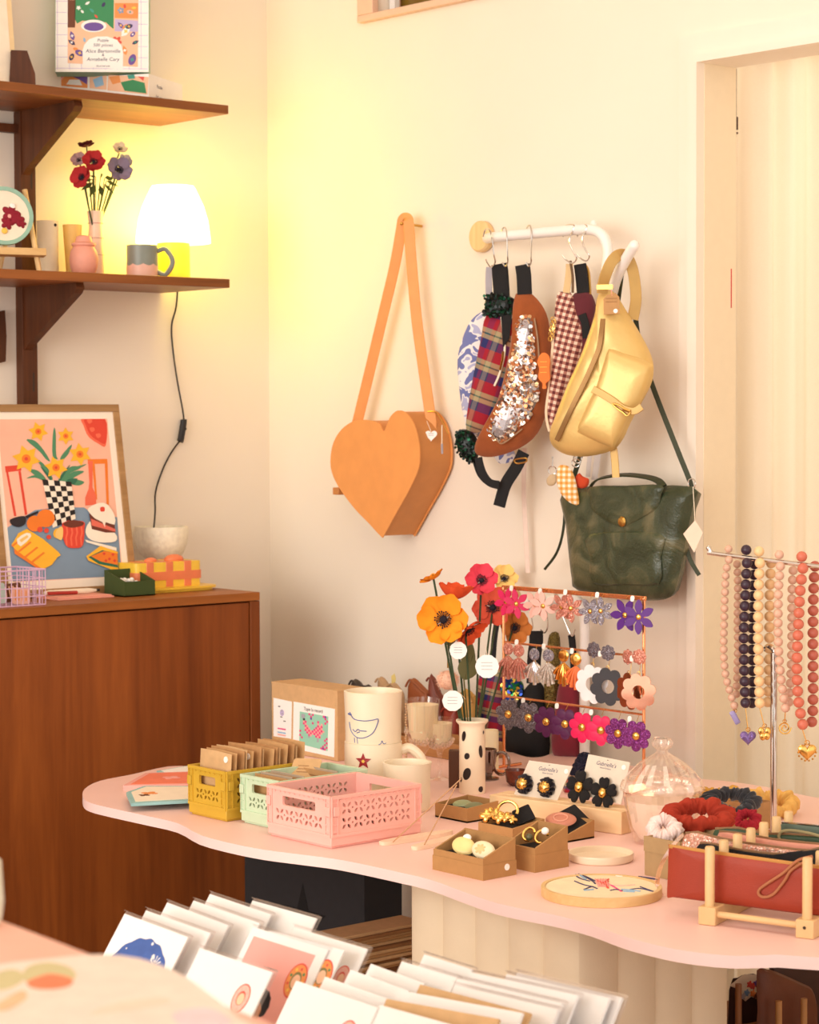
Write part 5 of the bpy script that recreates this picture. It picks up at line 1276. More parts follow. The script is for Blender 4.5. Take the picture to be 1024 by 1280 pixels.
pa = f.uvs(ck([(385, 505), (690, 560), (682, 930), (380, 850)])); b.prism(f, pa, .0005, .0009, COLS['mint'])
u, v = f.uv(*ck([(530, 515)])[0]); b.text(f.mv(u, v + .0015).rot(-.0), 0, 0, .011, 'Tapis le renard', COLS['black'], .0012)
def ip(s_, t_): return tuple(pa[3][i] * (1 - s_) * (1 - t_) + pa[2][i] * s_ * (1 - t_) + pa[0][i] * (1 - s_) * t_ + pa[1][i] * s_ * t_ for i in (0, 1))
def cell(i, j, k, nx=16, ny=16): b.flat(f, [ip(i / nx, j / ny), ip((i + 1) / nx, j / ny), ip((i + 1) / nx, (j + 1) / ny), ip(i / nx, (j + 1) / ny)], .0011, COLS[k])
fox = {5: [5, 6, 9, 10, 11], 6: [4, 5, 6, 7, 8, 9, 10, 11], 7: [3, 4, 5, 6, 7, 8, 9, 10, 11, 12], 8: [3, 4, 5, 8, 9, 10, 11, 12, 13], 9: [3, 4, 9, 10, 11, 12], 10: [2, 3, 10, 11, 12], 11: [2, 3, 10, 12], 12: [2, 10], 4: [5, 10], 3: [10]}
for j, ii in fox.items():
    for i in ii: cell(i, j, 'magenta' if (i + j) % 2 == 0 and j > 4 else ('pink' if j > 4 else 'grey'))
for i, j in [(1, 14), (2, 13), (2, 14), (2, 12), (1, 13)]: cell(i, j, 'grey')
for i, j in [(6, 14), (5, 15), (7, 15), (6, 13), (7, 11), (13, 15), (14, 14), (15, 13), (14, 15), (14, 12), (0, 4), (1, 3), (0, 6), (14, 4), (15, 3), (14, 2), (13, 1), (14, 0), (15, 5), (12, 0), (13, 0), (15, 1)]: cell(i, j, 'violet' if (i + j) % 2 else 'magenta')
b.build('front_sticker', t)

# ceramics
P = T(467, 1000); S = mpp(P); r = 36.5 * S; h1_ = 74 * S
t = thing('mug', 'large cream mug with a red star flower supporting the bird cup', 'mug', P)
b = MB(); b.lathe([(r * .95, 0), (r, .004), (r * .985, h1_), (r * .92, h1_), (r * .9, .01), (0, .008)], P, CERAM, 48); b.build('body', t)
f = Fr(P, (-.653, -.757, 0))
b = MB(); b.tube(smooth3([f.p(r * .95, h1_ * .84), f.p(r * 1.25, h1_ * .88), f.p(r * 1.62, h1_ * .72), f.p(r * 1.74, h1_ * .46), f.p(r * 1.5, h1_ * .2), f.p(r * .95, h1_ * .2)], 6), .0095, CERAM, 10); b.build('handle', t)
def wrap(b, P, r, pts, mat, px0=None):
    """painted patch on a round body: outline in (angle from the viewer, height)"""
    n = len(pts); ca, cz = sum(p[0] for p in pts) / n, sum(p[1] for p in pts) / n; K = 4
    V3 = lambda a, z: P + Vector((-.653 * cos(a) + .757 * sin(a), -.757 * cos(a) - .653 * sin(a), 0)) * r + Vector((0, 0, z))
    vs = [V3(ca + (a - ca) * k / K, cz + (z - cz) * k / K) for k in range(1, K + 1) for a, z in pts] + [V3(ca, cz)]
    fs = [(k * n + i, (k + 1) * n + i, (k + 1) * n + (i + 1) % n, k * n + (i + 1) % n) for k in range(K - 1) for i in range(n)] + [(K * n, i, (i + 1) % n) for i in range(n)]
    b.add(vs, fs, mat)
SR = M('star_red_glaze', (160, 34, 40), .35)
ang = lambda px, P, r: math.asin(max(-1, min(1, ((px - 512) / FP * (P - CAM).dot(FW) - (P - CAM).dot(RC)) / r)))
ac, zc_ = ang(455, P, r), WB(0, 0, 0).z
zs_ = (1000 - 946) * S * 1.0
b = MB()
for k in range(5):
    a0 = k * 2 * pi / 5 + pi / 2
    tip = (ac + .30 * cos(a0), zs_ + .30 * r * sin(a0) * .95)
    for sg in (1, -1):
        m_ = (ac + .13 * cos(a0 + sg * .62), zs_ + .13 * r * sin(a0 + sg * .62))
        wrap(b, P, r * 1.006, [(ac, zs_), tip, m_] if sg > 0 else [(ac, zs_), m_, tip], SR)
wrap(b, P, r * 1.012, [(ac + .055 * cos(a), zs_ + .055 * r * sin(a)) for a in [2 * pi * i / 10 for i in range(10)]], COLS['yellow']); b.build('painted_star', t)
P2 = P + Vector((0, 0, h1_ + .0003)); h2_ = 63 * S
t = thing('cup', 'tall cream cup with a blue line drawing of a bird stacked on the star mug', 'cup', P2)
b = MB(); b.lathe([(r * .95, 0), (r * .955, .003), (r * .96, h2_ * .5), (r * 1.0, h2_), (r * .94, h2_ + .001), (r * .9, h2_ * .95), (r * .86, .01), (0, .008)], P2, CERAM, 48); b.build('body', t)
INK = M('blue_ink_glaze', (86, 100, 160), .4)
b = MB()
def wl_(pts, rr=.0009): b.tube(smooth3([P2 + Vector((-.653 * cos(a) + .757 * sin(a), -.757 * cos(a) - .653 * sin(a), 0)) * (r * (.935 + .065 * z / h2_) + .0006) + Vector((0, 0, z)) for a, z in pts], 4), rr, INK, 5)
def a_(px): return ang(px, P2, r * .97)
cm = crop(420, 820, 6.4)
def zz(y): return (928 - y) * S
def ln(pts, rr=.0009): wl_([(a_(x), zz(y)) for x, y in cm(pts)], rr)
ln([(118, 440), (150, 490), (230, 500), (300, 492), (342, 486), (330, 540), (295, 600), (230, 635), (170, 635), (125, 590), (112, 520)])
ln([(150, 640), (152, 680)]); ln([(172, 640), (176, 685)]); ln([(140, 575), (160, 590), (180, 570), (200, 580), (250, 582)]); ln([(170, 600), (195, 590)]); ln([(108, 455), (130, 460)], .002); ln([(345, 690), (365, 680), (372, 660), (385, 684), (405, 680)])
b.build('bird_drawing', t)
P = T(509, 1012); S = mpp(P); r = 31 * S; hh = 60 * S
b = MB(); b.lathe([(r * .88, 0), (r * .93, .003), (r * .95, hh * .8), (r * 1.0, hh), (r * .9, hh), (r * .88, hh * .9), (r * .84, .01), (0, .008)], P, CERAM, 44)
b.build('tumbler', label='plain cream tumbler beside the pink crate', cat='cup')
# candles in coupe glasses
def coupe(px, py, rp, top, bowl0, lab, wax0, foot):
    P = T(px, py); S = mpp(P)
    t = thing('candle_glass', lab, 'candle', P); r = rp * S
    zt, zb, zw = (py - top) * S, (py - bowl0) * S, (py - wax0) * S
    zm = zb + (zt - zb) * .38
    b = MB(); b.lathe([(foot * S, 0), (foot * S, .002), (foot * S * .4, .006), (.0045, .012), (.004, zb * .5), (.006, zb * .62), (.004, zb * .8), (r * .25, zb), (r * .8, zb + (zm - zb) * .55), (r * .98, zm), (r * .9, zm + .003), (r * .94, zt * .9), (r, zt)], P, GLS, 36, caps=False); b.build('goblet', t)
    b = MB(); rn2 = random.Random(4)
    for k in range(46):
        a = k * 2.4; zq = zb + (zm - zb) * (.25 + .75 * ((k * .37) % 1)); q = r * (.42 + .58 * min(1, (zq - zb) / (zm - zb) * 1.15))
        b.sphere(P + Vector((q * cos(a), q * sin(a), zq)), .0042, CRYS2, 6)
    b.build('cut_crystal_band', t, sharp=10)
    b = MB(); b.lathe([(.002, zb + .009), (r * .6, zb + (zm - zb) * .45), (r * .83, zm + .004), (r * .9, zw * .92 + .004), (r * .93, zw), (0, zw - .001)], P, WAX, 32); b.build('wax', t)
    return t
coupe(529, 975, 21.5, 873, 938, 'tall crystal goblet candle beside the bird cup', 880, 13)
coupe(550, 975, 17, 897, 938, 'shorter crystal goblet candle next to the tall one', 903, 13)
# brown block
P = T(568, 985); S = mpp(P); b = MB(); f = FTx(P); b.obox(Fr(P, (-.7, -.7, 0)), -7 * S, 7 * S, 0, 47 * S, -.02, 0, M('dark_brown_card', (90, 54, 34), .6))
b.build('small_box', label='dark brown upright box between the goblets and the spotted vase', cat='box', bevel=.001)
# spotted vase
P = T(590.5, 991); S = mpp(P); r = 16.5 * S; hh = 92 * S; VP = P
t = thing('spotted_vase', 'cream cylinder vase with black spots holding paper poppies', 'vase', P)
b = MB(); b.lathe([(r * .96, 0), (r, .003), (r * .98, hh * .9), (r * 1.0, hh * .93), (r * 1.22, hh * .975), (r * 1.22, hh), (r * .95, hh), (r * .85, hh * .92), (r * .82, .01), (0, .008)], P, CERAM, 40); b.build('body', t)
cv = crop(500, 700, 4.265); SPT = M('black_glaze', (34, 26, 28), .3)
b = MB()
for x, y, rx, ry, tl in [(340, 930, 13, 28, -.2), (430, 1012, 13, 34, .1), (356, 1035, 15, 18, -.4), (355, 1130, 22, 34, -.35), (430, 1213, 16, 16, .4), (445, 912, 6, 10, 0), (326, 1165, 8, 14, -.3)]:
    px_, py2 = cv([(x, y)])[0]; a0 = ang(px_, P, r) if abs((px_ - 590.5) * S) < r else 1.3; z0 = (991 - py2) * S
    k = S / 4.265
    vs = []
    for i in range(16):
        th_ = 2 * pi * i / 16; du, dv = rx * k * cos(th_) * cos(tl) - ry * k * sin(th_) * sin(tl), rx * k * cos(th_) * sin(tl) + ry * k * sin(th_) * cos(tl)
        vs.append((a0 + du / r, z0 + dv))
    wrap(b, P, r * 1.012, vs, SPT)
b.build('spots', t)
# smoky cup and candle behind
P = T(607, 974); S = mpp(P); SMK = glass('smoky_glass', (150, 120, 100), .05, .2)
t = thing('smoky_glass_cup', 'smoky glass cup with a round handle behind the spotted vase', 'cup', P)
b = MB(); r = 17 * S; hh = 38 * S; b.lathe([(r, 0), (r, .003), (r * .45, .007), (r * .55, .012), (r * .8, hh * .6), (r * .85, hh), (r * .78, hh), (r * .72, hh * .6), (0, .016)], P, SMK, 32); b.build('bowl', t)
f = Fr(P, (-.653, -.757, 0)); b = MB(); b.tube([f.p(r * .75 + 13 * S + 10 * S * cos(a) - 6 * S, hh * .52 + 14 * S * sin(a)) for a in [2 * pi * i / 20 for i in range(20)]], .0035, SMK, 8, True); b.build('handle', t)
P = T(613, 962); S = mpp(P)
b = MB(); r = 10.5 * S; b.lathe([(r, .0), (r, 24 * S), (r * 1.0, 47 * S), (r * .95, 50 * S), (0, 46 * S)], P, WAX, 24); b.build('pillar_candle', label='short cream candle behind the smoky cup', cat='candle')
# bead strand hanging by the goblet
P = T(508, 958); b = MB(); S = mpp(P)
for i in range(24): b.sphere(P + Vector((.001 * sin(i), .001 * cos(i * 2), .004 + i * 3.3 * S)), .0029, M('champagne_bead', (206, 170, 130), .35, .3), 8)
b.build('bead_strand', label='thin strand of champagne beads hanging behind the bird cup', cat='beads')
# leather pouches in a wooden rack at the back
P0 = T(438, 946); 
RK = wood('aged_rack_wood', (150, 100, 58), (196, 144, 92), 'y', 10)
yA, yB = T(440, 940).y, T(596, 952).y; xA = max(P0.x, -.36); xA = -.30
t = thing('pouch_rack', 'low wooden rack of leather pouches at the back of the table', 'rack', (xA, (yA + yB) / 2, ZT))
b = MB(); b.box((xA, yB, ZT + .0005), (xA + .012, yA, ZT + .035), RK); b.build('front_rail', t, bevel=.001)
b = MB(); b.box((xA + .10, yB, ZT + .0005), (xA + .112, yA, ZT + .035), RK); b.build('back_rail', t, bevel=.001)
for yy in (yA, yB + .01): b = MB(); b.box((xA + .012, yy - .01, ZT + .0005), (xA + .10, yy, ZT + .03), RK); b.build('end_rail', t, bevel=.001)
b = MB(); b.box((xA + .012, yB + .01, ZT + .0005), (xA + .10, yA - .01, ZT + .006), RK); b.build('floor_board', t)
cp_ = crop(420, 820, 6.4)
def pouch(pts, lab, mat, tilt, off=.05):
    f = Fr((xA + off, 0, ZT + .0065), (-1, -.1, tilt))
    c = cp_(pts); f.O = hit(*c[0], f.O, f.N); f.O.z = ZT + .0065
    o = [f.uv(*q) for q in c]
    lo_ = [(o[-1][0], 0.001), (o[0][0], 0.001)]
    t = thing('leather_pouch', lab, 'pouch', f.O)
    b = MB(); b.pillow(f, smooth(o + lo_, 2), .016, .014, mat, 5, pw=3, wob=.0022); b.build('body', t)
    top_ = o[1:-1]
    b = MB(); b.tube(smooth3([f.p(u * .98 + .0, v - .004, .013) for u, v in top_], 4), .0025, mat, 6); b.build('folded_edge', t); return t
LGR = M('charcoal_leather', (64, 56, 50), .5, var=.12); LBE = M('stone_leather', (190, 156, 118), .55, var=.1); LBR = M('cognac_leather', (150, 82, 44), .5, var=.12); LRB = M('chestnut_leather', (116, 52, 34), .5, var=.12)
pouch([(128, 400), (128, 230), (155, 182), (190, 205), (215, 245), (260, 225), (300, 260), (320, 300), (320, 400)], 'charcoal leather pouch showing over the bird cup', LGR, .05)
STP = pouch([(345, 400), (345, 195), (370, 165), (400, 215), (430, 235), (470, 210), (500, 240), (540, 300), (545, 400)], 'stone coloured leather pouch with a tag showing over the bird cup', LBE, .05)
pouch([(582, 480), (588, 230), (622, 175), (660, 200), (720, 260), (755, 290), (762, 330), (762, 480)], 'cognac leather pouch showing above the tall goblet', LBR, .05)
pouch([(755, 700), (755, 185), (775, 160), (800, 185), (830, 280), (860, 330), (865, 400), (865, 700)], 'chestnut leather pouch showing between goblet and flower tags', LRB, .05)
pouch([(868, 700), (872, 430), (900, 400), (940, 420), (980, 400), (990, 440), (990, 700)], 'reddish leather pouch behind the shorter goblet', M('red_brown_leather', (140, 50, 34), .5, var=.12), .05)
pouch([(1010, 700), (1016, 300), (1060, 270), (1100, 300), (1120, 360), (1120, 700)], 'mustard lined leather pouch behind the spotted vase', M('ochre_leather', (176, 130, 60), .5, var=.12), .05)
f = Fr((xA + .02, 0, ZT), (-1, -.3, .1)); tq = cp_([(444, 160), (470, 140), (480, 180), (472, 245), (448, 245)]); f.O = hit(*tq[0], f.O, f.N)
b = MB(); b.prism(f, [f.uv(*q) for q in tq], 0, .001, M('pale_yellow_card', (238, 214, 130), .7)); b.build('paper_tag', STP, label='pale yellow paper tag')

# ------------------------------------------------------------------ poppies in the spotted vase
VT = VP + Vector((0, 0, .149))
def pf(px, py, dz, nrm, rp, col, lab, n=6, cup=.25, tg=None, bend=(0, 0, 0)):
    H_ = DP(px, py, (VP - CAM).dot(FW) + dz); R = rp * mpp(H_)
    k = None
    if tg:
        tpx, tpy, tr, sx, sy = tg; dz2 = (VP - CAM).dot(FW) - .045
        k = (DP(tpx, tpy, dz2), (-.7, -.7, .05), tr * mpp(H_), DP(sx, sy, dz2 + .03), True)
    a = px * .7
    poppy('paper_poppy', H_, nrm, R, FCOL[col], CTRK, lab, 'paper poppies in the spotted vase', VP + Vector((.008 * cos(a), .008 * sin(a), .05)), n=n, cup=cup, tagpos=k, bend=bend)
pf(555, 775, -.03, (-.75, -.62, .22), 31, 'orange', 'big open orange poppy at the front of the spotted vase bouquet', tg=(573, 813, 11, 568, 792), bend=(-.004, 0, -.02))
pf(541, 724, .02, (-.3, .35, .9), 16, 'orange', 'small orange poppy on the outer tip of the bouquet seen edge on', cup=.2)
pf(568, 748, .03, (.1, -.1, 1), 22, 'tomato', 'tomato red poppy seen from its side behind the big orange one', cup=.5)
pf(602, 726, .10, (-.6, -.7, .38), 20, 'rose', 'rose red poppy with dark centre at the top of the bouquet')
pf(630, 724, .60, (-.5, -.7, .5), 17, 'butter', 'pale yellow poppy with dark centre at the top of the bouquet')
pf(616, 760, .39, (-.65, -.7, .3), 25, 'coral', 'large coral poppy facing out beside the earring stand', tg=(609, 833, 13.5, 606, 806))
pf(585, 787, -.02, (.1, -.55, -.5), 22, 'tomato', 'tomato red poppy drooping below the big orange one', tg=(566, 876, 13, 582, 874))
pf(643, 785, .40, (-.35, -.8, .1), 20, 'rust', 'rust orange poppy behind the post of the earring stand')
b = MB(); PAL = M('olive_leaf', (96, 92, 48), .7)
for (x0, y0, x1, y1, w) in [(586, 845, 584, 795, 9), (580, 850, 590, 820, 12), (560, 808, 568, 790, 6)]:
    A, B = DP(x0, y0, (VP - CAM).dot(FW) + .01), DP(x1, y1, (VP - CAM).dot(FW) + .01)
    f = Fr(A, (-.7, -.7, .1), B - A); L_ = (B - A).length; w *= mpp(A); b.pillow(f, smooth([(0, 0), (w, L_ * .35), (w * .8, L_ * .75), (0, L_), (-w * .8, L_ * .75), (-w, L_ * .35)], 3), .001, .001, PAL, 4)
    b.tube([VP + Vector((0, 0, .05)), A, B], .0016, PAL, 5)
b.build('eucalyptus_sprig', label='olive leaf sprig rising from the spotted vase', cat='sprig')
P = DP(560, 850, (VP - CAM).dot(FW) + .06); R = 15 * mpp(P)
POM = M('blush_fur', (246, 202, 176), .95, var=.06, scale=60)
b = MB(); b.sphere(P, R * .8, POM, 20)
rn = random.Random(2)
for i in range(900):
    d = Vector((rn.gauss(0, 1), rn.gauss(0, 1), rn.gauss(0, 1))).normalized(); e_ = d.orthogonal().normalized() * .0005
    A = P + d * R * .75; B = P + d * R * rn.uniform(.98, 1.18) + Vector((0, 0, -.001)); b.add([A - e_, A + e_, B], [(0, 1, 2)], POM)
b.tube([P + Vector((0, 0, R)), P + Vector((.0, 0, R + .02))], .0015, BRASS, 6)
b.build('pompom_charm', label='fluffy blush pink pompom charm behind the round white flower tags', cat='pompom')
# ------------------------------------------------------------------ earring stand
B0 = T(630, 960)
fs = Fr((B0.x, 0, ZT), (-1, 0, 0))
uL = fs.uv(630, 900)[0]; uR = fs.uv(805, 870)[0]
t = thing('earring_stand', 'copper wire earring display stand with three rails', 'jewellery stand', fs.p((uL + uR) / 2, 0))
vt = fs.uv(733, 742)[1]
b = MB(); b.tube([fs.p(uL, .004), fs.p(uL, vt)], .0032, COPPER, 8); b.build('post', t)
b = MB(); b.tube([fs.p(uR, .004), fs.p(uR, vt)], .0032, COPPER, 8); b.build('post', t)
b = MB(); b.obox(fs, uL - .003, uR + .004, vt - .005, vt + .004, -.004, .002, COPPER); b.build('top_rail', t, bevel=.001)
v2 = fs.uv(720, 812)[1]; v3 = fs.uv(720, 882)[1]
for v in (v2, v3): b = MB(); b.tube([fs.p(uL, v), fs.p(uR, v)], .0024, COPPER, 8); b.build('rail', t)
b = MB()
for u in (uL, uR): b.tube([fs.p(u, .004, -.05), fs.p(u, .004, .05)], .0032, COPPER, 8)
b.tube([fs.p(uL, .004, .05), fs.p(uR, .004, .05)], .0028, COPPER, 8); b.build('base_frame', t)
ACR = {k: M('acrylic_' + k, v, .45, var=.03) for k, v in dict(magenta=(226, 20, 96), pale=(250, 200, 188), purple=(86, 22, 130), plum=(84, 16, 74), hotpink=(232, 24, 92), black=(44, 40, 46), white=(246, 244, 246), orange=(236, 120, 60)).items()}
GLT = dict(rose=glitter('rose_glitter', (200, 120, 104), (250, 200, 180)), silver=glitter('silver_glitter', (130, 126, 142), (226, 222, 228)), grey=glitter('grey_glitter', (96, 88, 98), (176, 168, 174)), violet=glitter('violet_glitter', (120, 44, 120), (176, 90, 170)), pearl=glitter('pearl_glitter', (206, 196, 186), (250, 244, 236)))
MIR = M('rose_gold_mirror', (240, 180, 150), .1, 1.0); SMIR = M('silver_mirror', (236, 236, 240), .12, .9); GMIR = M('gold_mirror', (240, 176, 90), .15, 1.0)
ROWV = [vt, v2, v3]
def earring(pts, kind, mat, lab, group, row, turn=0.0, w=.010, tagd=False, R=None, rail=True):
    """one earring hung on a rail of the stand; pts are centres in the enlarged view of the stand"""
    c = ce([pts[0]])[0]; u, v = fs.uv(*c, w)
    S = mpp(fs.p(u, v)) / 4.267 / .653 * .82
    f = Fr(fs.p(u, v, w), (-1, turn - .28, 0))
    t = thing('earring', lab, 'earring', f.O, group)
    R = (R or 45) * S * (1.02 if kind == 'round' else 1.14)
    if kind == 'daisy':
        b = MB(); n = 6; a0 = pts[1] if len(pts) > 1 and not isinstance(pts[1], tuple) else .3
        for i in range(n):
            a = a0 + 2 * pi * i / n; o = LEAFO(R * .16 * cos(a), R * .16 * sin(a), a, R * .84, R * .46)
            b.prism(f, smooth(o, 3), 0, .0022 + .0003 * (i % 2), mat)
        b.prism(f, circ(R * .3, 16), 0, .0020, mat); b.build('petals', t, sharp=50)
        b = MB(); b.pillow(f.mv(0, 0, .002), circ(R * .17, 16), .003, .001, GOLD, 4); b.build('centre', t)
    elif kind == 'round':
        b = MB(); b.prism(f, petals(7, R * .74, R, 4, .2, .7), 0, .0022, mat)
        for i in range(7):
            a = .2 + 2 * pi * i / 7; b.pillow(f.mv(R * .6 * cos(a), R * .6 * sin(a), .0022), circ(R * .32, 12, 0, 0, R * .26), .0005, .0, mat, 3)
        b.build('petals', t, sharp=50)
        b = MB(); b.pillow(f.mv(0, 0, .003), circ(R * .27, 20), .005, .001, GOLD, 5); b.build('centre', t)
    elif kind == 'shell':
        b = MB(); n = 7; m2 = pts[1] if len(pts) > 1 else None
        for i in range(n):
            a = -pi / 2 + (i - 3) * .34; L_ = R * (1.0 - .05 * abs(i - 3)); pth = [f.p(0, R * .55), f.p(L_ * .6 * cos(a) * 1.0, R * .55 + L_ * .75 * sin(a), .002), f.p(L_ * .95 * cos(a), R * .5 + L_ * 1.35 * sin(a) * 1.0, .0)]
            b.tube(smooth3(pth, 4), [R * .05 + R * .075 * k / 8 for k in range(9)], mat, 8)
        b.build('shell', t)
        b = MB(); b.pillow(f.mv(0, R * .98, .001), circ(R * .38, 18), .0022, .001, m2 or mat, 4); b.build('stud_disc', t)
        b = MB(); b.tube([f.p(R * .09 * cos(a), R * .58 + R * .1 * sin(a), .001) for a in [2 * pi * i / 10 for i in range(10)]], .0007, GOLD, 5, True); b.build('link', t)
    elif kind == 'hoop':
        b = MB(); b.holes(f, petals(8, R * .82, R, 4, .2, .8), [circ(R * .36, 20)], 0, .0025, mat); b.build('flower_hoop', t, sharp=40)
        m2, du, dv = pts[1]
        b = MB(); b.pillow(f.mv(du * S, R + dv * S, .001), petals(8, R * .36, R * .42, 3), .002, .001, m2, 4); b.build('stud_disc', t)
        b = MB(); b.tube([f.p(du * S * .5 + R * .09 * cos(a), R * .98 + R * .12 * sin(a), .0015) for a in [2 * pi * i / 10 for i in range(10)]], .0007, GOLD, 5, True); b.build('link', t)
    # hook back to the rail
    b = MB(); vr = ROWV[row] - v; b.tube([f.p(0, min(vr, R * .9), -.001), f.p(0, vr + .002, -w * .9)], .0006, BRASS, 5); b.build('hook', t)
    if tagd:
        uu, vv = fs.uv(*ce([tagd])[0], w + .002); g = Fr(fs.p(uu, vv, w + .004), (-1, -.3, .2)); b = MB(); b.prism(g, smooth([(-.0035, -.005), (.0035, -.005), (.004, .004), (0, .006), (-.004, .004)], 2), 0, .001, WHITE); b.build('price_tag', t)
G1, G2, G3 = 'earrings on the top rail', 'earrings on the middle rail', 'earrings on the bottom rail'
for i, (a, c_, m, nm, tg) in enumerate([((142, 222), (196, 234), ACR['magenta'], 'magenta', (172, 150)), ((296, 236), (338, 246), ACR['pale'], 'pale pink', (325, 165)), ((438, 250), (486, 258), GLT['rose'], 'rose glitter', (460, 172)), ((590, 274), (646, 272), GLT['silver'], 'silver glitter', (630, 186)), ((776, 294), (848, 304), ACR['purple'], 'purple', (818, 206))]):
    Rr = 56 if i in (0, 1) else 54
    if nm == 'purple': Rr = 66
    earring([a, .2 + i], 'daisy', m, nm + ' daisy earring on the top rail, nearer the bouquet of its pair', G1, 0, .12, .010, tg, Rr)
    earring([c_, .7 + i], 'daisy', m, nm + ' daisy earring on the top rail, nearer the doorway of its pair', G1, 0, -.1, .015, None, Rr)
for a, c_, m, m2, nm, tg in [((152, 560), (208, 570), GLT['rose'], GLT['rose'], 'rose glitter', (200, 438)), ((292, 590), (366, 596), SMIR, GLT['silver'], 'silver', (345, 460))]:
    earring([a, m2], 'shell', m, nm + ' shell earring on the middle rail, nearer the bouquet of its pair', G2, 1, .1, .010, tg, 62)
    earring([c_, m2], 'shell', GLT['pearl'] if nm == 'silver' else m, nm + ' shell earring on the middle rail, nearer the doorway of its pair', G2, 1, -.1, .014, None, 62)
earring([(448, 598), GMIR], 'shell', GMIR, 'gold shell earring on the middle rail', G2, 1, .1, .010, (495, 485), 62)
earring([(512, 616), GMIR], 'shell', ACR['orange'], 'orange shell earring with gold disc on the middle rail', G2, 1, -.1, .014, None, 62)
earring([(600, 662), (GLT['grey'], 8, 62)], 'hoop', ACR['white'], 'white open flower hoop earring on the middle rail', G2, 1, .1, .010, (645, 500), 74)
earring([(684, 676), (GLT['grey'], 0, 62)], 'hoop', ACR['black'], 'black open flower hoop earring on the middle rail', G2, 1, -.1, .015, None, 72)
earring([(800, 700), (GLT['rose'], -10, 66)], 'hoop', MIR, 'rose gold flower hoop earring on the middle rail, rear one of its pair', G2, 1, .3, .008, (815, 525), 70)
earring([(848, 704), (GLT['rose'], 2, 70)], 'hoop', MIR, 'rose gold flower hoop earring on the middle rail, front one of its pair', G2, 1, -.1, .016, None, 70)
for (a, c_), m, nm, tg in zip([((155, 822), (262, 840)), ((357, 862), (457, 874)), ((548, 892), (648, 908)), ((740, 924), (836, 938))], [GLT['grey'], ACR['plum'], ACR['hotpink'], GLT['violet']], ['grey glitter', 'dark plum', 'hot pink', 'violet glitter'], [(235, 750), (415, 778), (598, 812), (803, 848)]):
    earring([a], 'round', m, nm + ' round flower earring on the bottom rail, nearer the bouquet of its pair', G3, 2, .08, .012, tg, 66)
    earring([c_], 'round', m, nm + ' round flower earring on the bottom rail, nearer the doorway of its pair', G3, 2, -.05, .016, None, 66)

# ------------------------------------------------------------------ wooden ledge with carded earrings
E0, EA = T(777, 1044), T(612, 1021)
LV = E0 - EA; LL = LV.length; ln_ = Vector((LV.y, -LV.x, 0)).normalized(); ln_ = ln_ if ln_.x < 0 else -ln_
fl_ = Fr(EA, ln_); LH = fl_.uv(777, 1015)[1]; LD = .06
LEDG = wood('pale_beech_ledge', (238, 200, 152), (250, 218, 176), 'y', 14)
t = thing('display_ledge', 'low pale wooden display ledge with a slot for earring cards', 'display ledge', fl_.p(LL / 2, 0, -LD / 2))
b = MB(); b.obox(fl_, 0, LL, .0003, LH, -.022, 0, LEDG); b.build('front_bar', t, bevel=.0015)
b = MB(); b.obox(fl_, 0, LL, .0003, LH, -LD, -.026, LEDG); b.build('back_bar', t, bevel=.0015)
b = MB(); b.obox(fl_, .001, LL - .001, .0003, LH * .5, -.026, -.022, LEDG); b.build('slot', t)
def ecard(q, lab, w_off=0.0):
    tl, tr, br, bl = q
    f = Fr(fl_.p(LL / 2, LH * .5 + .0005, -.0245), ln_ + Vector((0, 0, .22)))
    o = [f.uv(*p) for p in (bl, br, tr, tl)]
    o[0] = (o[0][0], max(o[0][1], .0)); o[1] = (o[1][0], max(o[1][1], .0))
    um = (o[0][0] + o[1][0]) / 2
    t = thing('earring_card', lab, 'earring card', f.p(um, 0, 0))
    b = MB(); b.prism(f, o, 0, .0012, M('greige_card', (226, 212, 194), .75)); b.build('card', t)
    tu, tv = (o[2][0] + o[3][0]) / 2 - .002, (o[2][1] + o[3][1]) / 2
    wd = abs(o[2][0] - o[3][0])
    an = math.atan2(o[2][1] - o[3][1], o[2][0] - o[3][0])
    g = f.mv(tu, tv, .0014).rot(an)
    b = MB(); b.text(g, -.002, -.0155, .0105, "Gabrielle's", COLS['navy'], 0, shear=.25); b.text(g, -.002, -.0205, .004, 'bijoux fantaisie', COLS['navy'], 0); b.prism(g, [(-.0016, -.0045), (.0016, -.0045), (.0016, -.0035), (-.0016, -.0035)], 0, .0002, COLS['black'])
    b.build('lettering', t)
    b = MB(); b.prism(g, circ(.0045, 16, wd * .40, -.011), 0, .0006, WHITE); b.build('price_sticker', t)
    return f, g
c41 = crop(560, 920, 4.096)
fA, gA = ecard(c41([(418, 125), (640, 155), (560, 335), (340, 300)]), 'greige earring card with two gold domed ruffle earrings on the wooden ledge')
fB_, gB = ecard(c41([(722, 93), (935, 135), (888, 350), (672, 300)]), 'greige earring card with two black flower earrings on the wooden ledge')
BRU = M('black_ruffle', (60, 54, 60), .5, var=.2, scale=80)
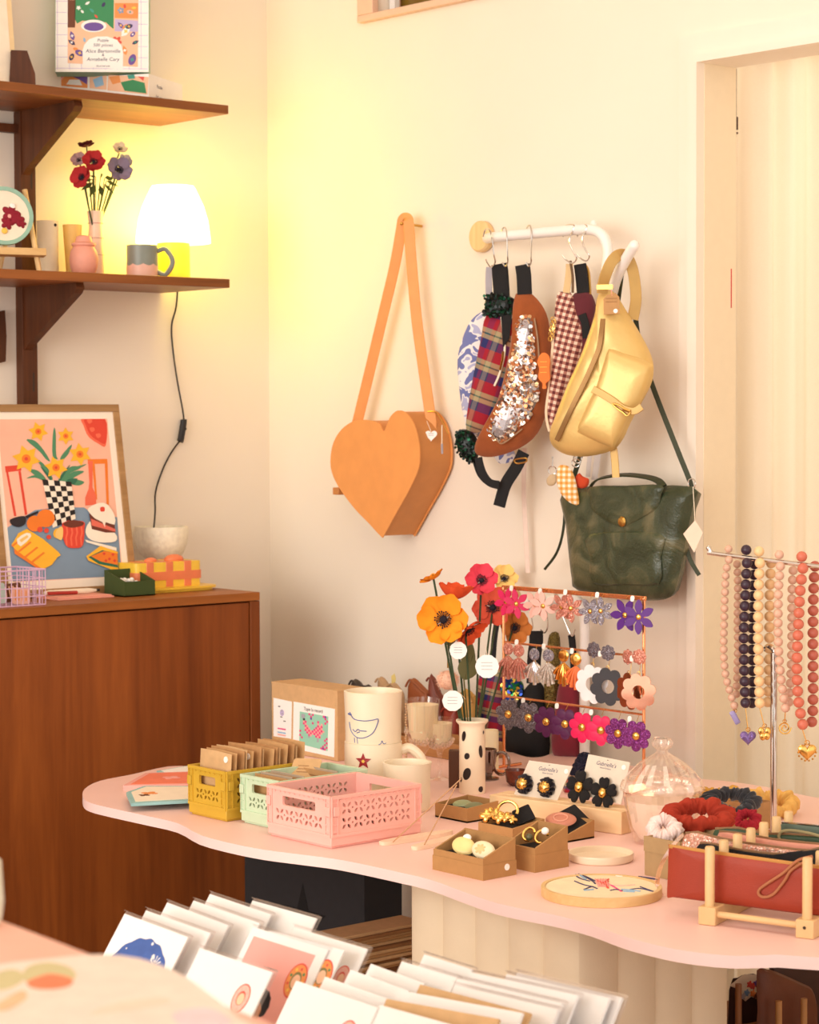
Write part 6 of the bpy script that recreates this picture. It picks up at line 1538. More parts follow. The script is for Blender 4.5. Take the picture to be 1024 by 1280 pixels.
def cardear(f, c, kind, lab, Rp):
    u, v = f.uv(*c41([c])[0], .008); g = f.mv(u, v, .005); S = mpp(g.O); R = Rp / 4.096 * S
    t = thing('carded_earring', lab, 'earring', g.O, 'earrings pinned on the two cards')
    b = MB()
    if kind == 'ruffle':
        for k in range(3):
            rr = R * (1 - .16 * k); n = 60
            vs = [g.p(0, 0, .004 * k)] + [g.p(rr * cos(a) * (1 + .05 * sin(9 * a + k)), rr * sin(a) * (1 + .05 * sin(9 * a + k)), .004 * k + .0045 * sin(11 * a + k * 2)) for a in [2 * pi * i / n for i in range(n)]]
            b.add(vs, [(0, 1 + i, 1 + (i + 1) % n) for i in range(n)], BRU)
        b.build('ruffle', t, sharp=60)
        b = MB(); b.pillow(g.mv(0, 0, .007), circ(R * .62, 24), .008, .002, GOLD, 5); b.build('gold_dome', t)
    else:
        for i in range(5):
            a = .35 + 2 * pi * i / 5; b.pillow(g.mv(R * .55 * cos(a), R * .55 * sin(a), .003 + .001 * (i % 2)), smooth([(x * cos(a) - y * sin(a), x * sin(a) + y * cos(a)) for x, y in [(-R * .4, 0), (-R * .1, R * .34), (R * .3, R * .40), (R * .47, R * .17), (R * .38, 0), (R * .47, -R * .17), (R * .3, -R * .40), (-R * .1, -R * .34)]], 3), .004, .002, BLACKF, 4)
        b.build('petals', t)
        b = MB(); b.pillow(g.mv(0, 0, .006), circ(R * .3, 20, 0, 0, R * .36), .007, .002, GOLD, 5); b.build('gold_centre', t)
cardear(fA, (386, 245), 'ruffle', 'black ruffle earring with gold dome, on the card edge nearer the vase', 52)
cardear(fA, (500, 262), 'ruffle', 'black ruffle earring with gold dome, second on the card by the vase', 52)
cardear(fB_, (676, 262), 'flower', 'black flower earring with gold centre, nearer the ruffle earrings', 84)
cardear(fB_, (797, 292), 'flower', 'black flower earring with gold centre, nearer the crystal jar', 80)
P = T(722, 972); f = Fr(P + Vector((0, 0, .012)), (-.8, -.55, .25))
b = MB()
for k in range(4):
    g = f.mv(.004 * k, .010 * k, -.004 * k); n = 40
    b.add([g.p(0, 0, .003)] + [g.p(.017 * cos(a) * (1 + .06 * sin(9 * a + k)), .013 * sin(a), .004 * sin(10 * a + k)) for a in [2 * pi * i / n for i in range(n)]], [(0, 1 + i, 1 + (i + 1) % n) for i in range(n)], M('navy_felt', (44, 44, 66), .8))
b.build('ruffled_brooch', label='navy ruffled brooch between the two earring cards', cat='brooch', sharp=60)
P = T(712, 992); b = MB(); b.pillow(Fr(P + Vector((0, 0, .02)), (-.8, -.6, .2)), rrect(-.012, -.018, .012, .016, .004), .008, .006, tartan('copper_stripe', .02, .3)); b.build('striped_clip', label='copper striped hair clip peeping out between the two earring cards', cat='hair clip')
P = T(645, 982); S = mpp(P)
t = thing('trinket_bowl', 'small dark tortoiseshell trinket bowl below the earring stand', 'bowl', P)
TOR = M('tortoiseshell', (104, 44, 24), .25, var=.4, scale=60)
b = MB(); r = 14 * S; b.lathe([(r * .5, 0), (r * .85, .008), (r, 20 * S), (r * .92, 20 * S), (r * .7, .008), (0, .005)], P, TOR, 28); b.build('bowl_body', t)

# ------------------------------------------------------------------ kraft jewellery boxes
TR_IN = BLACKF
KRB = M('kraft_box_board', (180, 134, 82), .8, var=.05, scale=50, bump=.1, bs=300)
def tray(near, leftpx, rightpx, hl, hh, lab, band=0.0, z=ZT):
    """near: pixel of the bottom corner nearest the camera; low wall faces the shop, high wall towards the back"""
    P = T(*near, z); f = FTy(P)
    Lw = abs(hit(leftpx, near[1] - 8, Vector((P.x, 0, 0)), Vector((1, 0, 0))).y - P.y)
    f = Fr(P + Vector((0, Lw, 0)), (0, 0, 1), (1, 0, 0))
    Wd = abs(hit(rightpx, near[1] - 6, Vector((0, P.y, 0)), Vector((0, 1, 0))).x - P.x); S = mpp(P)
    t = wedge_tray('jewellery_box', f, Lw, Wd, hl * S, hh * S, KRB, TR_IN, lab, 'jewellery box', 'kraft jewellery boxes on the table', band=band * S)
    return f, Lw, Wd, S, t
T1 = tray((604, 1101), 542, 644.5, 27, 47, 'kraft jewellery box with two cream oval earrings at the table front', 19)
T2 = tray((669, 1091), 632, 710, 30, 52, 'kraft jewellery box with small gold hoops beside the cream oval ones', 22)
T3 = tray((641, 1056), 598, 681, 20, 26, 'kraft jewellery box with gold flower cluster in the middle of the group')
T4 = tray((584, 1029), 544, 625, 18, 22, 'kraft jewellery box with green stones at the back of the group')
T5 = tray((706, 1054), 664, 743, 8, 23, 'kraft jewellery box with a rose brooch near the wooden ledge')
def star_dot(T_, u, v):
    f, L_, W_, S, t = T_
    g = Fr(f.p(L_ + .0004, W_ * .72, 12 * S), f.U); b = MB(); b.prism(g, circ(.0055, 16), 0, .0014, WHITE); b.build('price_sticker', t)
star_dot(T1, 0, 0)
def inbox(T_, fu, fv, dz): f, L_, W_, S, t = T_; return f.p(L_ * fu, W_ * fv, dz * S), f, S
EG = 'earrings lying in the kraft jewellery boxes'
for fu, mat, lab in ((.30, M('butter_resin', (250, 222, 150), .3), 'butter yellow oval earring in the front kraft box'), (.70, M('ivory_resin', (244, 228, 190), .3), 'ivory carved oval earring in the front kraft box')):
    P, f, S = inbox(T1, fu, .48, 31)
    g = Fr(P, (-.62, -.35, .72)); t = thing('box_earring', lab, 'earring', P, EG)
    b = MB(); b.pillow(g.rot(-.5), circ(17 * S, 24, 0, 0, 13 * S), .006, .004, mat, 5); b.build('cabochon', t)
    if fu > .5:
        b = MB(); b.pillow(g.mv(0, 0, -.008).rot(-.5), circ(17.5 * S, 24, 0, 0, 14 * S), .004, .004, M('dark_resin', (84, 74, 50), .4), 4)
        b.build('dark_backing', t)
        b = MB(); b.pillow(g.mv(-.004, -.001, .005).rot(-.5), petals(7, 5 * S, 8 * S, 3, 0), .0022, .0005, M('carved_cream', (226, 200, 140), .4), 4); b.build('carving', t)
    else:
        b = MB(); b.pillow(g.mv(.002, .016, .0), circ(6 * S, 14), .004, .003, WHITE, 4); b.build('pearl_top', t)
for fu, lab in ((.30, 'gold hoop earring with dark stone in the second kraft box'), (.72, 'gold hoop earring with pearl in the second kraft box')):
    P, f, S = inbox(T2, fu, .45, 40); g = Fr(P, (-.7, -.3, .6)); t = thing('box_earring', lab, 'earring', P, EG)
    b = MB(); b.tube([g.p(8 * S * cos(a), 9 * S * sin(a)) for a in [pi * (.1 + 1.5 * i / 18) for i in range(19)]], .0022, GOLD, 8); b.build('hoop', t)
    b = MB(); b.sphere(g.p(2 * S, -5 * S, .003) if fu < .5 else g.p(4 * S, 7 * S, .004), 5 * S, M('olive_stone', (96, 92, 60), .3) if fu < .5 else WHITE, 12, (1, 1, .8), g); b.build('stone', t)
rn = random.Random(9)
P, f, S = inbox(T3, .45, .22, 26); t = thing('box_earring', 'large gold flower cluster earring spilling over the middle kraft box', 'earring', P, EG)
b = MB()
for (du, dv, r) in [(-20, -6, 10), (-11, 1, 9), (-23, 2, 8), (4, -6, 9), (11, -1, 8), (17, 4, 7), (0, 3, 7)]:
    g = Fr(P + f.U * (du * S) + f.V * (dv * S) + Vector((0, 0, rn.uniform(0, .008))), (-.7 + rn.uniform(-.3, .3), -.4 + rn.uniform(-.3, .3), .6)); b.pillow(g, petals(4, r * S * .6, r * S, 3), .005, .002, GOLD, 4)
b.build('gold_flowers', t)
b = MB(); g = Fr(P + f.U * (-2 * S) + f.V * (14 * S) + Vector((0, 0, 9 * S)), (-.75, -.5, .35)); b.tube([g.p(13 * S * cos(a), 12 * S * sin(a)) for a in [pi * (-.1 + 1.2 * i / 18) for i in range(19)]], .003, GOLD, 8); b.build('gold_band', t)
P, f, S = inbox(T3, .30, .6, 24); b = MB(); g = Fr(P, (-.3, -.2, .9)); b.pillow(g, rrect(-13 * S, -7 * S, 13 * S, 7 * S, .004), .003, .002, M('dusty_rose_resin', (206, 150, 130), .4), 4); b.build('rose_clip', label='dusty rose clip at the back of the middle kraft box', cat='clip')
P, f, S = inbox(T3, .62, .75, 30); b = MB(); g = Fr(P, (-.6, -.5, .6)); b.prism(g.rot(.5), rrect(-12 * S, -11 * S, 12 * S, 11 * S, .003), -.004, 0, BLACKF); b.build('velvet_pad', label='black velvet pad sticking up in the middle kraft box', cat='pad')
for fu, k, lab in ((.35, (150, 160, 120), 'pale green oval stone earring in the back kraft box'), (.72, (120, 126, 92), 'darker green oval stone earring in the back kraft box')):
    P, f, S = inbox(T4, fu, .5, 16); b = MB(); g = Fr(P, (-.3, -.2, .9)); b.pillow(g, circ(13 * S, 20, 0, 0, 9 * S), .004, .002, M('green_stone_' + str(int(fu * 100)), k, .3), 4); b.build('box_earring', label=lab, cat='earring', group=EG)
P, f, S = inbox(T5, .45, .5, 22); t = thing('rose_brooch', 'dusty pink rose brooch on black velvet in the kraft box near the ledge', 'brooch', P)
b = MB(); g = Fr(P, (-.4, -.3, .85)); RSE = M('rose_resin', (200, 128, 104), .4)
b.pillow(g, circ(20 * S, 24, 0, 0, 14 * S), .005, .004, RSE, 5); b.build('petal_disc', t)
b = MB(); b.tube([g.p(9 * S * cos(a), 7 * S * sin(a), .005) for a in [2 * pi * i / 16 for i in range(16)]], .0016, M('rose_resin_light', (226, 160, 136), .4), 6, True); b.build('petal_ring', t)
P, f, S = inbox(T5, .5, .72, 20); b = MB(); g = Fr(P, (-.45, -.35, .82)); b.prism(g.rot(.7), rrect(-22 * S, -20 * S, 22 * S, 20 * S, .003), -.004, 0, BLACKF); b.build('velvet_pad', label='black velvet pad tilted behind the rose brooch', cat='pad')

# ------------------------------------------------------------------ incense holders, dish, hoop, jar
INC = M('blush_ceramic', (244, 214, 186), .5, var=.03); STK = M('incense_stick', (196, 150, 110), .9)
for A, Bp, s0, s1, lab in (((476, 1057), (566, 1042), (491, 1053), (577, 973), 'long pale incense holder by the pink crate'), ((517, 1063), (600, 1043), (530, 1057), (571, 981), 'long pale incense holder nearer the kraft boxes')):
    a, c_ = T(*A), T(*Bp); d = c_ - a; L_ = d.length; f = Fr(a, (0, 0, 1), Vector((0, 0, 1)).cross(d)); f = Fr(a, (0, 0, 1), d)
    t = thing('incense_holder', lab, 'incense holder', a + d / 2)
    b = MB(); b.prism(f, smooth([(0, 0), (.008, .004), (.012, L_ * .2), (.015, L_ * .5), (.012, L_ * .85), (0, L_), (-.012, L_ * .85), (-.015, L_ * .5), (-.012, L_ * .2), (-.008, .004)], 3), .0003, .007, INC); b.build('tray', t, bevel=.0015)
    t2 = thing('incense_stick', 'thin incense stick leaning from the holder ' + ('by the pink crate' if A[0] < 500 else 'nearer the kraft boxes'), 'incense', T(*s0, ZT + .006))
    p0 = T(*s0, ZT + .006); dd = (p0 - CAM).dot(FW)
    b = MB(); b.tube([p0, DP(*s1, dd + .02)], .0011, STK, 6); b.build('stick', t2)
P = T(751, 1075); S = mpp(P); r = 41.5 * S
b = MB(); b.lathe([(r * .93, 0), (r * .97, .002), (r, .011), (r * .985, .014), (r * .94, .013), (r * .92, .005), (0, .004)], P, M('shell_glaze', (246, 226, 198), .35, var=.02), 48)
b.build('dish', label='shallow round cream dish beside the jewellery boxes', cat='dish')
P = T(752, 1119); S = mpp(P); r = 75.5 * S; h_ = .015
t = thing('embroidery_hoop', 'wooden embroidery hoop with stitched flower lying on the table', 'embroidery hoop', P)
b = MB(); b.lathe([(r * .93, 0), (r, 0), (r, h_), (r * .93, h_), (r * .93, 0)], P, LWOOD, 64, caps=False); b.build('outer_ring', t, bevel=.0008)
b = MB(); b.lathe([(0, h_ * .6), (r * .925, h_ * .6), (r * .92, h_ * .9), (0, h_ * .88)], P, M('natural_linen', (248, 226, 190), .9, bump=.2, bs=900), 48); b.build('fabric', t)
b = MB(); zt = ZT + h_ * .9
def stitch(pts, k, rr=.0014): b.tube(smooth3([T(x, y, zt) for x, y in c1e(pts)], 4), rr, COLS[k], 5)
c1e = crop(660, 900, 4.267)
for i in range(5):
    stitch([(365 + i * 8, 855 + i * 6), (400, 870), (430, 850 + i * 12)], 'red', .0018); stitch([(360 + i * 14, 850), (380 + i * 12, 890)], 'pink', .0018)
stitch([(385, 860), (440, 880), (500, 915)], 'magenta'); stitch([(420, 880), (500, 885), (570, 880)], 'salmon')
for q in [[(255, 825), (300, 835), (345, 860), (360, 875)], [(260, 835), (290, 850), (330, 860)], [(250, 860), (300, 880), (350, 890)], [(270, 822), (320, 840), (360, 860)], [(300, 905), (340, 890), (370, 900)], [(440, 910), (470, 905), (505, 912)], [(545, 905), (600, 900), (675, 918)], [(590, 835), (640, 842), (690, 850)], [(600, 890), (640, 905), (670, 915)]]: stitch(q, 'navy')
for q in [[(280, 830), (310, 850)], [(300, 910), (350, 905)], [(500, 905), (560, 910), (600, 915)], [(510, 915), (570, 918)]]: stitch(q, 'sky', .002)
b.prism(Fr(T(*c1e([(490, 830)])[0], zt), (0, 0, 1), (0, 1, 0)), circ(.007, 14), 0, .0008, WHITE)
b.build('embroidery', t)
P = T(828, 1053); S = mpp(P); r = 49 * S
t = thing('crystal_jar', 'cut crystal lidded jar holding a white candle', 'jar', P)
zr = 66 * S
b = MB(); b.lathe([(r * .62, 0), (r * .7, .004), (r * .82, zr * .3), (r * .95, zr * .75), (r * .99, zr)], P, CRYS, 40, flute=(20, .03), caps=False); b.build('jar_body', t, sharp=4)
b = MB(); b.lathe([(r * .6, .009), (r * .77, zr * .3), (r * .89, zr * .75), (r * .9, zr * .82), (0, zr * .82)], P, M('white_wax', (252, 236, 220), .5, var=.02), 36); b.build('wax', t)
zl2 = zr + .0005
b = MB(); b.lathe([(r * 1.02, zl2), (r * 1.03, zl2 + 3 * S), (r * .96, zl2 + 12 * S), (r * .80, zl2 + 22 * S), (r * .55, zl2 + 34 * S), (r * .3, zl2 + 42 * S), (r * .17, zl2 + 46 * S), (r * .13, zl2 + 50 * S), (r * .24, zl2 + 55 * S), (r * .26, zl2 + 60 * S), (r * .2, zl2 + 65 * S), (0, zl2 + 66 * S)], P, CRYS, 40, flute=(20, .06))
for k in range(60):
    a = k * 2.39996; q = .35 + .65 * ((k * .618) % 1); rr = r * (.25 + .75 * q); zq = zl2 + S * (4 + 40 * (1 - q))
    b.sphere(P + Vector((rr * cos(a), rr * sin(a), zq)), 3.4 * S, CRYS2, 6)
b.build('lid', t, sharp=4)

# ------------------------------------------------------------------ scrunchies and their boxes
def scrunchie(P, R, r, mat, lab, axes=None, nw=16, sc=(1, 1), seed=0, squash=1.0, arc=None):
    f = axes or Fr(P, (0, 0, 1), (0, 1, 0)); f.O = Vector(P)
    rn = random.Random(seed); ph = [rn.uniform(0, 6) for _ in range(6)]
    n, m = 200, 20; b = MB(); vs = []
    for i in range(n):
        a = 2 * pi * i / n
        for k in range(m):
            th_ = 2 * pi * k / m
            nv = mnoise.noise(Vector((cos(a) * 3.2 * nw / 9 + seed, sin(a) * 3.2 * nw / 9, th_ * .25))) ; n2v = abs(mnoise.noise(Vector((cos(a) * 6 * nw / 9, sin(a) * 6 * nw / 9 + seed, th_ * .5))))
            w = r * (.92 + .10 * sin(nw * a + ph[0] + 2.2 * sin(th_ + ph[1])) + .45 * nv - .5 * n2v + .12 * sin(3 * a + ph[3] + th_))
            rr = R + w * cos(th_)
            vs.append(f.p(rr * cos(a) * sc[0], rr * sin(a) * sc[1], w * sin(th_) * squash + r * .1 * sin(3 * a + ph[4])))
    b.add(vs, [(i * m + k, ((i + 1) % n) * m + k, ((i + 1) % n) * m + (k + 1) % m, i * m + (k + 1) % m) for i in range(n) for k in range(m)], mat)
    return b.build('scrunchie', label=lab, cat='scrunchie', group='scrunchies', sharp=180)
P = T(850, 1103); yl_ = hit(806, 1090, Vector((P.x, 0, 0)), Vector((1, 0, 0))).y; S = mpp(P)
KBX = M('grey_kraft_board', (176, 146, 104), .8, var=.05, scale=50)
t = thing('kraft_tray_box', 'grey kraft box full of scrunchies beside the embroidery hoop', 'box', P + Vector((.06, .03, 0)))
hb_ = 50 * S; Wb_ = .13
def open_box(t, x0, y0, x1, y1, h, mat, band=0.0):
    b = MB(); b.box((x0, y0, ZT + .0004), (x0 + .003, y1, ZT + h), mat); b.box((x1 - .003, y0, ZT + .0004), (x1, y1, ZT + h), mat)
    b.box((x0 + .0031, y0 + .0002, ZT + .0006), (x1 - .0031, y0 + .003, ZT + h - .0002), mat); b.box((x0 + .0031, y1 - .003, ZT + .0006), (x1 - .0031, y1 - .0002, ZT + h - .0002), mat)
    b.box((x0 + .0032, y0 + .0032, ZT + .001), (x1 - .0032, y1 - .0032, ZT + .004), mat); b.build('carton', t)
    if band: b = MB(); b.box((x0 - .0012, y0 - .001, ZT + h * band), (x0 - .0002, y1 + .001, ZT + h + .0004), mat); b.build('folded_rim', t)
open_box(t, P.x, P.y, P.x + Wb_, yl_, hb_, KBX, .62)
RUST = M('rust_linen', (168, 48, 22), .85, var=.1, scale=40, bump=.2, bs=500)
ck2 = Vector((P.x + Wb_ / 2, (P.y + yl_) / 2, ZT + hb_))
def top(px, py, z): return ZP(px, py, z)
scrunchie(top(830, 1036, ZT + hb_ + .006), .019, .013, M('white_pink_cotton', (246, 222, 216), .9, var=.06, scale=60), 'white and pink cotton scrunchie at the rim of the grey kraft box', Fr((0, 0, 0), (-.35, -.3, .9)), 9, seed=1)
scrunchie(top(873, 1021, ZT + hb_ + .016), .044, .019, RUST, 'large rust red linen scrunchie on top of the grey kraft box', Fr((0, 0, 0), (-.25, -.3, .92)), 8, (1.02, .62), seed=3)
P = T(940, 1040); S = mpp(P); b = MB(); 
t = thing('kraft_tray_box', 'open kraft box holding dark scrunchies behind the clutch rack', 'box', P)
y2 = hit(905, 1030, Vector((P.x, 0, 0)), Vector((1, 0, 0))).y
hk = 34 * S
open_box(t, P.x, P.y, P.x + .06, y2, hk, KRAFT)
scrunchie(top(914, 1003, ZT + hk + .022), .040, .017, M('charcoal_velvet', (38, 38, 44), .75, var=.2, scale=50, Sheen_Weight=.5), 'charcoal velvet scrunchie piled on the open kraft box', Fr((0, 0, 0), (-.3, -.55, .8)), 14, (1.0, .55), seed=5)
scrunchie(top(934, 1024, ZT + hk + .002), .016, .010, tartan('plaid_orange_violet', .02), 'orange and violet plaid scrunchie in the open kraft box', Fr((0, 0, 0), (-.3, -.4, .86)), 9, seed=8)
scrunchie(T(900, 996, ZT + .02), .040, .014, M('gold_lame', (216, 164, 70), .4, .4, scale=90, var=.25), 'gold lame scrunchie behind the charcoal one', Fr((0, 0, 0), (-.1, -.2, .97)), 14, (1, .5), seed=9)
scrunchie(T(960, 1005, ZT + .024), .052, .017, M('mustard_cotton', (238, 190, 104), .9, var=.08, scale=60), 'mustard cotton scrunchie around the chrome pole', Fr((0, 0, 0), (-.1, -.3, .95)), 16, (.95, .62), seed=12)

# ------------------------------------------------------------------ necklace stands
P = T(967, 1046); dp = (P - CAM).dot(FW)
t = thing('hook_stand', 'chrome pole stand with a small hooked tip among the scrunchies', 'jewellery stand', P)
b = MB(); b.lathe([(.045, 0), (.045, .004), (.008, .008), (0, .008)], P, STEEL, 36); b.build('foot', t)
topz = DP(966, 815, dp)
b = MB(); b.tube([P + Vector((0, 0, .006)), Vector((P.x, P.y, topz.z))], .0062, STEEL, 14); b.build('pole', t)
b = MB(); e_ = DP(956, 812, dp); b.tube(smooth3([Vector((P.x, P.y, topz.z - .004)), Vector((P.x, P.y, topz.z + .004)), (Vector((P.x, P.y, topz.z + .006)) + e_) / 2 + Vector((0, 0, .004)), e_], 5), .0045, STEEL, 10); b.build('hook_tip', t)
bl_, br_ = DP(893, 692, dp + .02), DP(1085, 716, dp - .10)
pb = Vector((br_.x, br_.y, ZT))
t = thing('necklace_stand', 'chrome T bar stand with bead necklaces hung along it', 'jewellery stand', pb)
b = MB(); b.lathe([(.05, 0), (.05, .004), (.008, .008), (0, .008)], pb, STEEL, 36); b.build('foot', t)
b = MB(); b.tube([pb + Vector((0, 0, .006)), br_ + Vector((0, 0, .01))], .006, STEEL, 12); b.build('pole', t)
b = MB(); b.tube(smooth3([DP(886, 685, dp + .025), DP(889, 690, dp + .023), bl_, bl_.lerp(br_, .5), br_], 6), .0042, STEEL, 10); b.sphere(DP(886, 685, dp + .025), .005, STEEL, 10); b.build('bar', t)
cz = crop(760, 660, 3.765)
def barpt(px): 
    t0, t1 = 893, 1085; s_ = (px - t0) / (t1 - t0); return bl_.lerp(br_, s_)
bead_cache = {}
def bead(t, c, r, mat, nm='bead'):
    key = (mat.name, round(r, 5))
    if key not in bead_cache:
        b = MB(); b.sphere((0, 0, 0), r, mat, 14); ob = b.build(nm, t, org=(0, 0, 0)) if False else None
        me = bpy.data.meshes.new('bead'); me.from_pydata(b.v, [], b.f); me.materials.append(mat)
        for p in me.polygons: p.use_smooth = True
        bead_cache[key] = me
    o = bpy.data.objects.new(nm, bead_cache[key]); COL.objects.link(o); o.parent = t; o.location = Vector(c) - WL[t.name]
    return o
def necklace(lab, front, back, rpx, mat, mat2=None, pend=None):
    """front and back are the two hanging strands as lists of view points (enlarged view), joined over the bar"""
    p0 = cz([front[0]])[0]; top_ = barpt(p0[0]); d0 = (top_ - CAM).dot(FW); r = rpx / 3.765 * d0 / FP
    t = thing('necklace', lab, 'necklace', top_, 'bead necklaces on the chrome bar')
    def run(pts, dd, m, skip=0):
        P = smooth3([DP(*q, d0 + dd) for q in cz(pts)], 12); out = [P[0]]; acc = 0
        for a, c_ in zip(P, P[1:]):
            seg = (c_ - a).length; pos = 0
            while acc + seg - pos >= 2 * r * 1.01:
                pos += 2 * r * 1.01 - acc; acc = 0; out.append(a.lerp(c_, pos / seg))
            acc += seg - pos
        for q in out[skip:]: bead(t, q, r, m)
        return out
    fr_ = run(front, -.012, mat); run(back, .014, mat2 or mat, 0)
    bead(t, top_ + Vector((0, 0, .0042 + r)), r, mat)
    if pend:
        k, (x, y), s_ = pend; q = DP(*cz([(x, y)])[0], d0 - .008); g = Fr(q, (-.66, -.75, 0)); sz = s_ / 3.765 * d0 / FP
        b = MB()
        if k == 'heart': b.pillow(g, heart(sz), .004, .003, glitter('lilac_glitter', (120, 96, 160), (180, 150, 200)), 4)
        elif k == 'lilac': b.pillow(g.rot(.5), rrect(-sz * .4, -sz, sz * .4, sz, sz * .2), .003, .002, M('lilac_enamel', (158, 146, 196), .3), 4)
        elif k == 'spiral':
            b.tube(smooth3([g.p(sz * (.2 + .8 * i / 14) * cos(i * .9), sz * (.2 + .8 * i / 14) * sin(i * .9), .001 * (i % 2)) for i in range(15)], 3), .0013, GOLD, 6)
        elif k == 'bow':
            for a in (.5, 2.6, 4.2, 5.4): b.pillow(g.mv(sz * .5 * cos(a), sz * .5 * sin(a)), circ(sz * .42, 12, 0, 0, sz * .55), .003, .002, GOLD, 4)
        else:
            b.pillow(g, heart(sz), .004, .003, GOLD, 4)
            for i in range(14): a = 2 * pi * i / 14; b.sphere(g.p(sz * .95 * cos(a), sz * .9 * sin(a) - sz * .1), sz * .13, GOLD, 6)
        b.build('pendant', t)
        b = MB(); q2 = fr_[-1]; b.tube([q2 - Vector((0, 0, r)), g.p(0, sz * .8, 0)], .001, GOLD, 5); b.tube([g.p(sz * .25 * cos(a), sz * .95 + sz * .25 * sin(a)) for a in [2 * pi * i / 10 for i in range(10)]], .0009, GOLD, 5, True); b.build('link', t)
BM = {k: M('bead_' + k, v, .4, var=.05) for k, v in dict(rose=(214, 170, 146), plum=(54, 34, 52), cream=(240, 200, 148), nude=(220, 176, 152), coral=(206, 110, 86), brick=(182, 94, 76)).items()}
necklace('pale rose bead necklace with a lilac pendant at the tip of the chrome bar', [(570, 150), (555, 220), (548, 420), (545, 560), (552, 680), (575, 770), (600, 850)], [(608, 170), (612, 260), (610, 420), (612, 560), (608, 700), (604, 800)], 19, BM['rose'], None, ('lilac', (598, 892), 34))
necklace('dark plum bead necklace with a lilac glitter heart pendant', [(655, 165), (648, 300), (640, 520), (645, 760), (652, 870)], [(690, 170), (684, 300), (680, 520), (682, 760), (676, 850)], 25, BM['plum'], None, ('heart', (660, 985), 38))
necklace('butter cream bead necklace with a gold bow pendant', [(716, 165), (710, 300), (708, 520), (712, 700), (716, 830)], [(768, 165), (762, 300), (760, 520), (758, 700), (752, 820)], 25, BM['cream'], None, ('bow', (738, 965), 36))
necklace('nude pink bead necklace with a gold spiral pendant', [(812, 180), (803, 300), (802, 520), (810, 660), (822, 760), (838, 860)], [(872, 200), (866, 320), (866, 520), (862, 680), (850, 850)], 22, BM['nude'], None, ('spiral', (832, 940), 32))
necklace('coral bead necklace with a gold frilled heart pendant', [(918, 190), (905, 300), (896, 480), (890, 640), (896, 800), (918, 930)], [(975, 180), (968, 300), (965, 520), (966, 760), (962, 900), (945, 955)], 26, BM['coral'], BM['brick'], ('frill', (938, 1052), 44))

# ------------------------------------------------------------------ clutch rack with pouches
Wd_ = M('pale_beech', (228, 190, 136), .5, var=.05, scale=30)
A0, A1 = T(887.5, 1163), T(1011, 1180)
e1 = (A1 - A0); sep = e1.length; e1.normalize()
A0c = T(888, 1155); S = mpp(A0c)
zp = hit(887.5, 1058, A0c, Vector((FW.x, FW.y, 0)).normalized()).z
Q0, Q6 = ZP(887.5, 1058, zp), ZP(986, 1014, zp)
e2 = (Q6 - Q0) / 6
t = thing('pouch_rack', 'pale beech peg rack holding pouches at the table edge', 'rack', A0c + e1 * sep / 2 + e2 * 3)
nrm = Vector((e1.y, -e1.x, 0)); nrm = nrm if nrm.dot(FW) < 0 else -nrm
fr2 = Fr((Q0.x, Q0.y, ZT), nrm)
for k in range(2):
    base_ = Vector((Q0.x, Q0.y, ZT)) + e1 * sep * k
    for i in range(7):
        q = base_ + e2 * i
        b = MB(); b.tube([q + Vector((0, 0, .012)), Vector((q.x, q.y, zp - .002)), Vector((q.x, q.y, zp))], [.0072, .0072, .006], Wd_, 16); b.build('peg', t)
    b = MB(); g = Fr(base_, -e2, (0, 0, 1))
    b.obox(g, -.0135, .0135, .0003, .027, -e2.length * 6.4, .012, Wd_)
    b.build('side_rail', t, bevel=.0015)
b = MB(); b.tube([Vector((Q0.x, Q0.y, ZT + .016)), Vector((Q0.x, Q0.y, ZT + .016)) + e1 * sep], .005, Wd_, 12); b.build('cross_bar', t)
b = MB(); q = Vector((Q0.x, Q0.y, ZT + .016)) + e2 * 6; b.tube([q, q + e1 * sep], .005, Wd_, 12); b.build('cross_bar', t)
b = MB(); g = Fr(Vector((Q0.x, Q0.y, ZT + .016)) + e1 * sep, -e2, (0, 0, 1)); b.lathe([(.0025, .0122), (.002, .0135), (0, .0135)], g.p(0, 0, 0), DARK, 12, g); b.build('screw', t)
def fp(i): g = Fr(Vector((Q0.x, Q0.y, ZT)) + e2 * i, nrm); return g
cr4 = crop(800, 960, 4.571)
TER = M('terracotta_leather', (160, 54, 30), .5, var=.05, scale=30, bump=.2, bs=500)
f = fp(.5)
t = thing('clutch_pouch', 'terracotta leather zip pouch with wrist loop at the front of the peg rack', 'pouch', f.p(.1, .03))
o = f.uvs(cr4([(165, 455), (175, 438), (300, 462), (600, 505), (860, 540), (1100, 575), (1230, 600), (1250, 640), (1250, 900), (1200, 925), (860, 885), (500, 840), (210, 805), (170, 790), (155, 740), (160, 600)]))
o = [(u, max(v, .026)) for u, v in o]
b = MB(); b.pillow(f, smooth(o, 2), .007, .005, TER, 6, pw=6, wob=.0006); b.build('body', t)
b = MB(); b.strap([f.at(*q, .002) for q in cr4([(170, 446), (300, 466), (600, 508), (860, 544), (1200, 590)])], .006, .004, M('gold_zip_tape', (196, 140, 70), .5, .3), f.N); b.build('zip', t)
b = MB(); b.tube(smooth3([f.at(*q, .010) for q in cr4([(985, 505), (900, 530), (820, 600), (720, 665), (680, 700), (685, 728), (720, 738), (770, 715), (830, 640), (870, 580), (985, 510)])], 5), .0022, M('tan_cord', (176, 110, 72), .6), 7); b.build('wrist_loop', t)
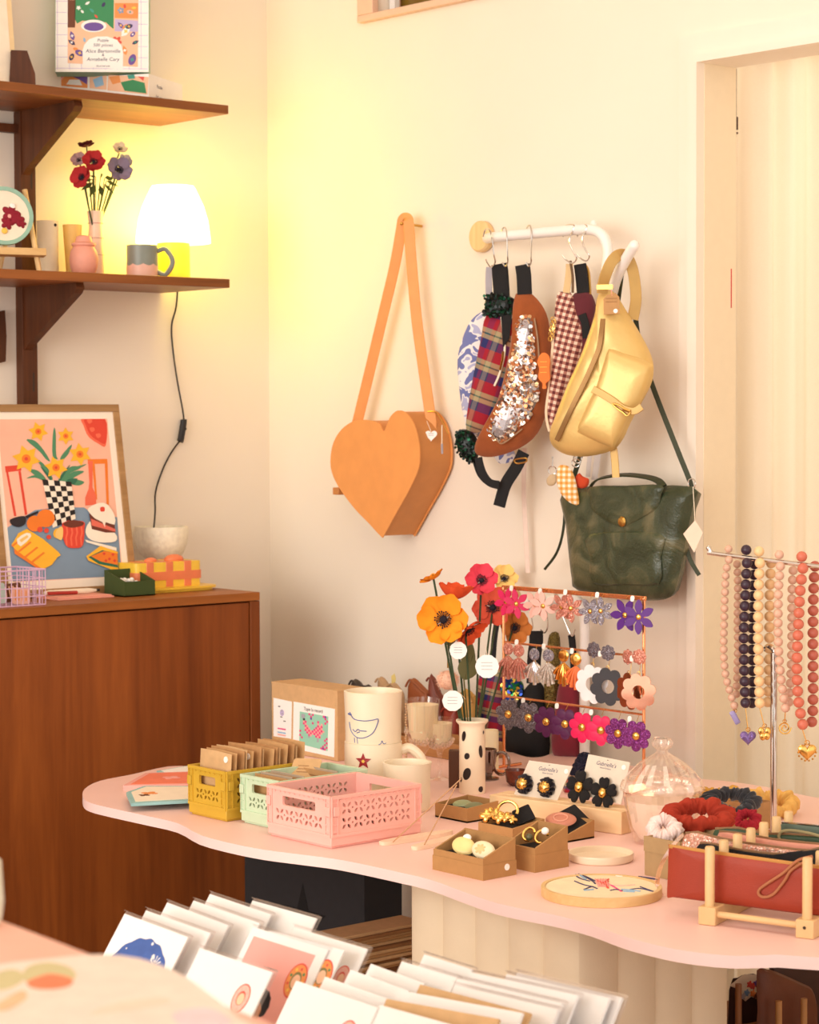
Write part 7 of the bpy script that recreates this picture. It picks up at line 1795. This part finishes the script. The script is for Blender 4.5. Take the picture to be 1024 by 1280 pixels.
def topstrip(i, pts, mat, lab, th=.006, nm='clutch_pouch', zm=None):
    f = fp(i); c = cr4(pts); o = [f.uv(*q) for q in c]
    o = [(u, v) for u, v in o]; lo = [(o[-1][0], .03), (o[0][0], .03)]
    t = thing(nm, lab, 'pouch', f.p(o[0][0], .03))
    b = MB(); b.pillow(f, smooth(o, 2, False) + lo, th, th * .8, mat, 5, pw=6); b.build('body', t)
    b = MB(); b.strap([f.p(u, v + .001, 0) for u, v in o[1:-1]], .004, .003, zm or BZ, f.N); b.build('zip', t)
    return f, t
topstrip(1.5, [(320, 470), (345, 430), (430, 440), (560, 470), (700, 488), (880, 500), (1024, 462), (1180, 460), (1200, 500)], BLACKC, 'black zip pouch second from the front of the peg rack')
f, t = topstrip(2.5, [(240, 440), (262, 375), (330, 370), (420, 395), (560, 425), (740, 450), (900, 470), (1060, 480), (1180, 490), (1190, 520)], glitter('pink_sequin_cloth', (220, 160, 140), (255, 236, 220), 420, .3, .4), 'pale pink sequin pouch third from the front of the peg rack', .007)
b = MB(); b.strap(smooth3([f.at(*q, .004) for q in cr4([(250, 380), (200, 430), (130, 540), (100, 640), (110, 700), (135, 745), (165, 770)])], 5), .007, .002, glass('clear_vinyl', (255, 226, 206), .15, .25), (-.6, -.5, .6)); b.build('clear_strap', t)
topstrip(3.5, [(440, 420), (455, 365), (560, 375), (760, 410), (940, 430), (1160, 450), (1180, 480)], M('dusty_pink_cloth', (216, 150, 130), .8), 'dusty pink pouch in the middle of the peg rack')
DGR = M('bottle_green_leather', (42, 70, 46), .5, var=.1)
f, t = topstrip(4.6, [(420, 400), (432, 350), (560, 345), (700, 378), (850, 380), (1024, 392), (1180, 400), (1190, 430)], DGR, 'bottle green zip pouch with a cord loop near the back of the peg rack')
b = MB(); b.tube(smooth3([f.at(*q, .006) for q in cr4([(1060, 400), (980, 375), (880, 358), (815, 362), (795, 390), (810, 415), (850, 420)])], 5), .0024, M('sage_cord', (150, 140, 100), .7), 7); b.build('wrist_loop', t)
topstrip(5.6, [(800, 350), (812, 315), (900, 322), (1024, 335), (1180, 345), (1190, 380)], M('slate_green_cloth', (92, 108, 96), .8), 'slate green pouch last in the peg rack', zm=STEEL)
# ------------------------------------------------------------------ under the table
def HX(px, x, y0=1150): return hit(px, y0, Vector((x, 0, 0)), Vector((1, 0, 0))).y
def HY(px, y, y0=1150): return hit(px, y0, Vector((0, y, 0)), Vector((0, 1, 0))).x
K = DP(455, 1110, 4.75)
CHAR = M('charcoal_board', (38, 36, 38), .85, var=.08, scale=40)
t = thing('storage_box', 'charcoal storage box with a cut-out star standing under the table', 'box', (K.x + .1, K.y + .2, 0))
yl2, xr2 = HX(306, K.x), HY(503, K.y)
b = MB(); b.box((K.x, K.y, 0), (xr2, yl2, .70), CHAR); b.build('carton', t, bevel=.002)
f = Fr((K.x, 0, 0), (-1, 0, 0)); u, v = f.uv(379, 1152); rs = 36 * mpp(K) / .72
b = MB(); b.prism(f, [(u + (rs if i % 2 == 0 else rs * .4) * sin(pi * i / 5), v + (rs if i % 2 == 0 else rs * .4) * cos(pi * i / 5)) for i in range(10)], -.001, .0006, M('star_hole_shade', (16, 14, 14), .9)); b.build('dark_star', t)  # dark star laid on the face in place of the cut-out's inner shade
# stack of kraft envelopes on a low stool
Q = DP(470, 1165, 4.35); z_top = hit(515, 1155, Vector((0, Q.y, 0)), Vector((0, 1, 0))).z
x0, x1 = HY(415, Q.y), HY(540, Q.y)
rn = random.Random(17); n = 12; th = .0062
zb = z_top - n * (th + .0004)
STL = wood('stool_wood', (96, 60, 34), (140, 94, 56), 'x', 9)
t = thing('low_stool', 'low brown wooden stool under the table carrying kraft envelopes', 'stool', ((x0 + x1) / 2, Q.y + .045, 0))
b = MB(); b.box((x0, Q.y + .01, zb - .025), (x1, Q.y + .085, zb - .0004), STL); b.build('seat', t, bevel=.002)
for xx in (x0 + .02, x1 - .045):
    for yy in (Q.y + .015, Q.y + .055): b = MB(); b.box((xx, yy, 0), (xx + .025, yy + .025, zb - .025), STL); b.build('leg', t)
for i in range(n):
    z = zb + i * (th + .0004); dx = rn.uniform(-.012, .012); dy = rn.uniform(-.006, .008)
    b = MB(); b.box((x0 + dx, Q.y + dy, z), (x1 - .02 + dx, Q.y + .075 + dy, z + th), [KRAFT, KRAFTL, KRAFTD, KRAFTL][i % 4])
    b.build('kraft_envelope', label='kraft envelope in the stack under the table, %s from the bottom' % cnt[i], cat='envelope', group='stack of kraft envelopes', bevel=.001)

# low peg rack with leather pouches at the far end under the table
Q = DP(965, 1250, 4.15); ft = Fr(Q, (-.2, -1, 0)); S = mpp(Q)
ck5 = crop(880, 1180, 7.11)
zfl = .36
t = thing('pouch_rack', 'wooden peg rack of brown pouches standing under the far end of the table', 'rack', (Q.x, Q.y, 0))
DK, LK = M('dark_beech', (150, 96, 54), .6), M('warm_beech', (196, 144, 88), .6)  # darker beech for board, legs and rear pegs
b = MB(); b.obox(ft, -.22, .30, zfl - Q.z - .02, zfl - Q.z, -.30, .06, DK); b.build('shelf_board', t, bevel=.001)
for u in (-.21, .28):
    for w in (-.28, .04): b = MB(); b.obox(ft, u - .012, u + .012, -Q.z, zfl - Q.z - .02, w - .012, w + .012, DK); b.build('leg', t)
for x, y0, w, m in [(308, 355, -.04, DK), (513, 330, -.05, DK), (666, 505, .03, LK), (890, 485, .03, LK)]:
    u, v = ft.uv(*ck5([(x, y0)])[0], w); b = MB(); b.tube([ft.p(u, zfl - Q.z + .0, w), ft.p(u, v, w)], 4.2 * S, m, 12); b.build('peg', t)
BRL = M('brown_grain_leather', (112, 58, 28), .5, var=.12, scale=25, bump=.2, bs=300); BRD = M('dark_brown_leather', (70, 36, 22), .55, var=.1)
def lowp(pts, w, mat, lab, th=.012, nm='leather_pouch'):
    o = [ft.uv(*q, w) for q in ck5(pts)]; b = MB(); b.pillow(ft.mv(0, 0, w), smooth(o, 2), th, th, mat, 5, pw=5, wob=.001)
    f0 = zfl - Q.z + .001
    return b.build(nm, label=lab, cat='pouch')
BT = 1170
lowp([(470, 235), (560, 225), (640, 245), (880, 352), (960, 400), (1000, 520), (1010, 700), (1010, BT), (480, BT), (478, 600)], -.01, BRL, 'large brown leather pouch with slanted top in the low peg rack')
lowp([(560, 150), (760, 150), (960, 160), (1100, 180), (1130, 420), (1130, BT), (700, BT), (640, 400)], -.085, BRD, 'dark brown pouch enlarged as dark backing behind the large one in the low peg rack')  # enlarged to act as a dark panel hiding the bright curtain
lowp([(232, 400), (300, 300), (380, 268), (490, 280), (520, 420), (520, BT), (240, BT)], -.16, M('dark_wine_cloth', (60, 30, 26), .8), 'dark cloth pouch at the back of the low peg rack')
o = [ft.uv(*q, -.12) for q in ck5([(225, 372), (300, 310), (360, 266), (500, 275), (505, 500), (420, 470), (370, 510), (335, 480), (335, 420), (300, 400)])]
b = MB(); g = ft.mv(0, 0, -.12); b.pillow(g, o, .004, .003, CREAM, 4)
for x, y, k in [(440, 375, 'red'), (465, 355, 'violet'), (410, 360, 'red'), (385, 435, 'blue'), (440, 440, 'orange'), (355, 465, 'grey'), (470, 460, 'brown')]:
    u, v = ft.uv(*ck5([(x, y)])[0], -.115); b.pillow(g.mv(u, v, .004), petals(5, 3 * S, 5 * S, 2), .002, 0, COLS[k], 3)
b.build('floral_cloth', label='white floral cloth folded over a pouch in the low peg rack', cat='cloth')

# ------------------------------------------------------------------ greeting cards in a floor rack
ZC = .86
c7 = crop(0, 1060, 2.438); c8 = crop(380, 1080, 2.327); c9 = crop(300, 1130, 5.12)
CST = M('card_stock', (240, 237, 234), .7, var=.01)
cardx = []
def gcard(tl, tr, lab, art=None, hgt=.15, sleeve=True, mat=None, group='greeting cards in the rack', thick=.0022, cat='greeting card', lean=.65):
    A = ZP(*tl, ZC); f = Fr(A, (-1, 0, lean)); B = hit(*tr, f.O, f.N); wd = (B - A).dot(f.U)
    ang_ = math.atan2((B - A).dot(f.V), wd); f = f.rot(ang_ * .8)
    t = thing('greeting_card', lab, cat, f.p(wd / 2, -hgt, 0), group)
    b = MB(); b.prism(f, [(0, -hgt), (wd, -hgt), (wd, 0), (0, 0)], -thick, 0, mat or CST)
    b.build('card', t)
    if art:
        b = MB(); art(b, f, wd, hgt); b.build('artwork', t)
    if sleeve:
        b = MB(); m_ = .004; b.prism(f, [(-m_, -hgt - .001), (wd + m_, -hgt - .001), (wd + m_, m_), (-m_, m_)], -thick - .0022, -thick - .0006, SLV)
        b.obox(f, -m_, wd + m_, m_ - .0008, m_ + .0004, -thick - .0022, .0008, SLV); b.build('clear_sleeve', t)
    cardx.append((f.p(0, -hgt, 0), f.p(wd, -hgt, 0)))
    return f, wd
def donut(b, f, u, v, r, w, c1_='coral_ring', c2='pink'):
    b.flat(f, circ(r, 24, u, v, r * 1.25), w, COLS['red']); b.flat(f, circ(r * .9, 24, u, v, r * 1.13), w + .00012, COLS['orange'] if c2 == 'orange' else COLS['salmon'])
    for i in range(9): a = i * .7; b.flat(f, circ(r * .12, 6, u + r * .68 * cos(a), v + r * .84 * sin(a)), w + .00022, COLS[['yellow', 'green', 'red'][i % 3]] if c2 == 'orange' else COLS['pink'])
    b.flat(f, circ(r * .5, 20, u, v, r * .62), w + .0003, COLS['olive'] if c2 == 'orange' else COLS['red']); b.flat(f, circ(r * .42, 20, u + r * .04, v - r * .06, r * .5), w + .0004, COLS['peach'])
def curls(b, f, u, v, r, w):
    for i in range(9): a = -.4 + i * (pi + .8) / 8; b.flat(f, circ(r * .42, 10, u + r * .72 * cos(a), v + r * .72 * sin(a)), w, COLS['brown'] if False else PR['bowl'])
    b.flat(f, circ(r * .75, 16, u, v), w + .0001, PR['bowl']); b.flat(f, [(u - r * .5, v - r * 1.0), (u + r * .6, v - r * 1.0), (u + r * .55, v - r * .2), (u + r * .2, v + r * .15), (u - .1 * r, v + r * .1), (u - r * .55, v - r * .4)], w + .0002, COLS['orange'] if False else M('warm_skin_print', (206, 140, 96), .7))
def art_blue(b, f, wd, h):
    cu, cv = wd * .54, -wd * .57; R = wd * .45
    b.flat(f, [(cu + R * (1 + .02 * sin(19 * a)) * cos(a), cv + R * .98 * (1 + .02 * sin(17 * a)) * sin(a)) for a in [pi * (-.2 + 1.4 * i / 60) for i in range(61)]], .0002, M('print_cobalt', (62, 92, 160), .7, var=.12, scale=60))
    rn = random.Random(4)
    for i in range(30):
        a, q = rn.uniform(0, pi), R * rn.uniform(.1, .92); r = rn.uniform(.0016, .0038)
        b.flat(f, petals(rn.choice([4, 5, 6]), r * .5, r, 2), 0, COLS['white']) if False else b.flat(f, [(cu + q * cos(a) + x, cv + q * sin(a) + y) for x, y in petals(rn.choice([4, 5, 6]), r * .5, r, 2)], .0004, COLS['white'])
    for i in range(12): a = 2 * pi * i / 12; b.flat(f, [(cu + R * .45, cv + R * .55), (cu + R * .45 + .0135 * cos(a), cv + R * .55 + .0135 * sin(a)), (cu + R * .45 + .0125 * cos(a + .15), cv + R * .55 + .0125 * sin(a + .15))], .0005, COLS['white'])
def art_pink(b, f, wd, h):
    m_ = wd * .07; b.flat(f, [(m_, -h * .95), (wd - m_ * 1.6, -h * .95), (wd - m_ * 1.6, -m_), (m_, -m_)], .0002, COLS['pink'])
    donut(b, f, wd * .80, -h * .33, wd * .12, .0004, c2='orange'); curls(b, f, wd * .5, -h * .62, wd * .125, .0005)
    b.flat(f, [(wd * .25, -h * .95), (wd * .6, -h * .95), (wd * .6, -h * .86), (wd * .25, -h * .84)], .0009, COLS['peach'])
def art_dn(u, v, r, c2='pink', cu=None):
    def g(b, f, wd, h):
        donut(b, f, wd * u, -h * v, wd * r, .0003, c2=c2)
        if cu: curls(b, f, wd * cu[0], -h * cu[1], wd * cu[2], .0004)
    return g
def art_dot(u, v, r, k):
    def g(b, f, wd, h): b.flat(f, circ(wd * r, 14, wd * u, -h * v), .0003, COLS[k])
    return g
R1, R2_, R3 = 'the rear row of the card rack', 'the middle row of the card rack', 'the front row of the card rack'
gcard(*c7([(380, 200), (572, 275)]), 'greeting card with a cobalt blue starry dome on white', art_blue)
gcard(*c7([(445, 190), (640, 262)]), 'white greeting card tucked right behind the cobalt dome card', art_dot(.72, .62, .05, 'black'))
gcard(*c7([(510, 166), (695, 240)]), 'white greeting card, second behind the cobalt dome card')
gcard(*c7([(590, 160), (790, 232)]), 'white greeting card, third behind the cobalt dome card')
gcard(*c7([(640, 140), (825, 205)]), 'greeting card with a small navy head print at its top edge', art_dot(.48, .22, .05, 'navy'))
gcard(*c7([(770, 160), (965, 215)]), 'sleeved white greeting card last in the rear row, against the charcoal box', art_dot(.35, .5, .05, 'grey'))
gcard(*c7([(610, 305), (830, 380)]), 'white greeting card with curly head and pink doughnut next to the counter', art_dn(.78, .28, .10, 'pink', (.5, .48, .1)))
gcard(*c7([(770, 240), (1000, 312)]), 'pink panelled greeting card with curly hair and a big doughnut', art_pink)
gcard(*crop(290, 1060, 4.267)([(200, 440), (600, 545)]), 'greeting card showing half a doughnut just behind the pink panelled one', art_dn(.87, .26, .12, 'orange'), sleeve=False)
gcard(*crop(290, 1060, 4.267)([(330, 422), (722, 540)]), 'greeting card with a magenta doughnut at its edge, third of the middle row', art_dn(.85, .30, .09, 'pink'))
gcard(*c9([(360, 490), (880, 665)]), 'large white greeting card with a pink doughnut at the very front', art_dn(.80, .28, .10, 'pink', (.55, .46, .1)), sleeve=False)
gcard(*c9([(545, 465), (950, 612)]), 'plain cream greeting card, first behind the front doughnut card', sleeve=False)
gcard(*c9([(708, 420), (1080, 560)]), 'plain cream greeting card, second behind the front doughnut card', sleeve=False)
gcard(*c8([(195, 290), (350, 350)]), 'plain cream greeting card, third behind the front doughnut card', sleeve=False)
gcard(*c8([(285, 283), (445, 332)]), 'plain white greeting card, fourth behind the front doughnut card')
gcard(*c8([(350, 263), (490, 308)]), 'plain white greeting card standing tallest behind the front doughnut card')
for k, (a, c_, m, sl) in enumerate([((222, 410), (560, 500), None, False), ((240, 392), (572, 442), KRAFTL, False), ((272, 366), (640, 424), None, False), ((338, 350), (660, 432), KRAFTL, False), ((438, 352), (740, 420), None, True), ((446, 333), (752, 402), None, True), ((485, 315), (798, 378), None, True), ((590, 320), (890, 388), None, True), ((620, 316), (926, 386), None, True)]):
    gcard(*c8([a, c_]), ('kraft backed' if m else 'white') + ' card in the packed row toward the pedestal, %s from its near end' % cnt[k], None, sleeve=sl, mat=m, thick=.004)
xs_ = [p.x for q in cardx for p in q]; ys_ = [p.y for q in cardx for p in q]; zs2 = min(p.z for q in cardx for p in q)
print('cards', min(xs_), max(xs_), min(ys_), max(ys_), zs2)
RKW = wood('rack_pine', (206, 164, 112), (232, 194, 142), 'x', 10)
xa, xb, ya, yb = min(xs_) - .03, max(xs_) + .05, min(ys_) - .02, max(ys_) + .02
t = thing('card_rack', 'pale wooden floor rack holding rows of greeting cards', 'rack', ((xa + xb) / 2, (ya + yb) / 2, 0))
b = MB(); b.box((xa, ya, zs2 - .03), (xb, yb, zs2 - .004), RKW); b.build('shelf', t, bevel=.002)
for y0_ in (ya, yb - .012): b = MB(); b.box((xa, y0_, zs2 - .004), (xb, y0_ + .012, zs2 + .02), RKW); b.build('side_rail', t, bevel=.001)
for x0_ in (xa + .012, xb - .012): b = MB(); b.box((x0_ - .012, ya + .012, zs2 - .004), (x0_, yb - .012, zs2 + .015), RKW); b.build('end_rail', t, bevel=.001)
for x0_ in (xa, xb - .03):
    for y0_ in (ya, yb - .03): b = MB(); b.box((x0_, y0_, 0), (x0_ + .03, y0_ + .03, zs2 - .03), RKW); b.build('leg', t)

# ------------------------------------------------------------------ counter corner close to the camera
ZK = 1.14
A, B = ZP(0, 1150, ZK), ZP(330, 1276, ZK); d = (A - B); d.normalize(); nv = Vector((-d.y, d.x, 0)); nv = nv if nv.x < 0 else -nv
t = thing('shop_counter', 'blurred pink counter corner close to the viewer', 'counter', ((A + B) / 2 + nv * .2) * 1.0 - Vector((0, 0, ZK)))
q = [B - d * .25, A + d * .35, A + d * .35 + nv * .40, B - d * .25 + nv * .40]
b = MB(); b.prism(g0, [(p.x, p.y) for p in q], ZK - .03, ZK, M('counter_pink', (236, 180, 160), .5, var=.02)); b.build('worktop', t, bevel=.003)
q = [B - d * .22 + nv * .03, A + d * .32 + nv * .03, A + d * .32 + nv * .37, B - d * .22 + nv * .37]
b = MB(); b.prism(g0, [(p.x, p.y) for p in q], 0, ZK - .03, M('counter_front', (240, 214, 196), .6)); b.build('base', t)
def K_(px, py, z=ZK): return ZP(px, py, z)
t = thing('wrapping_paper', 'cream sheet printed with an orange poppy lying on the near counter', 'paper', K_(140, 1250))
b = MB(); sp_ = smooth([(K_(x, y).x, K_(x, y).y) for x, y in [(-60, 1225), (60, 1200), (150, 1196), (215, 1214), (262, 1245), (300, 1275), (340, 1310), (100, 1340), (-60, 1330)]], 3)
b.prism(g0, sp_, ZK + .0003, ZK + .0012, M('cream_wrapping_sheet', (238, 218, 204), .7)); b.build('sheet', t)
b = MB()
def kp(pts, mat, dz): b.prism(g0, smooth([(K_(x, y).x, K_(x, y).y) for x, y in pts], 3), ZK + .0012, ZK + .0013 + dz, mat)
SAG = M('sage_print', (206, 194, 146), .8); ORP = M('poppy_print', (240, 130, 90), .8)
kp([(28, 1222), (36, 1210), (60, 1205), (84, 1210), (95, 1220), (88, 1228), (60, 1232), (34, 1230)], SAG, 0); kp([(-20, 1230), (10, 1214), (30, 1220), (24, 1232), (0, 1240)], SAG, .00005)
kp([(34, 1230), (50, 1223), (66, 1220), (90, 1226), (86, 1235), (62, 1239), (40, 1237)], ORP, .0002); kp([(-10, 1262), (8, 1250), (28, 1240), (34, 1248), (26, 1256), (6, 1266)], M('peach_print', (246, 190, 150), .8), .0001)
kp([(110, 1270), (150, 1255), (200, 1250), (210, 1256), (150, 1268)], M('grey_print', (226, 212, 192), .8), .0001); kp([(215, 1270), (260, 1262), (290, 1282), (240, 1292)], M('lilac_print', (232, 206, 210), .8), .0001)
b.build('printed_flowers', t)
P = K_(-22, 1158); S = mpp(P)
b = MB(); r = 27 * S; b.lathe([(r * .7, 0), (r * .9, .006), (r, .02), (r * .9, .05), (r * .5, .058), (0, .06)], P, M('sage_white_glaze', (226, 222, 200), .4), 32)
b.build('ceramic_pot', label='small pale rounded ceramic pot on the near counter edge', cat='pot')
